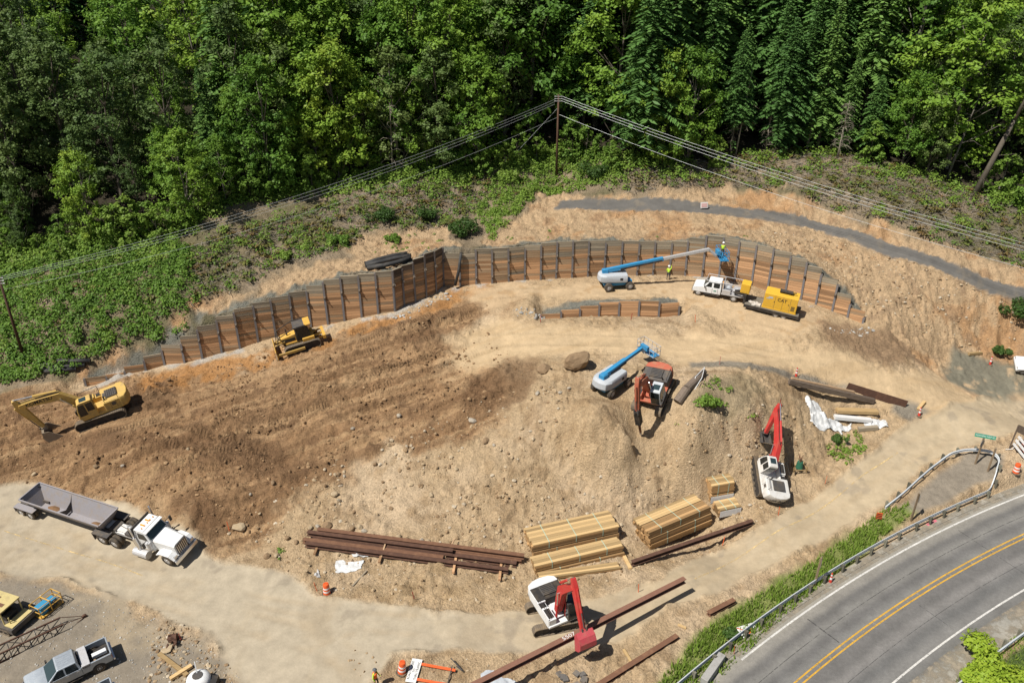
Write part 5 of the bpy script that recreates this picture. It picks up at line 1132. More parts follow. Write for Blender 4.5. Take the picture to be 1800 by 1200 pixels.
# ------------------------------------------------------------ semi truck and bottom dump trailer
def semi():
    root = empty('truck_tractor', (0, 0, 0), 0, 'white long nosed truck tractor on the haul road', 'truck')
    MB().bb(-5.0, 3.2, -.45, .45, .75, 1.0).bb(-4.5, -1.2, -.35, .35, 1.0, 1.12).build('chassis', WHTD, root)
    hood = MB().loft([[(1.2, -.78, 1.0), (1.2, .78, 1.0), (1.2, .78, 1.95), (1.2, .6, 2.1), (1.2, -.6, 2.1), (1.2, -.78, 1.95)], [(3.15, -.62, .95), (3.15, .62, .95), (3.15, .62, 1.75), (3.15, .48, 1.88), (3.15, -.48, 1.88), (3.15, -.62, 1.75)]]).build('hood', WHT, root, bevel=.04)
    MB().bb(3.14, 3.20, -.5, .5, .85, 1.78).build('grille', DGREY, hood)
    gr_ = MB()
    for i in range(6): gr_.bb(3.2, 3.215, -.45 + i * .16, -.40 + i * .16, .9, 1.72)
    gr_.build('grille_bars', CHROME, hood)
    for s_ in (1, -1):
        MB().loft([[(1.55, s_*.72, .95), (1.55, s_*1.2, .95), (1.55, s_*1.2, 1.0), (1.55, s_*.72, 1.05)], [(2.0, s_*.7, 1.2), (2.0, s_*1.22, 1.2), (2.0, s_*1.22, 1.26), (2.0, s_*.7, 1.35)], [(2.8, s_*.62, 1.18), (2.8, s_*1.2, 1.15), (2.8, s_*1.2, 1.22), (2.8, s_*.62, 1.3)], [(3.2, s_*.55, .8), (3.2, s_*1.15, .75), (3.22, s_*1.15, .82), (3.22, s_*.55, .9)]]).build('fender', WHT, root)
        MB().box((3.2, s_ * .88, 1.02), (.12, .34, .2)).build('headlight', CHROME, root)
        MB().cyl((.6, s_ * 1.15, .55), (-.75, s_ * 1.15, .55), .33, n=14).build('fuel_tank', CHROME if s_ > 0 else ALU, root, smooth=False)
        MB().cyl((-.18, s_ * 1.08, .9), (-.18, s_ * 1.08, 2.2), .14, n=10).cyl((-.18, s_ * 1.08, 2.2), (-.18, s_ * 1.08, 3.35), .07, n=8).build('exhaust_stack', CHROME, root)
        MB().cyl((1.05, s_ * 1.0, 1.25), (1.05, s_ * 1.0, 2.0), .19, n=12).build('air_cleaner', ALU, root)
        MB().bar((1.0, s_*1.0, 2.2), (1.1, s_ * 1.4, 2.25), .04).box((1.1, s_ * 1.42, 2.1), (.08, .2, .5)).build('mirror', DGREY, root)
    cb = MB().loft([[(-.2, -.95, .95), (1.25, -.95, .95), (1.25, .95, .95), (-.2, .95, .95)], [(-.2, -.95, 2.1), (1.25, -.92, 2.1), (1.25, .92, 2.1), (-.2, .95, 2.1)], [(-.15, -.85, 2.85), (.75, -.82, 2.88), (.75, .82, 2.88), (-.15, .85, 2.85)]]).build('cab', WHT, root, bevel=.06)
    MB().add([(1.275, -.82, 2.12), (1.275, .82, 2.12), (.88, .74, 2.72), (.88, -.74, 2.72)], [(0, 1, 2, 3)]).build('windscreen', GLSB, cb)
    MB().bar((.98, -.88, 2.80), (.98, .88, 2.80), .3, .06).build('visor', WHT, cb)
    for s_ in (1, -1): MB().add([(.15, s_*.965, 2.08), (1.05, s_*.955, 2.08), (.78, s_*.885, 2.65), (.15, s_*.895, 2.65)], [(0, 1, 2, 3)]).build('door_window', GLS, cb)
    rm = MB()
    for i in range(5): rm.cyl((.5, -.6 + .3 * i, 2.88), (.5, -.6 + .3 * i, 2.97), .05, n=8)
    rm.bb(.1, .5, -.35, -.25, 2.87, 2.95).bb(.1, .5, .15, .25, 2.87, 2.95).build('roof_lights', AMBER, cb)
    MB().bb(3.25, 3.4, -1.15, 1.15, .45, .8).build('bumper', CHROME, root, bevel=.03)
    MB().box((-.55, 0, 1.9), (.05, 2.1, 1.6)).build('headache_rack', DGREY, root)
    for s_ in (1, -1):
        wheel(root, (2.35, s_ * 1.02, .52), .52, .3, RIMW)
        for x in (-2.95, -4.25):
            wheel(root, (x, s_ * 1.08, .52), .52, .28, RIMW); wheel(root, (x, s_ * .76, .52), .52, .28, RIMW)
        MB().bb(-4.95, -3.3, s_ * .95 - .32, s_ * .95 + .32, 1.12, 1.18).bb(-4.98, -4.92, s_*.95-.3, s_*.95+.3, .4, 1.12).build('mud_guard', MUD if False else DGREY, root)
    MB().cyl((-.9, .5, 1.2), (-1.0, .5, 1.9), .05).tube([(-.6, .3, 1.9), (-1.5, .2, 1.4), (-2.9, .1, 1.6)], .03).tube([(-.6, -.3, 1.9), (-1.5, -.2, 1.3), (-2.9, -.1, 1.6)], .03).bb(-3.9, -3.2, -.45, .45, 1.05, 1.2).bb(-2.2, -1.3, -.5, .1, 1.0, 1.25).build('fifth_wheel', DGREY, root)
    return root
def dump_trailer():
    root = empty('dump_trailer', (0, 0, 0), 0, 'empty grey bottom dump trailer behind the white truck tractor', 'trailer')
    GB = C_('trailer_grey', (.27, .26, .28), rough=.6, dirt=.25)
    x0, x1 = -5.6, 4.6; zt, zb = 2.75, 1.0
    tub = MB()
    def quad(a, b, c, d): tub.add([a, b, c, d], [(0, 1, 2, 3)])
    for s_ in (1, -1):
        tub.add([(x0, s_*1.22, zt), (x1, s_*1.22, zt), (x1 - .9, s_*.38, zb), (x0 + .9, s_*.38, zb), (x0, s_*1.26, zt), (x1, s_*1.26, zt), (x1 - .9, s_*.42, zb - .03), (x0 + .9, s_*.42, zb - .03)], [(0, 1, 2, 3), (7, 6, 5, 4), (0, 4, 5, 1), (2, 6, 7, 3)])
    for xa, xb_ in ((x0, x0 + .9), (x1, x1 - .9)):
        sg = -1 if xa < 0 else 1
        tub.add([(xa, -1.22, zt), (xa, 1.22, zt), (xb_, .38, zb), (xb_, -.38, zb), (xa + sg*.04, -1.22, zt), (xa + sg*.04, 1.22, zt), (xb_ + sg*.04, .38, zb), (xb_ + sg*.04, -.38, zb)], [(0, 1, 2, 3), (7, 6, 5, 4), (0, 4, 5, 1)])
    tub.add([(x0 + .9, -.38, zb), (x1 - .9, -.38, zb), (x1 - .9, .38, zb), (x0 + .9, .38, zb)], [(0, 1, 2, 3)])
    t = tub.build('hopper', GB, root)
    MB().bar((x0, 1.24, zt), (x1, 1.24, zt), .12, .12).bar((x0, -1.24, zt), (x1, -1.24, zt), .12, .12).bar((x0, -1.2, zt), (x0, 1.2, zt), .12, .12).bar((x1, -1.2, zt), (x1, 1.2, zt), .12, .12).build('top_rail', GB, t)
    MB().add([(-1.3, -1.2, zt - .05), (-1.3, -.4, zb + .05), (-1.3, .4, zb + .05), (-1.3, 1.2, zt - .05), (-1.3, .75, zt - .75), (-1.3, 0, zt - 1.15), (-1.3, -.75, zt - .75)], [(0, 1, 6), (1, 5, 6), (1, 2, 5), (2, 4, 5), (2, 3, 4)]).build('divider', DGREY, t)
    g_ = random.Random(4); sp = MB()
    for c in ((-3.2, .1), (2.6, -.1)):
        n = 12; sp.add([(c[0], c[1], zb + .25)] + [(c[0] + (.6 + .25 * g_.random()) * math.cos(i*.5236), c[1] + .34 * math.sin(i*.5236), zb + .02) for i in range(n)], [(0, 1 + i, 1 + (i + 1) % n) for i in range(n)])
    sp.build('leftover_soil', paint('damp_soil', (.22, .13, .07), .95, 0, .4, (.14, .08, .045), .1, 4), t)
    MB().bar((x1 + .3, .4, 1.32), (x1 - 1.2, .4, 1.35), .12, .2).bar((x1 + .3, -.4, 1.32), (x1 - 1.2, -.4, 1.35), .12, .2).bar((x0 - .3, .42, 1.15), (x0 + 1.5, .42, 1.2), .12, .3).bar((x0 - .3, -.42, 1.15), (x0 + 1.5, -.42, 1.2), .12, .3).bar((x0 - .3, .42, 1.15), (x0 + .2, 1.0, 2.6), .1).bar((x0 - .3, -.42, 1.15), (x0 + .2, -1.0, 2.6), .1).bb(x0 - 1.5, x0 + .2, -.5, .5, .85, 1.1).build('frame', DGREY, root)
    for s_ in (1, -1):
        for x in (x0 - .95, x0 + .3):
            wheel(root, (x, s_ * 1.08, .52), .52, .28, RIMW); wheel(root, (x, s_ * .76, .52), .52, .28, RIMW)
        MB().bb(x0 - 1.6, x0 + .95, s_ * .93 - .32, s_ * .93 + .32, 1.12, 1.18).bb(x0 - 1.64, x0 - 1.58, s_*.93 - .3, s_*.93 + .3, .5, 1.15).build('mud_guard', GB, root)
    return root
sm = semi(); k = place(sm, (296, 996), (204, 964), 2.35, -2.95, -1.22, fit=True)
tr = dump_trailer(); f, b = G(182, 956), G(58, 913); kk = place(tr, (182, 956), (58, 913), 4.05, -5.1, -1.22, fit=True)

# ------------------------------------------------------------ boom lifts
def lift(name, label, boom_len, elev, slew, jib, basket_rot=0.0, basket_drop=.9):
    root = empty(name, (0, 0, 0), 0, label, 'boom lift')
    MB().bb(-1.35, 1.35, -.75, .75, .55, .95).bb(1.0, 1.75, -.55, .55, .6, .98).bb(-1.75, -1.0, -.55, .55, .6, .98).build('chassis', BLUE, root, bevel=.05)
    for x in (1.3, -1.3):
        for s_ in (1, -1): wheel(root, (x, s_ * 1.0, .52), .52, .42, RIMW)
    Rz = Matrix.Rotation(slew, 3, 'Z')
    tp = []
    rings = []
    for z, k in ((1.0, .95), (1.15, 1.0), (1.75, .98), (1.95, .86)):
        rings.append([(1.1, 1.02 * k, z), (-1.5 * k, 1.08 * k, z), (-2.1 * k, .8 * k, z), (-2.3 * k, .3 * k, z), (-2.3 * k, -.3 * k, z), (-2.1 * k, -.8 * k, z), (-1.5 * k, -1.08 * k, z), (1.1, -1.02 * k, z)])
    tt = MB().loft(rings).build('turntable_cover', LGREY, root, bevel=.06); tp.append(tt)
    MB().bb(.2, .55, -1.035, -1.02, 1.3, 1.6).bb(.2, .55, 1.02, 1.035, 1.3, 1.6).build('panel_window', BLACK, tt)
    tp.append(MB().bb(-1.8, -1.1, -.32, .32, 1.6, 2.35).build('boom_pivot', BLUE, root, bevel=.04))
    P = Vector((-1.5, 0, 2.15)); d = Vector((math.cos(elev), 0, math.sin(elev))); Lm = boom_len
    b1 = MB().bar(P - d * .2, P + d * Lm * .56, .42, .48).build('boom', BLUE, root, bevel=.03); tp.append(b1)
    MB().bar(P + d * Lm * .15 + Vector((0, -.22, -.12)), P + d * Lm * .55 + Vector((0, -.22, -.12)), .05, .2).build('cable_track', BLACK, b1)
    tp.append(MB().bar(P + d * Lm * .5, P + d * Lm, .30, .34).build('telescopic_section', ALU if elev > .1 else BLUE, root, bevel=.02))
    MB().cyl((-.4, 0, 1.5), P + d * 2.6 + Vector((0, 0, -.2)), .12).build('lift_cylinder', DGREY, b1)
    T = P + d * Lm; J = T + Vector((jib[0], 0, jib[1]))
    tp.append(MB().bar(T, J, .18, .2).bar(T + Vector((0, .0, -.25)), J + Vector((0, 0, -.22)), .08).build('jib', LGREY, root))
    bk = Matrix.Rotation(basket_rot, 3, 'Z'); B = MB(); fl = MB(); w, dd, h = 2.4, .9, 1.1; o = J + Vector((.25, 0, -.35))
    def q(x, y, z): return o + bk @ Vector((x + dd / 2, y, z))
    c4 = [(-dd/2, -w/2), (dd/2, -w/2), (dd/2, w/2), (-dd/2, w/2)]
    for i in range(4):
        a, b_ = c4[i], c4[(i+1) % 4]
        for z in (.08, .6, h): B.cyl(q(*a, z), q(*b_, z), .028, n=6)
        n = 4 if abs(a[1] - b_[1]) > 1 else 2
        for j in range(n): t = j / n; x, y = a[0] + (b_[0]-a[0])*t, a[1] + (b_[1]-a[1])*t; B.cyl(q(x, y, 0), q(x, y, h), .028, n=6)
    bs_ = B.build('basket_rails', ALU if elev < .1 else BLUE, root); tp.append(bs_)
    rot3 = bk.copy(); tp.append(MB().box(q(0, 0, .03), (dd, w, .06), rot=rot3).build('basket_floor', BLUE, root)); tp.append(MB().box(q(-dd/2 - .12, 0, .75), (.3, 1.0, .5), rot=rot3).build('control_box', BLUE, root, bevel=.03))
    for p in tp: p.rotation_euler = (0, 0, slew)
    return root, Rz @ (o + bk @ Vector((dd/2, 0, .06)))
# the lift at the wall: solve boom length and elevation so that the basket reaches the place seen in the photograph
lf = empty('tmp'); kf = place(lf, (1107, 510), (1071, 514), 1.3, -1.3, -1.2, fit=False); M0 = lf.matrix_world.copy(); bpy.data.objects.remove(lf)
yb = 87.3; zb_ = ztop(0, yb, 438); s_, c_ = math.sin(TH), math.cos(TH); dep = yb * c_ - (zb_ - HC) * s_; xb_ = (1247 - 900) / FPX * dep
loc = M0.inverted() @ Vector((xb_, yb, zb_)); slew1 = math.atan2(loc.y, loc.x); rh = math.hypot(loc.x, loc.y) + 1.5; el1 = math.atan2(loc.z - 2.15, rh); Lb = math.hypot(rh, loc.z - 2.15)
lift1, bp1 = lift('boom_lift', 'blue boom lift with long boom raised along the tall plank wall', Lb, el1, slew1, (.9, -.75), 0.0); lift1.matrix_world = M0
lift2, bp2 = lift('boom_lift', 'blue and grey boom lift with lowered boom beside the orange excavator', 6.2, R(3), 0.0, (.5, -.55), R(-12)); place(lift2, (1096, 690), (1041, 708), 1.0, -1.0, 0.0)
f, b = G(1106, 660), G(1063, 690); stand3(lift2, f, b, 0, .25)

# ------------------------------------------------------------ crew truck, trailer with generator
def crew_truck():
    root = empty('crew_truck', (0, 0, 0), 0, 'white crew cab flatbed truck with pipe rack in front of the plank wall', 'truck')
    body = MB().loft([[(.05, s_ * .98 * k, z) for s_ in (1,)] for k, z in ((1, 1),)], cap=False) if False else None
    lower = MB().ext([(-.35, .62), (3.2, .62), (3.2, 1.05), (3.05, 1.32), (1.95, 1.45), (-.35, 1.45)], -1.0, 1.0).build('cab_body', WHT, root, bevel=.06)
    cab = MB().loft([[(-.35, -.98, 1.44), (1.95, -.98, 1.44), (1.95, .98, 1.44), (-.35, .98, 1.44)], [(-.3, -.85, 2.22), (1.25, -.85, 2.22), (1.25, .85, 2.22), (-.3, .85, 2.22)]]).build('cab_roof', WHT, root, bevel=.06)
    MB().add([(1.93, -.86, 1.50), (1.93, .86, 1.50), (1.36, .76, 2.15), (1.36, -.76, 2.15)], [(0, 1, 2, 3)]).build('windscreen', GLSB, cab)
    for s_ in (1, -1):
        MB().add([(.85, s_*.985, 1.52), (1.62, s_*.985, 1.52), (1.22, s_*.885, 2.1), (.85, s_*.885, 2.1)], [(0, 1, 2, 3)]).build('front_window', GLS, cab); MB().add([(-.15, s_*.985, 1.52), (.62, s_*.985, 1.52), (.62, s_*.885, 2.1), (-.15, s_*.885, 2.1)], [(0, 1, 2, 3)]).build('rear_window', GLS, cab)
        MB().bb(.02, .05, s_ * 1.0 - .01, s_ * 1.0 + .01, .7, 1.44).bb(.73, .76, s_ * 1.0 - .01, s_ * 1.0 + .01, .7, 1.44).build('door_seam', BLACK, lower); MB().box((1.7, s_ * 1.2, 1.6), (.1, .22, .32)).build('mirror', BLACK, root)
        MB().bb(-.2, 1.75, s_ * .95 - .12, s_ * .95 + .12, .42, .5).build('running_board', BLACK, root); wheel(root, (2.45, s_ * .86, .45), .45, .26); wheel(root, (-2.05, s_ * .92, .45), .45, .26); wheel(root, (-2.05, s_ * .64, .45), .45, .26)
        MB().box((3.12, s_ * .75, 1.0), (.12, .3, .2)).build('headlight', CHROME, root)
    MB().bb(3.15, 3.32, -.98, .98, .5, .78).build('bumper', CHROME, root); MB().bb(3.19, 3.215, -.5, .5, .8, 1.05).build('grille', DGREY, root)
    MB().bb(-3.3, 3.0, -.4, .4, .5, .72).build('chassis', BLACK, root)
    MB().bb(-3.35, -.45, -1.1, 1.1, .82, .95).build('flatbed', ALU, root); [MB().bb(*q_).build('tool_box', ALU, root, bevel=.02) for q_ in ((-1.55, -.5, -1.08, -.78, .952, 1.5), (-3.0, -1.8, -1.08, -.78, .952, 1.25), (-1.55, -.5, .78, 1.08, .952, 1.5), (-1.4, -.5, -1.1, -.5, .5, .8))]
    rk = MB()
    for x in (-3.2, -.6):
        for s_ in (1, -1): rk.cyl((x, s_ * .98, .95), (x, s_ * .98, 2.35), .035)
        rk.cyl((x, -.98, 2.35), (x, .98, 2.35), .035)
    for s_ in (1, -1): rk.cyl((-3.2, s_ * .98, 2.35), (1.6, s_ * .98, 2.42), .035)
    rk.cyl((1.6, -.98, 2.42), (1.6, .98, 2.42), .035).build('pipe_rack', ALU, root)
    MB().cyl((-1.2, -.3, 1.25), (-1.2, .5, 1.25), .35, n=14).cyl((-2.2, .1, 1.05), (-2.2, .1, 1.5), .22).build('compressor_tank', LGREY, root); MB().tube([(-2.6, -.5, 1.0), (-2.2, .3, 1.05), (-2.9, .6, 1.02), (-1.8, .7, 1.3)], .05).build('coiled_hose', BLACK, root); MB().box((-2.9, -.35, 1.08), (.3, .3, .25)).build('red_can', REDL, root); MB().box((-.45, .5, 2.28), (.12, .2, .14)).build('beacon', AMBER, root)
    MB().box((.38, 1.013, 1.08), (.34, .012, .16)).build('door_logo', paint('logo_green', (.10, .28, .22), .4, 0, .05), lower)
    return root
ct = crew_truck(); place(ct, (1226, 519), (1288, 531), 2.45, -2.05, 1.0, fit=True)
def gen_trailer():
    root = empty('flatbed_trailer', (0, 0, 0), 0, 'black gooseneck flatbed trailer carrying the yellow generator', 'trailer')
    MB().bb(-2.9, 3.0, -1.12, 1.12, .72, .84).build('deck', wood('trailer_deck', (.34, .30, .24), (.16, .14, .11)), root); MB().bb(-2.95, 3.05, -1.16, -1.12, .5, .86).bb(-2.95, 3.05, 1.12, 1.16, .5, .86).bb(-2.9, 3.0, -.4, .4, .45, .72).build('frame', BLACK, root)
    MB().bb(3.0, 3.25, -.7, .7, .6, 1.75).bar((3.1, .4, 1.65), (4.4, .15, 1.5), .2, .25).bar((3.1, -.4, 1.65), (4.4, -.15, 1.5), .2, .25).cyl((4.3, 0, .95), (4.3, 0, 1.5), .08).build('gooseneck', BLACK, root)
    for x in (-.55, -1.4):
        for s_ in (1, -1): wheel(root, (x, s_ * .98, .38), .38, .25)
    MB().bb(-2.0, .05, -1.14, -.85, .78, .845).build('fender', BLACK, root) if False else None
    return root
gt = gen_trailer(); place(gt, (1367, 554), (1382, 559), -.55, -1.4, 1.1, fit=False)
f, b = G(1318, 545), G(1405, 566); stand3(gt, f, b, 0, .5); gt.location += Vector((0, 1.1, 0))
def generator():
    root = empty('generator', (0, 0, 0), 0, 'big yellow generator box with black muffler standing on the flatbed trailer', 'generator')
    b = MB().bb(-2.7, .9, -.82, .82, .02, 1.85).build('housing', Y_GEN, root, bevel=.03)
    MB().bb(-2.75, .95, -.86, .86, 0, .12).build('skid', Y_GEN, root); dm = MB()
    for x in (-1.95, -1.15, -.3): dm.bb(x - .012, x + .012, .815, .828, .15, 1.8)
    dm.build('door_seams', DGREY, b); lv = MB()
    for i in range(6): lv.bb(-2.5, -1.95 - .15, .818, .832, .35 + .1 * i, .40 + .1 * i)
    lv.build('louvres', BLACK, b); ht = MB()
    for x in (-1.8, -.25): ht.box((x, .835, 1.0), (.06, .02, .14))
    ht.build('door_handle', BLACK, b)
    MB().cyl((-1.95, 0, 2.12), (-.55, 0, 2.12), .2, n=14).bar((-1.8, 0, 1.85), (-1.8, 0, 2.0), .1).bar((-.7, 0, 1.85), (-.7, 0, 2.0), .1).cyl((-1.95, 0, 2.12), (-2.3, 0, 2.2), .07).build('muffler', BLACK, root)
    text('lettering', 'CAT', .52, LETT, b, (-1.05, .835, 1.35), (Rt, 0, math.pi)); text('lettering', 'CAT', .52, LETT, b, (-1.05, -.835, 1.35), (Rt, 0, 0))
    MB().box((.2, .825, 1.45), (.5, .012, .2)).box((.45, .825, 1.3), (.4, .012, .12)).build('rental_logo', LGREY, b)
    return root
gn = generator(); gn.matrix_world = gt.matrix_world @ Matrix.Translation((.2, 0, .845)) 
bx = empty('fuel_cube', (0, 0, 0), 0, 'yellow upright box on the front of the generator trailer', 'box'); MB().bb(-.5, .5, -.55, .55, 0, 1.15).build('housing', Y_GEN, bx, bevel=.04); MB().bb(-.42, .42, .545, .56, .15, 1.0).build('door', Y_GEN, bx); bx.matrix_world = gt.matrix_world @ Matrix.Translation((3.3, -.1, 1.80))
cl = MB()
for i in range(7): cl.box((1.3 + .28 * (i % 4), .5 + .28 * (i // 4), .06 + .05 * (i % 2)), (.5, .3, .12), rot=Matrix.Rotation(i * .8, 3, 'Z'))
cb_ = cl.build('supply_bags', paint('pale_sack', (.60, .56, .50), .8, 0, .25), None); tag(cb_, 'pile of pale sacks on the front of the generator trailer deck', 'sacks'); cb_.matrix_world = gt.matrix_world @ Matrix.Translation((.25, 0, .85))

# ------------------------------------------------------------ pickups and car
def pickup(label, col, name='pickup_truck', load=True):
    root = empty(name, (0, 0, 0), 0, label, 'pickup')
    low = MB().ext([(-2.85, .55), (2.75, .50), (2.85, .75), (2.80, 1.05), (2.6, 1.15), (1.35, 1.22), (-.78, 1.22), (-.80, .62), (-2.85, .62)], -.98, .98).build('body', col, root, bevel=.05)
    for s_ in (1, -1):
        MB().bb(-2.85, -.80, s_ * .93 - .06, s_ * .93 + .06, .60, 1.28).build('bed_side', col, root, bevel=.03); MB().box((-2.84, s_ * .90, 1.02), (.08, .14, .3)).build('tail_light', REDL, root)
        wheel(root, (1.75, s_ * .885, .40), .40, .27); wheel(root, (-1.85, s_ * .885, .40), .40, .27)
        MB().cyl((1.75, s_ * .80, .42), (1.75, s_ * .986, .42), .49, n=20).build('wheel_arch', BLACK, root); MB().cyl((-1.85, s_ * .80, .42), (-1.85, s_ * .996, .42), .49, n=20).build('wheel_arch', BLACK, root)
        MB().bb(-.7, 1.15, s_ * .96 - .1, s_ * .96 + .1, .36, .43).build('running_board', BLACK, root); MB().box((1.2, s_ * 1.12, 1.32), (.12, .24, .18)).build('mirror', BLACK, root); MB().box((2.68, s_ * .76, .95), (.2, .36, .2)).build('headlight', ALU, root)
        for x in (.25, -.45): MB().box((x - .1, s_ * .99, 1.1), (.2, .03, .05)).build('door_handle', CHROME, root)
    MB().bb(-2.9, -2.8, -.88, .88, .60, 1.26).build('tailgate', col, root, bevel=.02); MB().bb(-2.82, -.8, -.87, .87, .62, .68).build('bed_floor', BLACK, root); MB().bb(-3.02, -2.9, -.9, .9, .48, .66).bb(2.84, 2.95, -.92, .92, .48, .68).build('bumper', CHROME, root); MB().bb(2.80, 2.87, -.55, .55, .70, 1.02).build('grille', BLACK, root)
    cab = MB().loft([[(-.80, -.95, 1.21), (1.45, -.95, 1.21), (1.45, .95, 1.21), (-.80, .95, 1.21)], [(-.62, -.74, 1.84), (.62, -.74, 1.84), (.62, .74, 1.84), (-.62, .74, 1.84)]]).build('cab', col, root, bevel=.06)
    rb = MB()
    for i in range(5): rb.bb(-.5, .5, -.5 + .22 * i, -.42 + .22 * i, 1.835, 1.85)
    rb.build('roof_ribs', col, cab)
    MB().add([(1.42, -.84, 1.26), (1.42, .84, 1.26), (.70, .70, 1.80), (.70, -.70, 1.80)], [(0, 1, 2, 3)]).build('windscreen', GLSB, cab); MB().add([(-.80, -.78, 1.28), (-.80, .78, 1.28), (-.655, .68, 1.76), (-.655, -.68, 1.76)], [(0, 1, 2, 3)]).build('rear_glass', GLS, cab)
    for s_ in (1, -1): MB().add([(.30, s_*.955, 1.25), (1.22, s_*.955, 1.25), (.66, s_*.775, 1.77), (.30, s_*.775, 1.77)], [(0, 1, 2, 3)]).build('front_window', GLS, cab); MB().add([(-.62, s_*.955, 1.25), (.18, s_*.955, 1.25), (.18, s_*.775, 1.77), (-.54, s_*.775, 1.77)], [(0, 1, 2, 3)]).build('rear_window', GLS, cab)
    MB().bb(-1.42, -.84, -.99, .99, 1.05, 1.34).build('tool_chest', ALU, root, bevel=.02)
    if load: MB().box((-2.15, .05, .92), (1.0, .34, .3)).build('white_cooler', WHT, root, bevel=.03); MB().box((-1.7, .5, .80), (.22, .2, .24)).box((-2.5, .0, .78), (.3, .25, .2)).build('cardboard_box', wood('cardboard', (.42, .30, .18), (.30, .21, .12)), root)
    return root
pk = pickup('silver pickup truck with aluminium tool chest parked on the gravel yard', SILV); place(pk, (85, 1226), (178, 1180), 1.75, -1.85, 1.0, fit=True)
pk2 = pickup('silver vehicle corner cut off at the bottom edge below the pickup', SILV, load=False); place(pk2, (92, 1301), (186, 1254), 1.75, -1.85, 1.0, fit=True)
def suv():
    root = empty('car', (0, 0, 0), 0, 'white car nose entering at the right edge of the picture', 'car')
    MB().ext([(-2.2, .35), (2.15, .32), (2.22, .6), (2.1, .82), (1.1, 1.0), (-2.2, 1.05)], -.92, .92).build('body', WHT, root, bevel=.10); c = MB().loft([[(-2.1, -.88, 1.0), (1.15, -.88, .98), (1.15, .88, .98), (-2.1, .88, 1.0)], [(-1.7, -.68, 1.62), (.35, -.68, 1.6), (.35, .68, 1.6), (-1.7, .68, 1.62)]]).build('cabin', GLS, root, bevel=.05)
    MB().bb(-1.7, .35, -.68, .68, 1.58, 1.66).build('roof', WHT, root, bevel=.04)
    for s_ in (1, -1):
        wheel(root, (1.4, s_ * .84, .36), .36, .24); wheel(root, (-1.35, s_ * .84, .36), .36, .24); MB().cyl((1.4, s_ * .75, .38), (1.4, s_ * .926, .38), .44, n=18).build('wheel_arch', BLACK, root); MB().box((2.05, s_ * .66, .72), (.2, .34, .12)).build('headlight', BLACK, root)
    return root
sv = suv(); place(sv, (1794, 660), (1842, 672), 1.4, -1.35, 1.0, fit=False)

# ------------------------------------------------------------ old crane parts in the yard
def crane_base():
    root = empty('crane_carriage', (0, 0, 0), 0, 'weathered crane carriage with pale yellow canopy at the left edge of the yard', 'crane'); YP = paint('faded_yellow', (.56, .46, .20), .6, 0, .25)
    MB().bb(-1.1, 1.3, -.9, .9, 1.9, 2.0).build('canopy', YP, root); MB().box((-.4, .3, 2.01), (.8, .3, .02)).box((.5, -.2, 2.01), (.8, .3, .02)).build('rust_patch', RUST, root)
    p = MB()
    for x in (-1.0, 1.2):
        for y in (-.8, .8): p.bar((x, y, .7), (x, y, 1.9), .08)
    p.build('canopy_post', YP, root); MB().bb(-1.8, 2.2, -1.1, 1.1, .3, .72).build('carriage', DGREY, root); MB().bb(-.6, .6, -.5, .5, .72, 1.4).cyl((.9, -.5, .95), (.9, .5, .95), .25).build('engine', BLACK, root); MB().bb(1.3, 2.1, -.9, .9, .72, .8).cyl((1.6, -.6, .8), (1.6, -.6, 1.4), .04).build('winch_deck', YP, root)
    for s_ in (1, -1): track(root, s_ * .95, 3.6, .5, .4)
    return root
cr_ = crane_base(); place(cr_, (58, 1105), (-30, 1075), 2.0, -1.5, 0.0, fit=False)
def cage():
    root = empty('pump_cage', (0, 0, 0), 0, 'blue pump skid inside a bright yellow tube cage in the yard', 'pump'); c = MB(); L, W_, H_ = 1.9, 1.05, 1.1
    for z in (.08, .6, H_):
        for a, b in (((-L/2, -W_/2), (L/2, -W_/2)), ((L/2, -W_/2), (L/2, W_/2)), ((L/2, W_/2), (-L/2, W_/2)), ((-L/2, W_/2), (-L/2, -W_/2))): c.cyl((*a, z), (*b, z), .035, n=6)
    for x in (-L/2, 0, L/2):
        for y in (-W_/2, W_/2): c.cyl((x, y, 0), (x, y, H_), .035, n=6)
    c.cyl((0, -W_/2, H_), (0, W_/2, H_), .045, n=6); c.build('cage', Y_CAT, root); MB().bb(-L/2, L/2, -W_/2, W_/2, .05, .12).build('skid', Y_CAT, root)
    MB().bb(-.75, .1, -.36, .36, .15, .82).bb(.25, .7, -.3, .3, .15, .75).build('pump_body', paint('pump_blue', (.03, .25, .45), .4, 0, .08), root, bevel=.03); MB().cyl((.45, .25, .5), (.45, -.45, .5), .2).bb(-.2, .3, -.45, .45, .12, .5).build('engine', BLACK, root); return root
cg = cage(); place(cg, (72, 1083), (102, 1062), .8, -.8, 0.0, fit=False); stand3(cg, G(100, 1058), G(70, 1082), 0, .5)
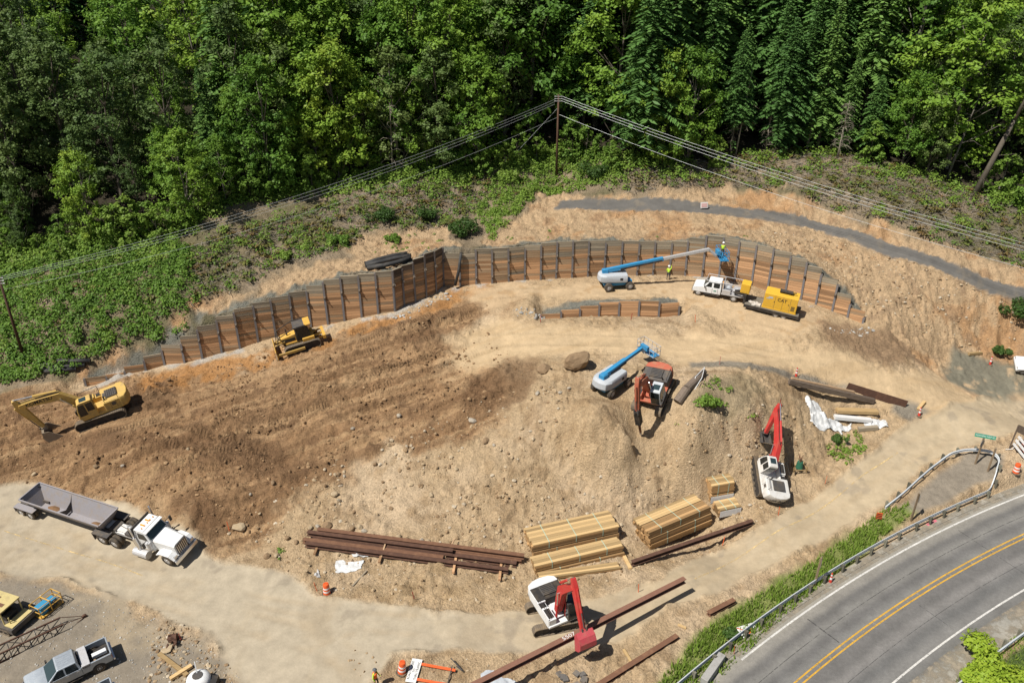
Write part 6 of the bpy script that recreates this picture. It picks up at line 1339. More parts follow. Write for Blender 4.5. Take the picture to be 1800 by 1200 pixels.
def lattice(label, P0, P1, w=.9):
    a, b = G(*P0), G(*P1); d = (b - a); L = d.length; root = empty('lattice_boom', a, math.atan2(d.y, d.x), label, 'crane boom'); ch = MB(); br = MB(); h = .75
    for y in (-w/2, w/2):
        for z in (.1, .1 + h): ch.bar((0, y, z), (L, y, z), .1)
    n = int(L / .9)
    for i in range(n):
        x0, x1 = L * i / n, L * (i + 1) / n
        for y in (-w/2, w/2): br.bar((x0, y, .1), (x1, y, .1 + h) if i % 2 else (x1, y, .1 + h), .05)
        for z in (.1, .1 + h): br.bar((x0, -w/2, z), (x1, w/2, z), .05) if i % 2 else br.bar((x0, w/2, z), (x1, -w/2, z), .05)
        for y in (-w/2, w/2): br.bar((x0, y, .1), (x0, y, .1 + h), .05)
        br.bar((x0, -w/2, .1 + h), (x0, w/2, .1 + h), .05)
    ch.build('chord', RUSTD, root); br.build('lacing', BLACK, root); t = MB()
    for y in (-w/2, w/2): t.bar((L, y, .1 + h), (L + 1.6, 0, .3), .04); t.bar((L, y, .1), (L + 1.6, 0, .3), .04)
    t.cyl((L + 1.5, -.1, .3), (L + 1.5, .1, .3), .18).build('tip_pendants', RUSTD, root); return root
lattice('long dark lattice crane boom lying on the gravel at lower left', (-30, 1172), (112, 1101))
# ------------------------------------------------------------ boulders and stones
def rock_mesh(seed, mat, sub=2, sq=(1, .8, .6)):
    bm = bmesh.new(); bmesh.ops.create_icosphere(bm, subdivisions=sub, radius=1); g = random.Random(seed); o = Vector((g.uniform(-9, 9), g.uniform(-9, 9), g.uniform(-9, 9)))
    from mathutils import noise as mn
    cuts = [Vector((g.gauss(0, 1), g.gauss(0, 1), g.gauss(0, 1))).normalized() for i in range(7)]
    for v in bm.verts:
        n = v.co.normalized()
        for c in cuts:
            d = v.co.dot(c)
            if d > .72: v.co -= c * (d - .72) * .9
        v.co *= 1 + .22 * mn.noise(n * 1.6 + o) + .08 * mn.noise(n * 4 + o)
        v.co.x *= sq[0]; v.co.y *= sq[1]; v.co.z *= sq[2]
    me = bpy.data.meshes.new('boulder'); bm.to_mesh(me); bm.free(); me.materials.append(mat); return me
ROCKT = paint('tan_rock', (.42, .33, .215), .9, 0, .35, (.27, .19, .11), .15, 2); ROCKB = paint('brown_rock', (.215, .145, .085), .9, 0, .35, (.32, .23, .14), .15, 1.5); ROCKG = paint('grey_rock', (.36, .32, .26), .9, 0, .2, (.3, .23, .15), .15, 2)
RM = [rock_mesh(i, (ROCKT, ROCKT, ROCKB, ROCKG)[i % 4]) for i in range(8)]
def boulder(px, py, size, label=None, group=None, me=None, sc=(1, 1, 1), rz=None, sink=.25):
    p = G(px, py); r = size / 2; o = link('boulder', me or RM[random.randrange(7)], None, p + Vector((0, r * .3, r * sc[2] * (.6 - sink))), (random.uniform(-.3, .3), random.uniform(-.3, .3), random.uniform(0, 6.28) if rz is None else rz), (r * sc[0], r * sc[1], r * sc[2])); tag(o, label, 'boulder', group); return o
big = rock_mesh(41, ROCKB, 3, (1, .7, .62)); o = boulder(1015, 652, 3.1, 'huge brown boulder left of the grey and blue boom lift', me=big, rz=.65, sc=(1, .9, 1.05), sink=.05); o.rotation_euler = (.35, -.25, .6)
boulder(957, 655, 1.7, 'second largest tan boulder left of the huge brown boulder', me=RM[2], rz=.4)
boulder(420, 932, 1.35, 'pale boulder beside an orange stake in front of the white truck', me=RM[0])
boulder(292, 1146, 1.2, 'flat beige stone slab below the rusty scrap heap in the yard', me=RM[1], sc=(1, 1, .35))
boulder(830, 743, .9, 'light grey boulder standing out on the dark dirt slope', me=RM[3])
TOE, SLP = [], []
for px, py, s_ in [(576,928,1.0),(558,927,.5),(546,930,.6),(619,932,.7),(632,928,.6),(640,936,.6),(686,948,.7),(700,948,.8),(716,951,.6),(740,955,.7),(752,957,.9),(775,962,.6),(469,980,.7),(486,978,.6),(505,948,.6),(520,955,.5),(600,940,.6),(655,942,.5)]: TOE.append((px, boulder(px, py, s_, 'tan boulder', 'boulders along the toe of the bank')))
for px, py, s_ in [(701,733,.9),(620,755,.7),(945,694,.9),(934,702,.6),(952,682,.6),(965,690,.5),(868,784,.6),(854,778,1.1),(880,792,.5),(893,798,.5),(900,806,.6),(587,872,1.1),(659,818,.8),(802,826,.7),(594,836,.9),(605,838,.5),(758,872,.8),(687,895,.6),(1000,684,.6),(985,692,.7),(980,705,.5),(1120,880,.5),(1080,640,.4),(60,835,.7),(168,822,.9),(215,820,.6),(330,790,.5),(480,850,.7),(440,870,.6)]: SLP.append((px, boulder(px, py, s_ * .75, 'small boulder', 'boulders scattered on the dirt slope')))
ORD += ['sixteenth', 'seventeenth', 'eighteenth', 'nineteenth', 'twentieth', 'twenty-first', 'twenty-second', 'twenty-third', 'twenty-fourth', 'twenty-fifth', 'twenty-sixth', 'twenty-seventh', 'twenty-eighth', 'twenty-ninth', 'thirtieth']
for L_, lb_ in ((TOE, 'tan boulder from the left in the row at the toe of the bank'), (SLP, 'small loose boulder from the left on the open dirt slope')):
    for i, (px, o) in enumerate(sorted(L_, key=lambda q: q[0])): o['label'] = ORD[i] + ' ' + lb_
def stones(P, g, size, col):
    t = (1 + 5 ** .5) / 2; V0 = unit(np.array([(-1,t,0),(1,t,0),(-1,-t,0),(1,-t,0),(0,-1,t),(0,1,t),(0,-1,-t),(0,1,-t),(t,0,-1),(t,0,1),(-t,0,-1),(-t,0,1)], float))
    F0 = np.array([(0,11,5),(0,5,1),(0,1,7),(0,7,10),(0,10,11),(1,5,9),(5,11,4),(11,10,2),(10,7,6),(7,1,8),(3,9,4),(3,4,2),(3,2,6),(3,6,8),(3,8,9),(4,9,5),(2,4,11),(6,2,10),(8,6,7),(9,8,1)])
    n = len(P); z = gz(P[:, 0], P[:, 1]); s_ = size[0] + (size[1] - size[0]) * g.uniform(0, 1, n) ** 3.2
    V_ = V0[None] * g.uniform(.7, 1.25, (n, 12, 1)) * s_[:, None, None] * g.uniform(.6, 1.2, (n, 1, 3)) * np.array([1, 1, .75]); V_ = V_ + np.c_[P, z + s_ * .2][:, None, :]
    F = (F0[None] + 12 * np.arange(n)[:, None, None]).reshape(-1, 3); me = fast_mesh('stones', V_.reshape(-1, 3), F, False); vflt(me, 'tint', np.repeat(g.uniform(0, 1, n), 12)); return me
def stone_mat(name, cols):
    m, nt, bs = newmat(name); at = N(nt, 'ShaderNodeAttribute', attribute_name='tint'); cr = N(nt, 'ShaderNodeValToRGB'); e = cr.color_ramp.elements; e[0].color = (*cols[0], 1); e[1].color = (*cols[-1], 1)
    for i, c in enumerate(cols[1:-1]): x = e.new((i + 1) / (len(cols) - 1)); x.color = (*c, 1)
    nt.links.new(at.outputs['Fac'], cr.inputs[0]); k = mulcol(nt, cr.outputs[0], noise(nt, 4, 4).outputs[0], .8, 1.15); nt.links.new(k, bs.inputs['Base Color']); bs.inputs['Roughness'].default_value = .95; bs.inputs['Specular IOR Level'].default_value = .1; return m
SM = stone_mat('loose_stones', [(.20, .13, .075), (.33, .23, .135), (.42, .32, .20), (.46, .40, .31)]); SMD = stone_mat('dark_clods', [(.15, .09, .047), (.24, .15, .08), (.34, .225, .125)]); SMG = stone_mat('pale_rubble', [(.28, .27, .25), (.40, .38, .34), (.5, .48, .44)])
g = np.random.default_rng(5)
SLOPE = [(380,950),(480,880),(600,800),(760,740),(900,690),(960,640),(1010,690),(1000,760),(1100,800),(1250,810),(1330,850),(1200,870),(1000,910),(900,960),(700,965),(520,960)]
DIRT = [(0,705),(120,690),(330,655),(700,572),(870,530),(860,600),(940,640),(900,700),(760,740),(600,800),(480,880),(380,950),(250,880),(0,840)]
BANKR = [(1100,770),(1200,740),(1330,700),(1440,740),(1400,800),(1340,850),(1250,850)]
HILLR = [(1250,400),(1400,405),(1560,450),(1800,540),(1800,620),(1650,600),(1520,560),(1420,450)]
for P, sz, m, lb in ((scatter(SLOPE, 7, g), (.03, .24), SM, 'loose stones strewn over the pale dirt slope'), (scatter(DIRT, 8, g), (.03, .22), SMD, 'dark clods of freshly turned soil on the left slope'), (scatter(BANKR, 6, g), (.03, .22), SM, 'stones on the bank below the orange excavator'), (scatter(HILLR, 6, g), (.03, .22), SM, 'stones on the cut slope below the gravel track'),
                     (scatter([(510,945),(760,955),(1000,925),(1330,880),(1400,890),(1200,985),(930,1065),(700,1055),(560,1035),(480,990)], 5, g), (.03, .2), SM, 'stones along the foot of the bank'), (np.vstack([scatter([(900,545),(930,540),(960,558),(950,566),(910,556)], 14, g), scatter([(1450,575),(1530,570),(1540,585),(1500,590)], 7, g), scatter([(690,560),(780,515),(800,520),(720,560)], 6, g)]), (.05, .26), SMG, 'pale broken concrete rubble at the wall ends'),
                     (scatter([(0,1020),(150,1040),(290,1090),(370,1140),(430,1200),(0,1200)], 9, g), (.02, .09), SMG, 'coarse grey gravel covering the yard'), (scatter([(600,1140),(860,1160),(1090,1140),(1160,1190),(700,1200),(620,1190)], 4, g), (.02, .12), SM, 'gravel along the lower road shoulder'), (scatter([(300,1080),(420,1180),(400,1200),(250,1200),(270,1110)], 14, g), (.03, .2), SM, 'broken stone heap beside the yard')):
    cl_ = fbm(P[:, 0] * .35, P[:, 1] * .35, 95, 4) + .25 * g.uniform(-1, 1, len(P))
    if len(P) > 2500: P = P[cl_ > .02]
    me = stones(P, g, sz, None); me.materials.append(m); stuff('loose_stones', me, lb)

# ------------------------------------------------------------ steel beams, held beam, pipes
def hbeam(a, b, d=.36, f=.36, mat=RUST, label=None, group=None, name='steel_beam', roll=0.0, lift=0.0):
    """wide flange beam from a to b resting on its flange"""
    a, b = Vector(a), Vector(b); c = (a + b) / 2; L = (b - a).length; t = .03
    m = MB().bb(-L/2, L/2, -f/2, f/2, 0, t).bb(-L/2, L/2, -f/2, f/2, d - t, d).bb(-L/2, L/2, -.012, .012, t, d - t); o = m.build(name, mat); dv = (b - a).normalized()
    o.location = c + Vector((0, 0, lift)); o.rotation_euler = Matrix.Rotation(0, 3, 'X').to_euler(); o.rotation_mode = 'XYZ'
    q = dv.to_track_quat('X', 'Z'); o.rotation_euler = (q.to_matrix() @ Matrix.Rotation(roll, 3, 'X')).to_euler(); tag(o, label, 'steel beam', group); return o
def gl(p, dz=0): v = G(*p); v.z += dz; return v
a0, b0 = gl((538,962)), gl((905,1010)); dv_ = (b0 - a0).normalized(); nv_ = Vector((-dv_.y, dv_.x, 0)); Lp = (b0 - a0).length
for i_, (off_, t0, t1, dz, m, lb) in enumerate([(0, .0, .97, .0, RUSTD, 'front dark beam of the pile nearest the haul road'), (.42, -.02, .66, .0, RUST, 'shorter brown beam second from the front of the beam pile'), (.84, .02, 1.0, .0, RUSTD, 'middle beam of the rusty beam pile'), (1.26, .02, 1.02, .0, RUST, 'fourth beam from the front of the beam pile'), (1.68, .05, .98, .0, RUST, 'rearmost beam of the rusty beam pile'), (1.45, .03, 1.03, .38, RUST, 'rusty beam lying on top of the back of the pile'), (.95, -.01, .70, .38, RUSTD, 'shorter dark beam lying on top of the pile')]):
    p_ = a0 + dv_ * Lp * t0 + nv_ * off_; q_ = a0 + dv_ * Lp * t1 + nv_ * off_; hbeam(p_ + Vector((0, 0, .2 + dz)), q_ + Vector((0, 0, .2 + dz)), f=.40, mat=m, label=lb)
for p, wh_ in [((560,958),'left end of'),((672,972),'left middle of'),((800,990),'right middle of'),((880,1002),'right end of')]:
    o = MB().box((0, 0, .08), (.2, 2.4, .16)).build('timber_bearer', LAGN); o.location = gl(p, .02); o.rotation_euler = (0, 0, R(-4)); tag(o, 'timber bearer under the ' + wh_ + ' the rusty beam pile', 'timber', 'bearers under the beam pile')
for (a, b) in (((668,990),(680,962)),((782,982),(800,958))):
    o = MB().bar(gl(a, .15), gl(b, .75), .12, .1).build('timber_stake', LAGO); tag(o, ('left' if a[0] < 700 else 'right') + ' leaning timber propped against the beam pile', 'timber', 'timbers against the beam pile')
hbeam(gl((1110,994), .08), gl((1322,921), .08), d=.40, f=.36, mat=RUSTD, label='single dark steel beam lying below the lumber stacks')
hbeam(gl((1040,1215), .05), gl((1190,1121), .05), d=.3, f=.4, mat=RUST, label='rusty beam along the top of the green verge')
hbeam(gl((1244,1082), .05), gl((1290,1058), .05), d=.3, f=.4, mat=RUST, label='short rusty beam end among the verge grass')
# the beam in the excavator's grip, level above the road
zb0 = 1.75; a = Vector((*up(850, 1200, zb0), zb0)); b = Vector((*up(1203, 1022, zb0), zb0)); a = a + (a - b).normalized() * 2.5
hb = hbeam(a, b, d=.42, f=.40, mat=paint('reddish_steel', (.235, .12, .082), .75, .05, .25, (.17, .085, .055), .25, 1.2), label='long reddish beam held level in the bucket of the red excavator', roll=0.0)
CHALK = paint('chalk', (.62, .60, .57), .9, 0, .1); d = (b - a).normalized(); Lh = (b - a).length; pt = Vector((*up(1003, 1121, zb0 + .43), zb0 + .43)); off = hb.matrix_world
bpy.context.view_layer.update(); lp = hb.matrix_world.inverted() @ pt
text('chalk_number', '5507', .42, CHALK, hb, (lp.x, 0, .425), (0, 0, 0), 1.3)
PIPE = paint('black_pipe_plastic', (.022, .024, .027), .5, 0, .18, (.20, .17, .13), .4)
def pipe(P, r, label, group=None, mat=PIPE, dz=0.0, n=12, ribs=False):
    Q = [gl(p, r + dz) if len(p) == 2 else Vector(p) for p in P]; root = Q[0]; m = MB()
    rings = []
    for i, q in enumerate(Q):
        d_ = (Q[min(len(Q)-1, i+1)] - Q[max(0, i-1)]).normalized(); x = d_.cross(Vector((0, 0, 1))).normalized(); y = x.cross(d_); rings.append([q + x * math.cos(t) * r + y * math.sin(t) * r - root for t in [2 * math.pi * k / n for k in range(n)]])
    inner = [[v * 1.0 for v in rr] for rr in rings]
    o = m.loft(rings).build('pipe', mat, smooth=True); o.location = root; tag(o, label, 'pipe', group)
    for i in (0, -1):
        d_ = (Q[0] - Q[1]).normalized() if i == 0 else (Q[-1] - Q[-2]).normalized(); MB().cyl(Q[i] - root + d_ * .005, Q[i] - root + d_ * .03, r * 1.08, n=n).build('pipe_collar', mat, o)
    return o
for i, (a, b, dz) in enumerate([((70,645),(132,640),0),((74,650),(150,645),0),((80,655),(135,652),0),((104,641),(160,641),.25)]): pipe([a, ((a[0]+b[0])/2, (a[1]+b[1])/2), b], .24, ['rearmost', 'middle', 'front', 'topmost'][i] + ' black pipe in the stack beside the left brambles', None, dz=dz)
for i, P in enumerate([[(643,472),(668,466),(695,459),(722,455)],[(646,476),(675,472),(700,466),(722,459)],[(643,469),(664,462),(690,455),(716,451)]]): pipe(P, .26, ['middle', 'front', 'rear'][i] + ' black pipe of the bundle lying on top of the shaded wall', None, dz=.12)
w8 = WP[23]; pipe([(w8[0] + .25, w8[1] - .25, w8[3] + 1.0), (w8[0] - .1, w8[1] - .5, (w8[2] + w8[3]) / 2 + .4), (w8[0] - .55, w8[1] - .75, w8[2] + .3)], .17, 'dark pipe propped upright against the low wall bay at the bend')

# ------------------------------------------------------------ lumber
LUM = wood('new_lumber', (.58, .405, .20), (.44, .285, .125)); LUMD = wood('older_lumber', (.50, .31, .145), (.36, .21, .09)); SIDE = wood('stacked_lumber_side', (.40, .245, .11), (.27, .155, .07))
lum_me = {}
for nm_, m_ in (('a', LUM), ('b', LUMD), ('c', SIDE)): me = MB().box((0, 0, 0), (1, 1, 1)).mesh('board', m_); lum_me[nm_] = me
STRAP = paint('green_strap', (.40, .52, .40), .5, 0, .05); WRAP = paint('white_wrap', (.66, .66, .65), .55, 0, .12, (.45, .42, .38))
def lumber(pL, pR, W, H, label, z0=0.0, key='a', bw=.29, bh=.14, straps=2, inset=(0, 0), wrap=False, back=0.0):
    """bundle whose near lower edge runs over the ground from pL to pR"""
    a, b = G(*pL), G(*pR); zz = min(a.z, b.z) * .5 + max(a.z, b.z) * .5; d = Vector((b.x - a.x, b.y - a.y, 0)); L = d.length - inset[0] - inset[1]; d.normalize(); nrm = Vector((-d.y, d.x, 0)); o = Vector((a.x, a.y, zz + z0)) + d * inset[0] + nrm * back
    root = empty('lumber_bundle', o, math.atan2(d.y, d.x), label, 'lumber'); n = max(1, round(W / bw)); bw = W / n; k = max(1, round(H / bh)); bh = H / k; rr = random.Random(int(pL[0]))
    for j in range(k):
        for i in range(n):
            if j < k - 1 and 0 < i < n - 1: continue
            dl = rr.uniform(-.10, .10); kk = key if j == k - 1 else ('c' if rr.random() < .7 else 'b')
            link('board', lum_me[kk], root, (L/2 + dl, (i + .5) * bw, (j + .5) * bh), None, (L, bw - .012, bh - .012))
    if n > 2 and k > 1: MB().bb(.05, L - .05, bw, W - bw, 0, H - bh - .01).build('inner_boards', SIDE, root)
    for s_ in range(straps):
        x = L * (s_ + .6) / (straps + .2); MB().bb(x - .03, x + .03, -.012, W + .012, H + .002, H + .01).bb(x - .03, x + .03, -.014, -.004, 0, H + .01).build('strap', STRAP, root)
    if wrap: MB().bb(-.01, L + .01, -.02, .0, .02, H * .8).bb(L + .0, L + .02, -.01, W, .02, H * .8).build('wrapping', WRAP, root)
    bl = MB()
    for x in (.5, L / 2, L - .5): bl.bb(x - .06, x + .06, .02, W - .02, -.1, -.004)
    bl.build('spacer', SIDE, root); return root
# left group
lumber((937,980),(1087,951), 2.2, .62, 'lower bundle under the large left lumber stack', .1, 'b'); lumber((936,980),(1086,951), 2.3, .66, 'wide pale bundle on top of the large left lumber stack', .84, 'a', straps=3)
lumber((942,1014),(1096,979), 1.15, .30, 'thin lower bundle in front of the large left stack', .1, 'b'); lumber((941,1012),(1094,977), 1.2, .62, 'pale bundle on top of the thin one in front of the left stack', .50, 'a', straps=3)
lumber((950,1024),(1091,1001), .75, .26, 'loose boards at the front of the left lumber group', .08, 'a', straps=0, bw=.2)
# middle group
lumber((1143,966),(1249,926), 1.0, .56, 'bottom front bundle of the middle lumber stack', .1, 'b'); lumber((1142,966),(1248,925), 1.05, .56, 'second bundle from below in the middle lumber stack', .76, 'b'); lumber((1139,966),(1245,924), 1.1, .60, 'top front bundle of the middle lumber stack', 1.42, 'b', straps=3)
lumber((1143,966),(1249,926), 1.0, 1.2, 'rear lower bundles of the middle lumber stack', .1, 'b', back=1.12); lumber((1139,966),(1245,924), 1.05, .60, 'top rear bundle of the middle lumber stack', 1.40, 'a', back=1.18, straps=3)
# right small group
lumber((1264,916),(1302,899), 1.35, .85, 'low wrapped bundle with loose boards beside the tall wrapped stack', .1, 'a', wrap=True); lumber((1251,896),(1292,878), 1.3, .9, 'lower wrapped bundle of the tall right stack', .1, 'b', wrap=True, back=.35); lumber((1251,896),(1292,878), 1.35, 1.0, 'white capped bundle on top of the tall right stack', 1.12, 'a', back=.35)
for i, (a, b) in enumerate((((1092,968),(1108,1000)),)):
    o = MB().bar(gl(a, .08), gl(b, .08), .3, .14).build('loose_timber', LUM); tag(o, 'loose timber between left lumber group and the single beam', 'timber')

# ------------------------------------------------------------ timbers, plates, log and sheeting at the right
def timber(a, b, w, h, label, mat=LUM, dz=0.0, name='timber'):
    o = MB().bar(gl(a, h / 2 + dz), gl(b, h / 2 + dz), w, h).build(name, mat, bevel=.01); tag(o, label, 'timber'); return o
timber((1466,735),(1531,741), .55, .35, 'lower wide timber on the white plastic sheet', WRAP); timber((1470,726),(1541,728), .7, .35, 'upper wide timber on the white plastic sheet', LUM, .15)
timber((1508,757),(1542,754), .4, .4, 'short round timber below the plastic sheet', LAGG)
timber((1386,674),(1535,708), .4, .5, 'long dark timber holding back the road edge', LAGS, .0); timber((1390,670),(1500,694), .3, .35, 'brown timber lying behind the long dark one', LAGO, .1)
a, b = gl((1488,684)), gl((1592,716)); o = MB().bar(a + Vector((0, 0, .35)), b + Vector((0, 0, .35)), .05, .9).build('steel_plate', RUSTD); tag(o, 'upright dark steel plate along the edge of the bench road', 'steel plate')
timber((1613,722),(1625,708), .3, .3, 'short squared timber beside the red delineator at the road fork', LUM)
timber((1702,624),(1725,622), .3, .3, 'small pale timber beside the dark green bush', LUM)
timber((280,1150),(330,1188), .3, .2, 'plank lying on the rubble in the yard', LUM); timber((300,1196),(338,1172), .3, .2, 'plank crossing another at the bottom of the yard', LUM, .1); timber((1096,1142),(1112,1168), .2, .15, 'short board on the shoulder beside the red excavator', LUM); timber((1192,1098),(1206,1104), .2, .1, 'small board on the lower road shoulder', LUM); timber((620,1030),(645,1003), .12, .1, 'thin grey board on the road shoulder near the drum', LAGG)
lg = MB(); P = [gl((1190,712), .35), gl((1206,690), .42), gl((1224,672), .4), gl((1237,658), .3)]
for i in range(3): lg.cyl(P[i], P[i + 1], .45 - .05 * i, .42 - .06 * i, 12)
lgo = lg.build('log', paint('old_log', (.21, .165, .13), .9, 0, .4, (.12, .09, .07), .1, 5)); tag(lgo, 'thick grey brown log beside the orange excavator', 'log'); ropes = MB().tube([P[3] + Vector((0, 0, .5)), P[2] + Vector((.4, -.3, .3)), P[0] + Vector((.9, 0, .0))], .04).tube([P[3] + Vector((0, 0, .5)), P[2] + Vector((-.2, -.3, .4)), P[0] + Vector((.8, 0, .0))], .04).build('rope', WRAP, lgo)
def sheet(poly, label, seed, amp=.28, mat=None, name='plastic_sheet', dz=.05):
    """crumpled sheet lying on the ground"""
    Q = in_poly_world(poly); lo, hi = Q.min(0), Q.max(0); n = 72; X, Y = np.meshgrid(np.linspace(lo[0], hi[0], n), np.linspace(lo[1], hi[1], n)); ins = np.zeros(X.shape, bool); xj = X + .5 * fbm(X * 1.1, Y * 1.1, seed, 3); yj = Y + .5 * fbm(X * 1.1, Y * 1.1, seed + 9, 3)
    for i in range(len(Q)):
        a, b = Q[i], Q[(i + 1) % len(Q)]; cnd = (a[1] > yj) != (b[1] > yj); xx = a[0] + (yj - a[1]) / (b[1] - a[1] + 1e-12) * (b[0] - a[0]); ins ^= cnd & (xj < xx)
    Z = gz(X, Y) + dz + amp * np.abs(fbm(X * 1.3, Y * 1.3, seed + 3, 4)) + .2 * amp * fbm(X * 5, Y * 5, seed + 5, 2); id_ = np.arange(n * n).reshape(n, n); F = np.stack([id_[:-1, :-1], id_[:-1, 1:], id_[1:, 1:], id_[1:, :-1]], -1)[ins[:-1, :-1] & ins[1:, 1:]]
    u_, inv = np.unique(F, return_inverse=True); V_ = np.c_[X.ravel(), Y.ravel(), Z.ravel()][u_]; o_ = V_.mean(0); me = fast_mesh(name, V_ - o_, inv.reshape(F.shape)); me.materials.append(mat or WRAP); ob = bpy.data.objects.new(name, me); COL.objects.link(ob); ob.location = o_
    ob.modifiers.new('thick', 'SOLIDIFY').thickness = .02; tag(ob, label, 'plastic sheet'); return ob
PLAS = paint('white_plastic', (.58, .585, .58), .35, 0, .12, (.45, .40, .33))
sheet([(1412,702),(1440,712),(1455,735),(1500,745),(1495,762),(1445,758),(1425,735)], 'crumpled white plastic sheet on the bank beside wide timbers', 3, .32, PLAS); sheet([(1510,738),(1555,738),(1560,752),(1520,752)], 'torn white plastic scraps right of the wide timbers', 5, .3, PLAS)
sheet([(585,1000),(600,985),(640,985),(640,998),(610,1012),(588,1012)], 'thin torn plastic lying below the rusty beam pile', 7, .15, PLAS); sheet([(613,976),(640,972),(650,982),(618,984)], 'small bright plastic scrap touching the beam pile', 8, .2, PLAS); sheet([(552,1010),(560,1002),(567,1012),(560,1016)], 'small pale tarp heap near the orange drum', 9, .5, paint('grey_tarp', (.45, .44, .43), .6, 0, .1), 'tarp')
sheet([(845,1190),(870,1178),(900,1190),(930,1200),(850,1215)], 'grey dusty steel road plate at the bottom edge', 12, .03, LGREY, 'road_plate')
cb2 = MB(); g_ = random.Random(3)
for i in range(9): cb2.box((g_.uniform(-.9, .9), g_.uniform(-.6, .6), .12 + .1 * g_.random()), (.45, .4, .16), rot=Matrix.Rotation(g_.uniform(0, 3), 3, 'Z') @ Matrix.Rotation(g_.uniform(-.4, .4), 3, 'X'))
o = cb2.build('paving_blocks', paint('dark_block', (.13, .125, .12), .85, 0, .2)); o.location = gl((1005, 1196)); tag(o, 'heap of dark concrete blocks at the bottom edge', 'blocks')
# ------------------------------------------------------------ traffic things
ORG = paint('safety_orange', (.72, .115, .025), .45, 0, .06); REFL = paint('reflective_white', (.72, .72, .70), .4, 0, .06); CONEW = REFL; RUBB = paint('rubber_base', (.05, .048, .045), .8, 0, .5)
def drum(px, py, label, tilt=(0, 0)):
    root = empty('traffic_drum', G(px, py), 0, label, 'traffic drum'); root.rotation_euler = (tilt[0], tilt[1], 0); MB().cyl((0, 0, 0), (0, 0, .09), .42, .40, 14).build('rubber_base', RUBB, root); zz = [.09, .30, .45, .60, .75, .90, 1.02]; 
    m = MB(); w = MB()
    for i in range(6):
        r0, r1 = .30 - .012 * i, .30 - .012 * (i + 1); (w if i in (1, 3) else m).cyl((0, 0, zz[i]), (0, 0, zz[i + 1]), r0, r1 + .004, 18)
    m.cyl((0, 0, 1.02), (0, 0, 1.06), .22, .20, 16).bb(-.14, .14, -.02, .02, 1.06, 1.14); m.build('drum_body', ORG, root); w.build('reflective_band', REFL, root); return root
drum(575, 1043, 'orange and white traffic drum beside the haul road below the beam pile'); drum(706, 1181, 'orange traffic drum beside the fallen road closed sign', (.0, .12)); drum(1785, 831, 'orange traffic drum at the nose of the guardrail'); drum(1797, 793, 'orange traffic drum half hidden behind the white barricade'); drum(1806, 776, 'orange drum at the right edge behind the barricade')
def delineator(px, py, label):
    root = empty('delineator', G(px, py), 0, label, 'delineator'); MB().cyl((0, 0, 0), (0, 0, .07), .28, .24, 10).build('rubber_base', RUBB, root); MB().cyl((0, 0, .07), (0, 0, .42), .13, .11).cyl((0, 0, .62), (0, 0, .78), .09, .08).cyl((0, 0, .92), (0, 0, 1.05), .07, .05).build('red_tube', paint('cone_red', (.60, .05, .03), .45, 0, .06), root); MB().cyl((0, 0, .42), (0, 0, .62), .11, .09).cyl((0, 0, .78), (0, 0, .92), .08, .07).build('white_band', REFL, root)
delineator(1740, 641, 'red and white delineator on the grey gravel patch near the white car'); delineator(1459, 1024, 'red and white delineator on the highway shoulder by the guardrail'); delineator(1399, 662, 'red delineator behind the long dark timber'); delineator(1615, 731, 'red delineator beside the squared timber at the road fork')
stake_me = MB().bar((0, 0, -.1), (.02, 0, .95), .05, .03).mesh('survey_stake', ORG); stk_w = MB().bar((0, 0, -.1), (.03, 0, .85), .06, .03).mesh('survey_stake', paint('dark_red_stake', (.35, .03, .025), .6, 0, .1))
for px, py, m, lb in [(403,932,stake_me,'orange stake beside the pale boulder in front of the truck'),(557,1038,stake_me,'orange stake left of the roadside drum'),(319,1125,stk_w,'dark red stake at the edge of the yard'),(1122,1040,stake_me,'orange stake between the red excavator and single beam'),(1368,905,stake_me,'orange stake right of the wrapped lumber'),(1270,958,stake_me,'orange stake below the middle of the single beam'),(1222,566,stake_me,'yellow orange stake right of the low orange wall'),(1109,562,stk_w,'red stake before the middle of the low orange wall'),(950,566,stk_w,'red stake at the left end of the low orange wall'),(1450,850,stake_me,'thin orange stake beside the green tub'),(1372,715,stk_w,'thin red stake up the bank from the white excavator'),(1265,640,stk_w,'thin dark stake at the edge of the bench road'),(1290,1150,stake_me,'small orange stake in the verge grass'),(728,1052,stk_w,'dark red stake beside the puddles on the road shoulder')]:
    o = link('survey_stake', m, None, G(px, py), (random.uniform(-.15, .15), random.uniform(-.15, .15), random.uniform(0, 3))); tag(o, lb, 'stake')
# fallen ROAD CLOSED barricade
fr = empty('fallen_barricade', (0, 0, 0), 0, 'fallen white road closed sign on an orange barricade frame', 'sign'); f, b = G(791, 1191), G(728, 1180); stand3(fr, f, b, .02, 0.0)
MB().bb(-.38, .38, -.95, .95, .16, .19).build('sign_panel', REFL, fr); MB().bar((.35, .62, .14), (2.9, .55, .10), .2, .05).bar((.35, -.62, .14), (2.9, -.66, .10), .2, .05).build('orange_rail', ORG, fr); MB().bar((2.6, .9, .12), (2.6, -.95, .12), .06).bar((2.9, .9, .1), (3.4, .5, .25), .06).bar((2.4, 1.3, .35), (3.5, .55, .1), .06).build('steel_legs', DGREY, fr)
sp_ = fr.children[0]
for i, t in enumerate(('ROAD CLOSED', 'TO', 'THRU TRAFFIC')): text('lettering', t, .23, LETT, sp_, (-.23 + .23 * i, 0, .193), (0, 0, Rt), .95)
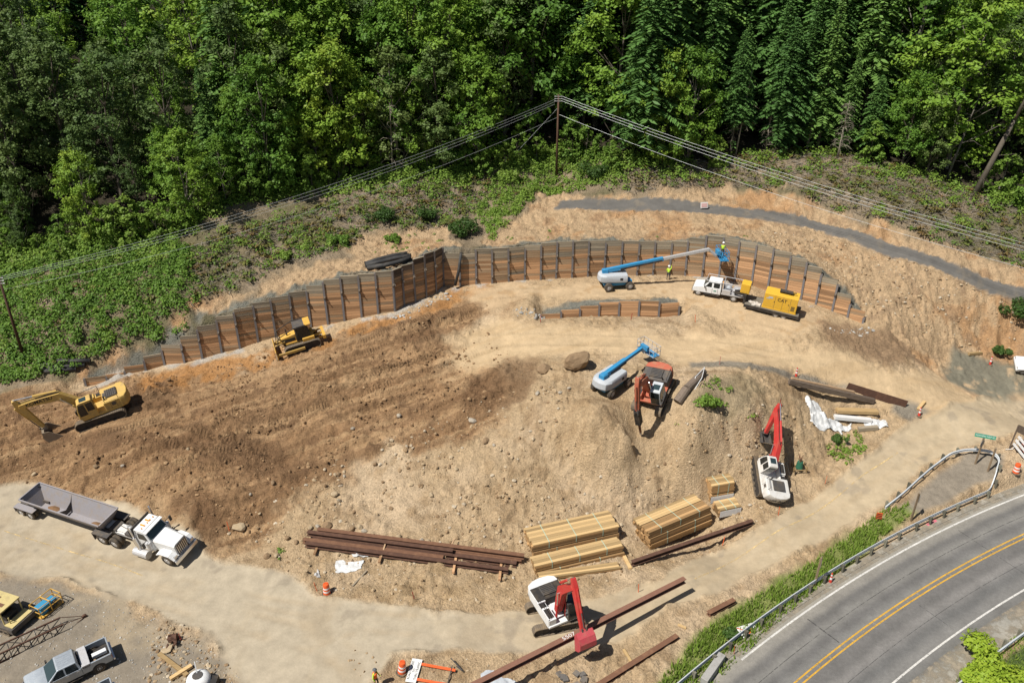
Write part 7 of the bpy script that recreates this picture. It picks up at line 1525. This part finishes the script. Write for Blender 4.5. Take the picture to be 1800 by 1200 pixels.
# white type III barricade and sign at the right edge
br_ = empty('barricade', (0, 0, 0), 0, 'white three rail barricade at the right edge of the picture', 'barricade'); f, b = G(1806, 822), G(1776, 786); stand3(br_, f, b, 0, .5); Lx = (f - b).length
m = MB()
for z in (.45, .95, 1.45): MB().bb(-Lx/2, Lx/2, -.02, .02, z, z + .26).build('rail', WHT, br_)
st_ = MB()
for z in (.45, .95, 1.45):
    pass
for x in (-Lx/2 + .25, Lx/2 - .25): MB().bar((x, .05, 0), (x, .05, 1.75), .06).bar((x, -.7, .04), (x, .7, .04), .06).build('upright', REFL, br_)
sg = empty('road_sign', G(1774, 788), 0, 'tall temporary sign frame with orange edge beside the white barricade', 'sign'); MB().bar((0, 0, 0), (.15, 0, 2.7), .1).bar((.55, -.9, 0), (.75, -.9, 2.6), .08).build('post', LAGS, sg); MB().bar((.17, 0, 2.35), (.72, -.88, 2.3), .04, .8).build('panel', LAGS, sg); MB().bar((.60, -.92, .6), (.78, -.92, 2.4), .12, .06).build('orange_edge', ORG, sg)
# street name sign with stop sign back, other posts
POST = wood('sign_post', (.27, .20, .13), (.15, .11, .07), axis='Z'); SGRN = paint('sign_green', (.0, .27, .16), .35, 0, .03); SBACK = paint('sign_back', (.24, .235, .23), .5, .3, .1)
ss_ = empty('street_sign', G(1714, 815), 0, 'green street name sign above the back of a stop sign in the guardrail loop', 'street sign'); MB().bar((0, 0, 0), (.05, 0, 2.95), .13).build('post', POST, ss_); ang_ = R(-22)
n8 = [(.38 * math.cos(R(22.5 + 45 * i)), .38 * math.sin(R(22.5 + 45 * i))) for i in range(8)]
st2 = MB().ext(n8, -.01, .01).build('stop_sign_back', SBACK, ss_); st2.location = (.0, -.1, 2.42); st2.rotation_euler = (0, 0, R(35))
bl_ = MB().box((0, 0, 0), (1.75, .02, .36)).build('name_blade', SGRN, ss_); bl_.location = (.12, -.02, 3.15); bl_.rotation_euler = (R(-8), 0, ang_); text('lettering', 'NORTHERN WEST RD', .21, REFL, bl_, (0, -.0125, 0), (Rt, 0, 0), .78); MB().box((0, 0, .19), (1.75, .03, .02)).build('blade_rim', ALU, bl_)
for px, py, h, lb, ang_ in [(1736,828,2.6,'wooden post with sign seen edge on in the guardrail loop',R(60)),(1601,915,3.0,'tall wooden sign post between the two guardrails',R(75)),(1431,1030,3.0,'wooden sign post in the verge beside the highway guardrail',R(70))]:
    r_ = empty('sign_post', G(px, py), 0, lb, 'sign post'); MB().bar((0, 0, -.1), (.06, 0, h), .13).build('post', POST, r_); p_ = MB().box((0, 0, 0), (.6, .015, .75)).build('sign_back', SBACK, r_); p_.location = (.14, .02, h - .45); p_.rotation_euler = (0, 0, ang_)
chv = empty('object_marker', G(1543, 916), 0, 'black and orange striped marker at the end of the inner guardrail', 'marker'); MB().bb(-.25, .25, -.03, .03, .25, .95).build('panel', ORG, chv); m = MB()
for i in range(4): m.add([(-.24, -.034, .3 + .17 * i), (.24, -.034, .14 + .17 * i + .12), (.24, -.034, .22 + .17 * i + .12), (-.24, -.034, .38 + .17 * i)], [(0, 1, 2, 3)])
m.build('stripes', LETT, chv); MB().bb(-.04, .04, .03, .09, -.1, .9).build('post', POSTW, chv); chv.rotation_euler = (0, 0, R(-12))
wb_ = empty('crossed_board', G(1318, 1112), R(20), 'white board with an orange cross lying in the verge', 'board'); MB().bb(-.75, .75, -.75, .75, .05, .09).build('board', WHT, wb_); MB().bar((-.7, -.7, .095), (.7, .7, .095), .09, .01).bar((-.7, .7, .095), (.7, -.7, .095), .09, .012).build('cross', ORG, wb_)
pw = empty('pallet_sign', G(1237, 368), R(8), 'small white sign board standing on the gravel track', 'sign'); MB().box((0, 0, .55), (.95, .05, .75), rot=Matrix.Rotation(R(-12), 3, 'X')).build('panel', REFL, pw); MB().bb(-.4, -.34, 0, .4, 0, .06).bb(.34, .4, 0, .4, 0, .06).bar((-.37, .35, .05), (-.37, 0, .7), .04).bar((.37, .35, .05), (.37, 0, .7), .04).build('stand', DGREY, pw); MB().box((0, -.04, .55), (.75, .03, .5), rot=Matrix.Rotation(R(-12), 3, 'X')).build('pale_red_print', paint('pale_red', (.62, .40, .38), .6, 0, .05), pw)
cp = MB().bar(gl((1268,1160), .3), gl((1236,1206), .3), .55, .9).build('concrete_parapet', paint('concrete', (.36, .35, .33), .85, 0, .3, (.2, .19, .16)), bevel=.03); tag(cp, 'grey concrete parapet end beside the highway guardrail', 'parapet')
# green tub of tools on a wooden rack
tb_ = empty('tool_tub', G(1404, 826), 0, 'dark green tub full of tools on a wooden frame', 'tub'); MB().cyl((0, 0, .3), (0, 0, 1.0), .36, .26, 12).build('tub', paint('tub_green', (.015, .12, .07), .5, 0, .1), tb_); m = MB(); gg = random.Random(2)
for i in range(10): m.cyl((gg.uniform(-.15, .15), gg.uniform(-.15, .15), .9), (gg.uniform(-.5, .5), gg.uniform(-.4, .4), 1.3 + gg.random() * .4), .025, n=5)
m.build('tool_handles', RUST, tb_); MB().bar((-.6, -.4, .0), (-.6, -.4, .7), .08).bar((.6, -.4, 0), (.6, -.4, .7), .08).bar((-.6, .4, 0), (-.6, .4, .7), .08).bar((.6, .4, 0), (.6, .4, .7), .08).bar((-.7, -.4, .28), (.7, -.4, .28), .08).bar((-.7, .4, .28), (.7, .4, .28), .08).bar((-.6, -.5, .34), (-.6, .5, .34), .08).bar((.6, -.5, .34), (.6, .5, .34), .08).build('wooden_frame', LUM, tb_)
# rusty scrap and white dome in the yard
sc = MB(); gg = random.Random(9)
for i in range(16): p = Vector((gg.uniform(-.45, .45), gg.uniform(-.35, .35), gg.uniform(.05, .5))); sc.bar(p, p + Vector((gg.uniform(-.5, .5), gg.uniform(-.4, .4), gg.uniform(-.1, .3))), .10)
sc.cyl((-.3, 0, .25), (.3, .1, .3), .3, n=12); o = sc.build('scrap_heap', RUSTD); o.location = gl((305, 1126)); tag(o, 'small heap of rusty scrap steel in the yard', 'scrap')
dm = empty('white_tank', G(352, 1206), 0, 'white round topped tank with a thin pole at the bottom edge', 'tank'); MB().loft([[(r_ * math.cos(2*math.pi*i/18), r_ * math.sin(2*math.pi*i/18), z) for i in range(18)] for z, r_ in ((0, .85), (.7, .85), (.95, .75), (1.1, .5), (1.12, .3))]).build('tank', WHT, dm, smooth=True); MB().cyl((0, 0, 1.1), (0, 0, 1.16), .36, n=12).build('lid', DGREY, dm); MB().bar((-.1, .2, 1.1), (-.25, .5, 1.9), .07).build('pole', WHT, dm); MB().bb(.5, 1.3, -.5, .4, .2, .7).build('motor', BLACK, dm)

# ------------------------------------------------------------ power line
POLE = wood('utility_pole_wood', (.13, .075, .05), (.07, .04, .028), axis='Z'); WIRE = paint('bare_wire', (.50, .52, .52), .4, .5, .0)
def utility_pole(x, y, z, ztop_, label):
    root = empty('utility_pole', (x, y, z - .3), 0, label, 'utility pole'); h = ztop_ - z + .3; MB().cyl((0, 0, 0), (0, 0, h), .17, .12, 10).build('pole', POLE, root, smooth=True); m = MB()
    for zz in (h - .25, h - .55, h - .85): m.bar((-.35, -.1, zz), (.35, -.1, zz), .06).cyl((-.38, -.1, zz), (-.5, -.1, zz), .06, n=8).cyl((.38, -.1, zz), (.5, -.1, zz), .06, n=8)
    m.build('insulator_bracket', ALU, root); return root
p1 = G(978, 312); z1 = ztop(p1.x, p1.y, 166); utility_pole(p1.x, p1.y, p1.z, z1, 'brown wooden utility pole standing in bright brambles above the gravel track')
p2 = G(42, 628); z2 = ztop(p2.x, p2.y, 484); utility_pole(p2.x, p2.y, p2.z, z2, 'leaning brown utility pole at the left edge of the picture')
e3 = Vector((62, 88, 20.5)); utility_pole(75, 70, float(gz(75, 70)), 15.4, 'utility pole beyond the right edge of the picture'); p3 = Vector((75, 70, 0)); z3 = 15.2
def wire(a, b, sag, r=.022, n=24):
    P = [a.lerp(b, t) - Vector((0, 0, sag * 4 * t * (1 - t))) for t in np.linspace(0, 1, n)]; root = P[0]; m = MB()
    for i in range(n - 1): m.cyl(P[i] - root, P[i + 1] - root, r, n=5, caps=False)
    o = m.build('power_line', WIRE); o.location = root; return o
nmw = ['top', 'second', 'third', 'lowest']
for i, (dz, dx) in enumerate(((-.25, .45), (-.55, .45), (-.85, .45), (-2.6, .15))):
    tag(wire(Vector((p2.x + .2, p2.y, z2 + dz * .6)), Vector((p1.x - dx, p1.y, z1 + dz - .4)), 1.6 + .15 * i, .013), nmw[i] + ' wire running from the left utility pole to the middle one', 'wire'); tag(wire(Vector((p1.x + dx, p1.y, z1 + dz)), Vector((p3.x, p3.y, z3 + dz)), 1.5 + .12 * i, .018), nmw[i] + ' wire running from the middle utility pole off to the right', 'wire')
gp = G(885, 292); tag(wire(Vector((p1.x - .1, p1.y, z1 - 1.8)), gp, .02, .018), 'guy wire slanting from the middle pole into the brush', 'wire'); o = MB().bar(gp, gp.lerp(Vector((p1.x, p1.y, z1)), .16), .09).build('guy_guard', Y_GEN); tag(o, 'yellow guard sleeve at the foot of the guy wire', 'guard')

# ------------------------------------------------------------ people
def person(name, loc, rz, label, joints, top_m, pants_m, hat_m, vest_m=None, sleeves=True):
    """one continuous skinned body; face, clothes by region; hat and vest as parts"""
    SK = paint('skin', (.42, .24, .16), .6, 0, 0.0); BOOT = paint('boots', (.10, .065, .04), .8, 0, .2)
    J = {'pelvis': ((0, 0, .98), .13), 'waist': ((0, 0, 1.12), .125), 'chest': ((.02, 0, 1.36), .145), 'neck': ((.03, 0, 1.52), .058), 'chin': ((.05, 0, 1.60), .075), 'head': ((.05, 0, 1.70), .098), 'crown': ((.04, 0, 1.78), .075)}
    for s_, q in ((1, 'l'), (-1, 'r')):
        J.update({q + 'hip': ((0, s_ * .10, .92), .095), q + 'knee': ((.03, s_ * .12, .50), .065), q + 'ankle': ((0, s_ * .13, .10), .045), q + 'toe': ((.17, s_ * .15, .045), .04), q + 'sh': ((.01, s_ * .19, 1.43), .065), q + 'el': ((.0, s_ * .27, 1.15), .047), q + 'wr': ((.10, s_ * .26, .93), .032), q + 'palm': ((.13, s_ * .25, .86), .03)})
    J.update({k: (v, J[k][1]) for k, v in joints.items()})
    keys = list(J); V_ = [J[k][0] for k in keys]; Rr = [J[k][1] for k in keys]; ix = {k: i for i, k in enumerate(keys)}
    E = [('pelvis', 'waist'), ('waist', 'chest'), ('chest', 'neck'), ('neck', 'chin'), ('chin', 'head'), ('head', 'crown')]
    for q in 'lr': E += [('pelvis', q + 'hip'), (q + 'hip', q + 'knee'), (q + 'knee', q + 'ankle'), (q + 'ankle', q + 'toe'), ('chest', q + 'sh'), (q + 'sh', q + 'el'), (q + 'el', q + 'wr'), (q + 'wr', q + 'palm')]
    E = [(ix[a], ix[b]) for a, b in E]
    for q in 'lr':
        p = Vector(J[q + 'palm'][0]); d = (p - Vector(J[q + 'wr'][0])).normalized(); sd = d.cross(Vector((1, 0, .2))).normalized()
        for k, L_ in ((-1.5, .055), (-.5, .07), (.5, .075), (1.5, .065)):
            a = p + sd * .014 * k + d * .03; b = a + d * L_ * .6 + Vector((.012, 0, 0)); V_ += [tuple(a), tuple(b)]; Rr += [.009, .008]; n = len(V_); E += [(ix[q + 'palm'], n - 2), (n - 2, n - 1)]
        a = p + sd * .035; b = a + d * .035 + sd * .012; V_ += [tuple(a), tuple(b)]; Rr += [.010, .009]; n = len(V_); E += [(ix[q + 'palm'], n - 2), (n - 2, n - 1)]
    hd = Vector(J['head'][0]); V_.append(tuple(hd + Vector((.115, 0, -.02)))); Rr.append(.018); E.append((ix['head'], len(V_) - 1))
    me = bpy.data.meshes.new('body'); me.from_pydata(V_, E, []); o = bpy.data.objects.new('body', me); COL.objects.link(o); sk = o.modifiers.new('skin', 'SKIN'); sk.use_smooth_shade = True
    for i, v in enumerate(me.skin_vertices[0].data): v.radius = (Rr[i], Rr[i]); v.use_root = (i == 0)
    o.modifiers.new('sub', 'SUBSURF').levels = 1; dg = bpy.context.evaluated_depsgraph_get(); dg.update(); bme = bpy.data.meshes.new_from_object(o.evaluated_get(dg)); bpy.data.objects.remove(o); bme.materials.clear()
    for m in (SK, top_m, pants_m, BOOT): bme.materials.append(m)
    def near(c, names): return min(names, key=lambda k: (Vector(J[k][0]) - c).length)
    for f in bme.polygons:
        k = near(f.center, keys); f.use_smooth = True
        f.material_index = 0 if k in ('chin', 'head', 'crown', 'neck', 'lpalm', 'rpalm') or (not sleeves and k[1:] in ('wr',)) else 3 if k[1:] in ('ankle', 'toe') and k != 'chest' else 2 if k in ('pelvis',) or k[1:] in ('hip', 'knee') else 1
    root = empty(name, loc, rz, label, 'person'); b = link('body', bme, root)
    h = Vector(J['head'][0]) + Vector((-.005, 0, .055)); MB().loft([[(h.x + r_ * math.cos(2*math.pi*i/14) * 1.1, h.y + r_ * math.sin(2*math.pi*i/14), h.z + z) for i in range(14)] for z, r_ in ((0, .15), (.015, .15), (.02, .122), (.08, .108), (.125, .07), (.14, .02))]).build('hard_hat', hat_m, root, smooth=True)
    ey = MB()
    for s_ in (1, -1): ey.ball((hd.x + .092, hd.y + s_ * .035, hd.z + .012), .012, 6, 4)
    ey.build('eyes', BLACK, root)
    if vest_m:
        c, w_ = Vector(J['chest'][0]), Vector(J['waist'][0]); MB().loft([[(p.x + rx * math.cos(2*math.pi*i/14), p.y + ry * math.sin(2*math.pi*i/14), p.z + dz) for i in range(14)] for p, dz, rx, ry in ((w_, -.12, .155, .165), (w_, .05, .155, .17), (c, -.02, .17, .19), (c, .09, .15, .20))]).build('safety_vest', vest_m, root, smooth=True)
    return root
HIVIS = paint('hi_vis_yellow', (.50, .75, .05), .7, 0, .05); HIOR = paint('hi_vis_orange', (.78, .17, .03), .7, 0, .05); NAVY = paint('dark_trousers', (.035, .038, .05), .85, 0, .2); HATW = paint('white_hat', (.78, .78, .76), .35, 0, .02); HATG = paint('grey_hat', (.10, .11, .12), .4, 0, .05)
person('person', G(661, 1207), R(-20), 'worker in orange vest and dark trousers walking at the bottom edge', {'lknee': (.12, .12, .52), 'lankle': (.10, .13, .10), 'ltoe': (.27, .15, .045), 'rankle': (-.14, -.13, .12), 'rtoe': (.02, -.15, .05), 'lel': (.10, .25, 1.15), 'lwr': (.30, .20, 1.05), 'lpalm': (.37, .19, 1.04)}, HIVIS, NAVY, HATG, HIOR)
pw_ = G(1174, 492); person('person', pw_, R(75), 'worker in lime shirt standing at the foot of the plank wall', {'rel': (.10, -.30, 1.55), 'rwr': (.22, -.22, 1.78), 'rpalm': (.26, -.20, 1.84), 'lel': (.05, .30, 1.20), 'lwr': (.22, .22, 1.10), 'lpalm': (.28, .2, 1.10)}, HIVIS, NAVY, HATW, None)
rk_ = MB().cyl((.30, -.22, .0), (.24, -.2, 1.95), .02, n=6).bb(.22, .42, -.28, -.14, .0, .04).build('shovel', RUSTD); rk_.location = pw_; rk_.rotation_euler = (0, 0, R(75)); tag(rk_, 'long handled shovel held by the worker at the wall', 'shovel')
bpy.context.view_layer.update(); pb_ = lift1.matrix_world @ bp1
person('person', pb_, R(70), 'worker in lime vest riding in the basket of the raised boom lift', {'lel': (.18, .26, 1.25), 'lwr': (.38, .20, 1.20), 'lpalm': (.44, .19, 1.20), 'rel': (.18, -.26, 1.25), 'rwr': (.38, -.20, 1.20), 'rpalm': (.44, -.19, 1.20)}, HIVIS, NAVY, HATW, HIVIS)
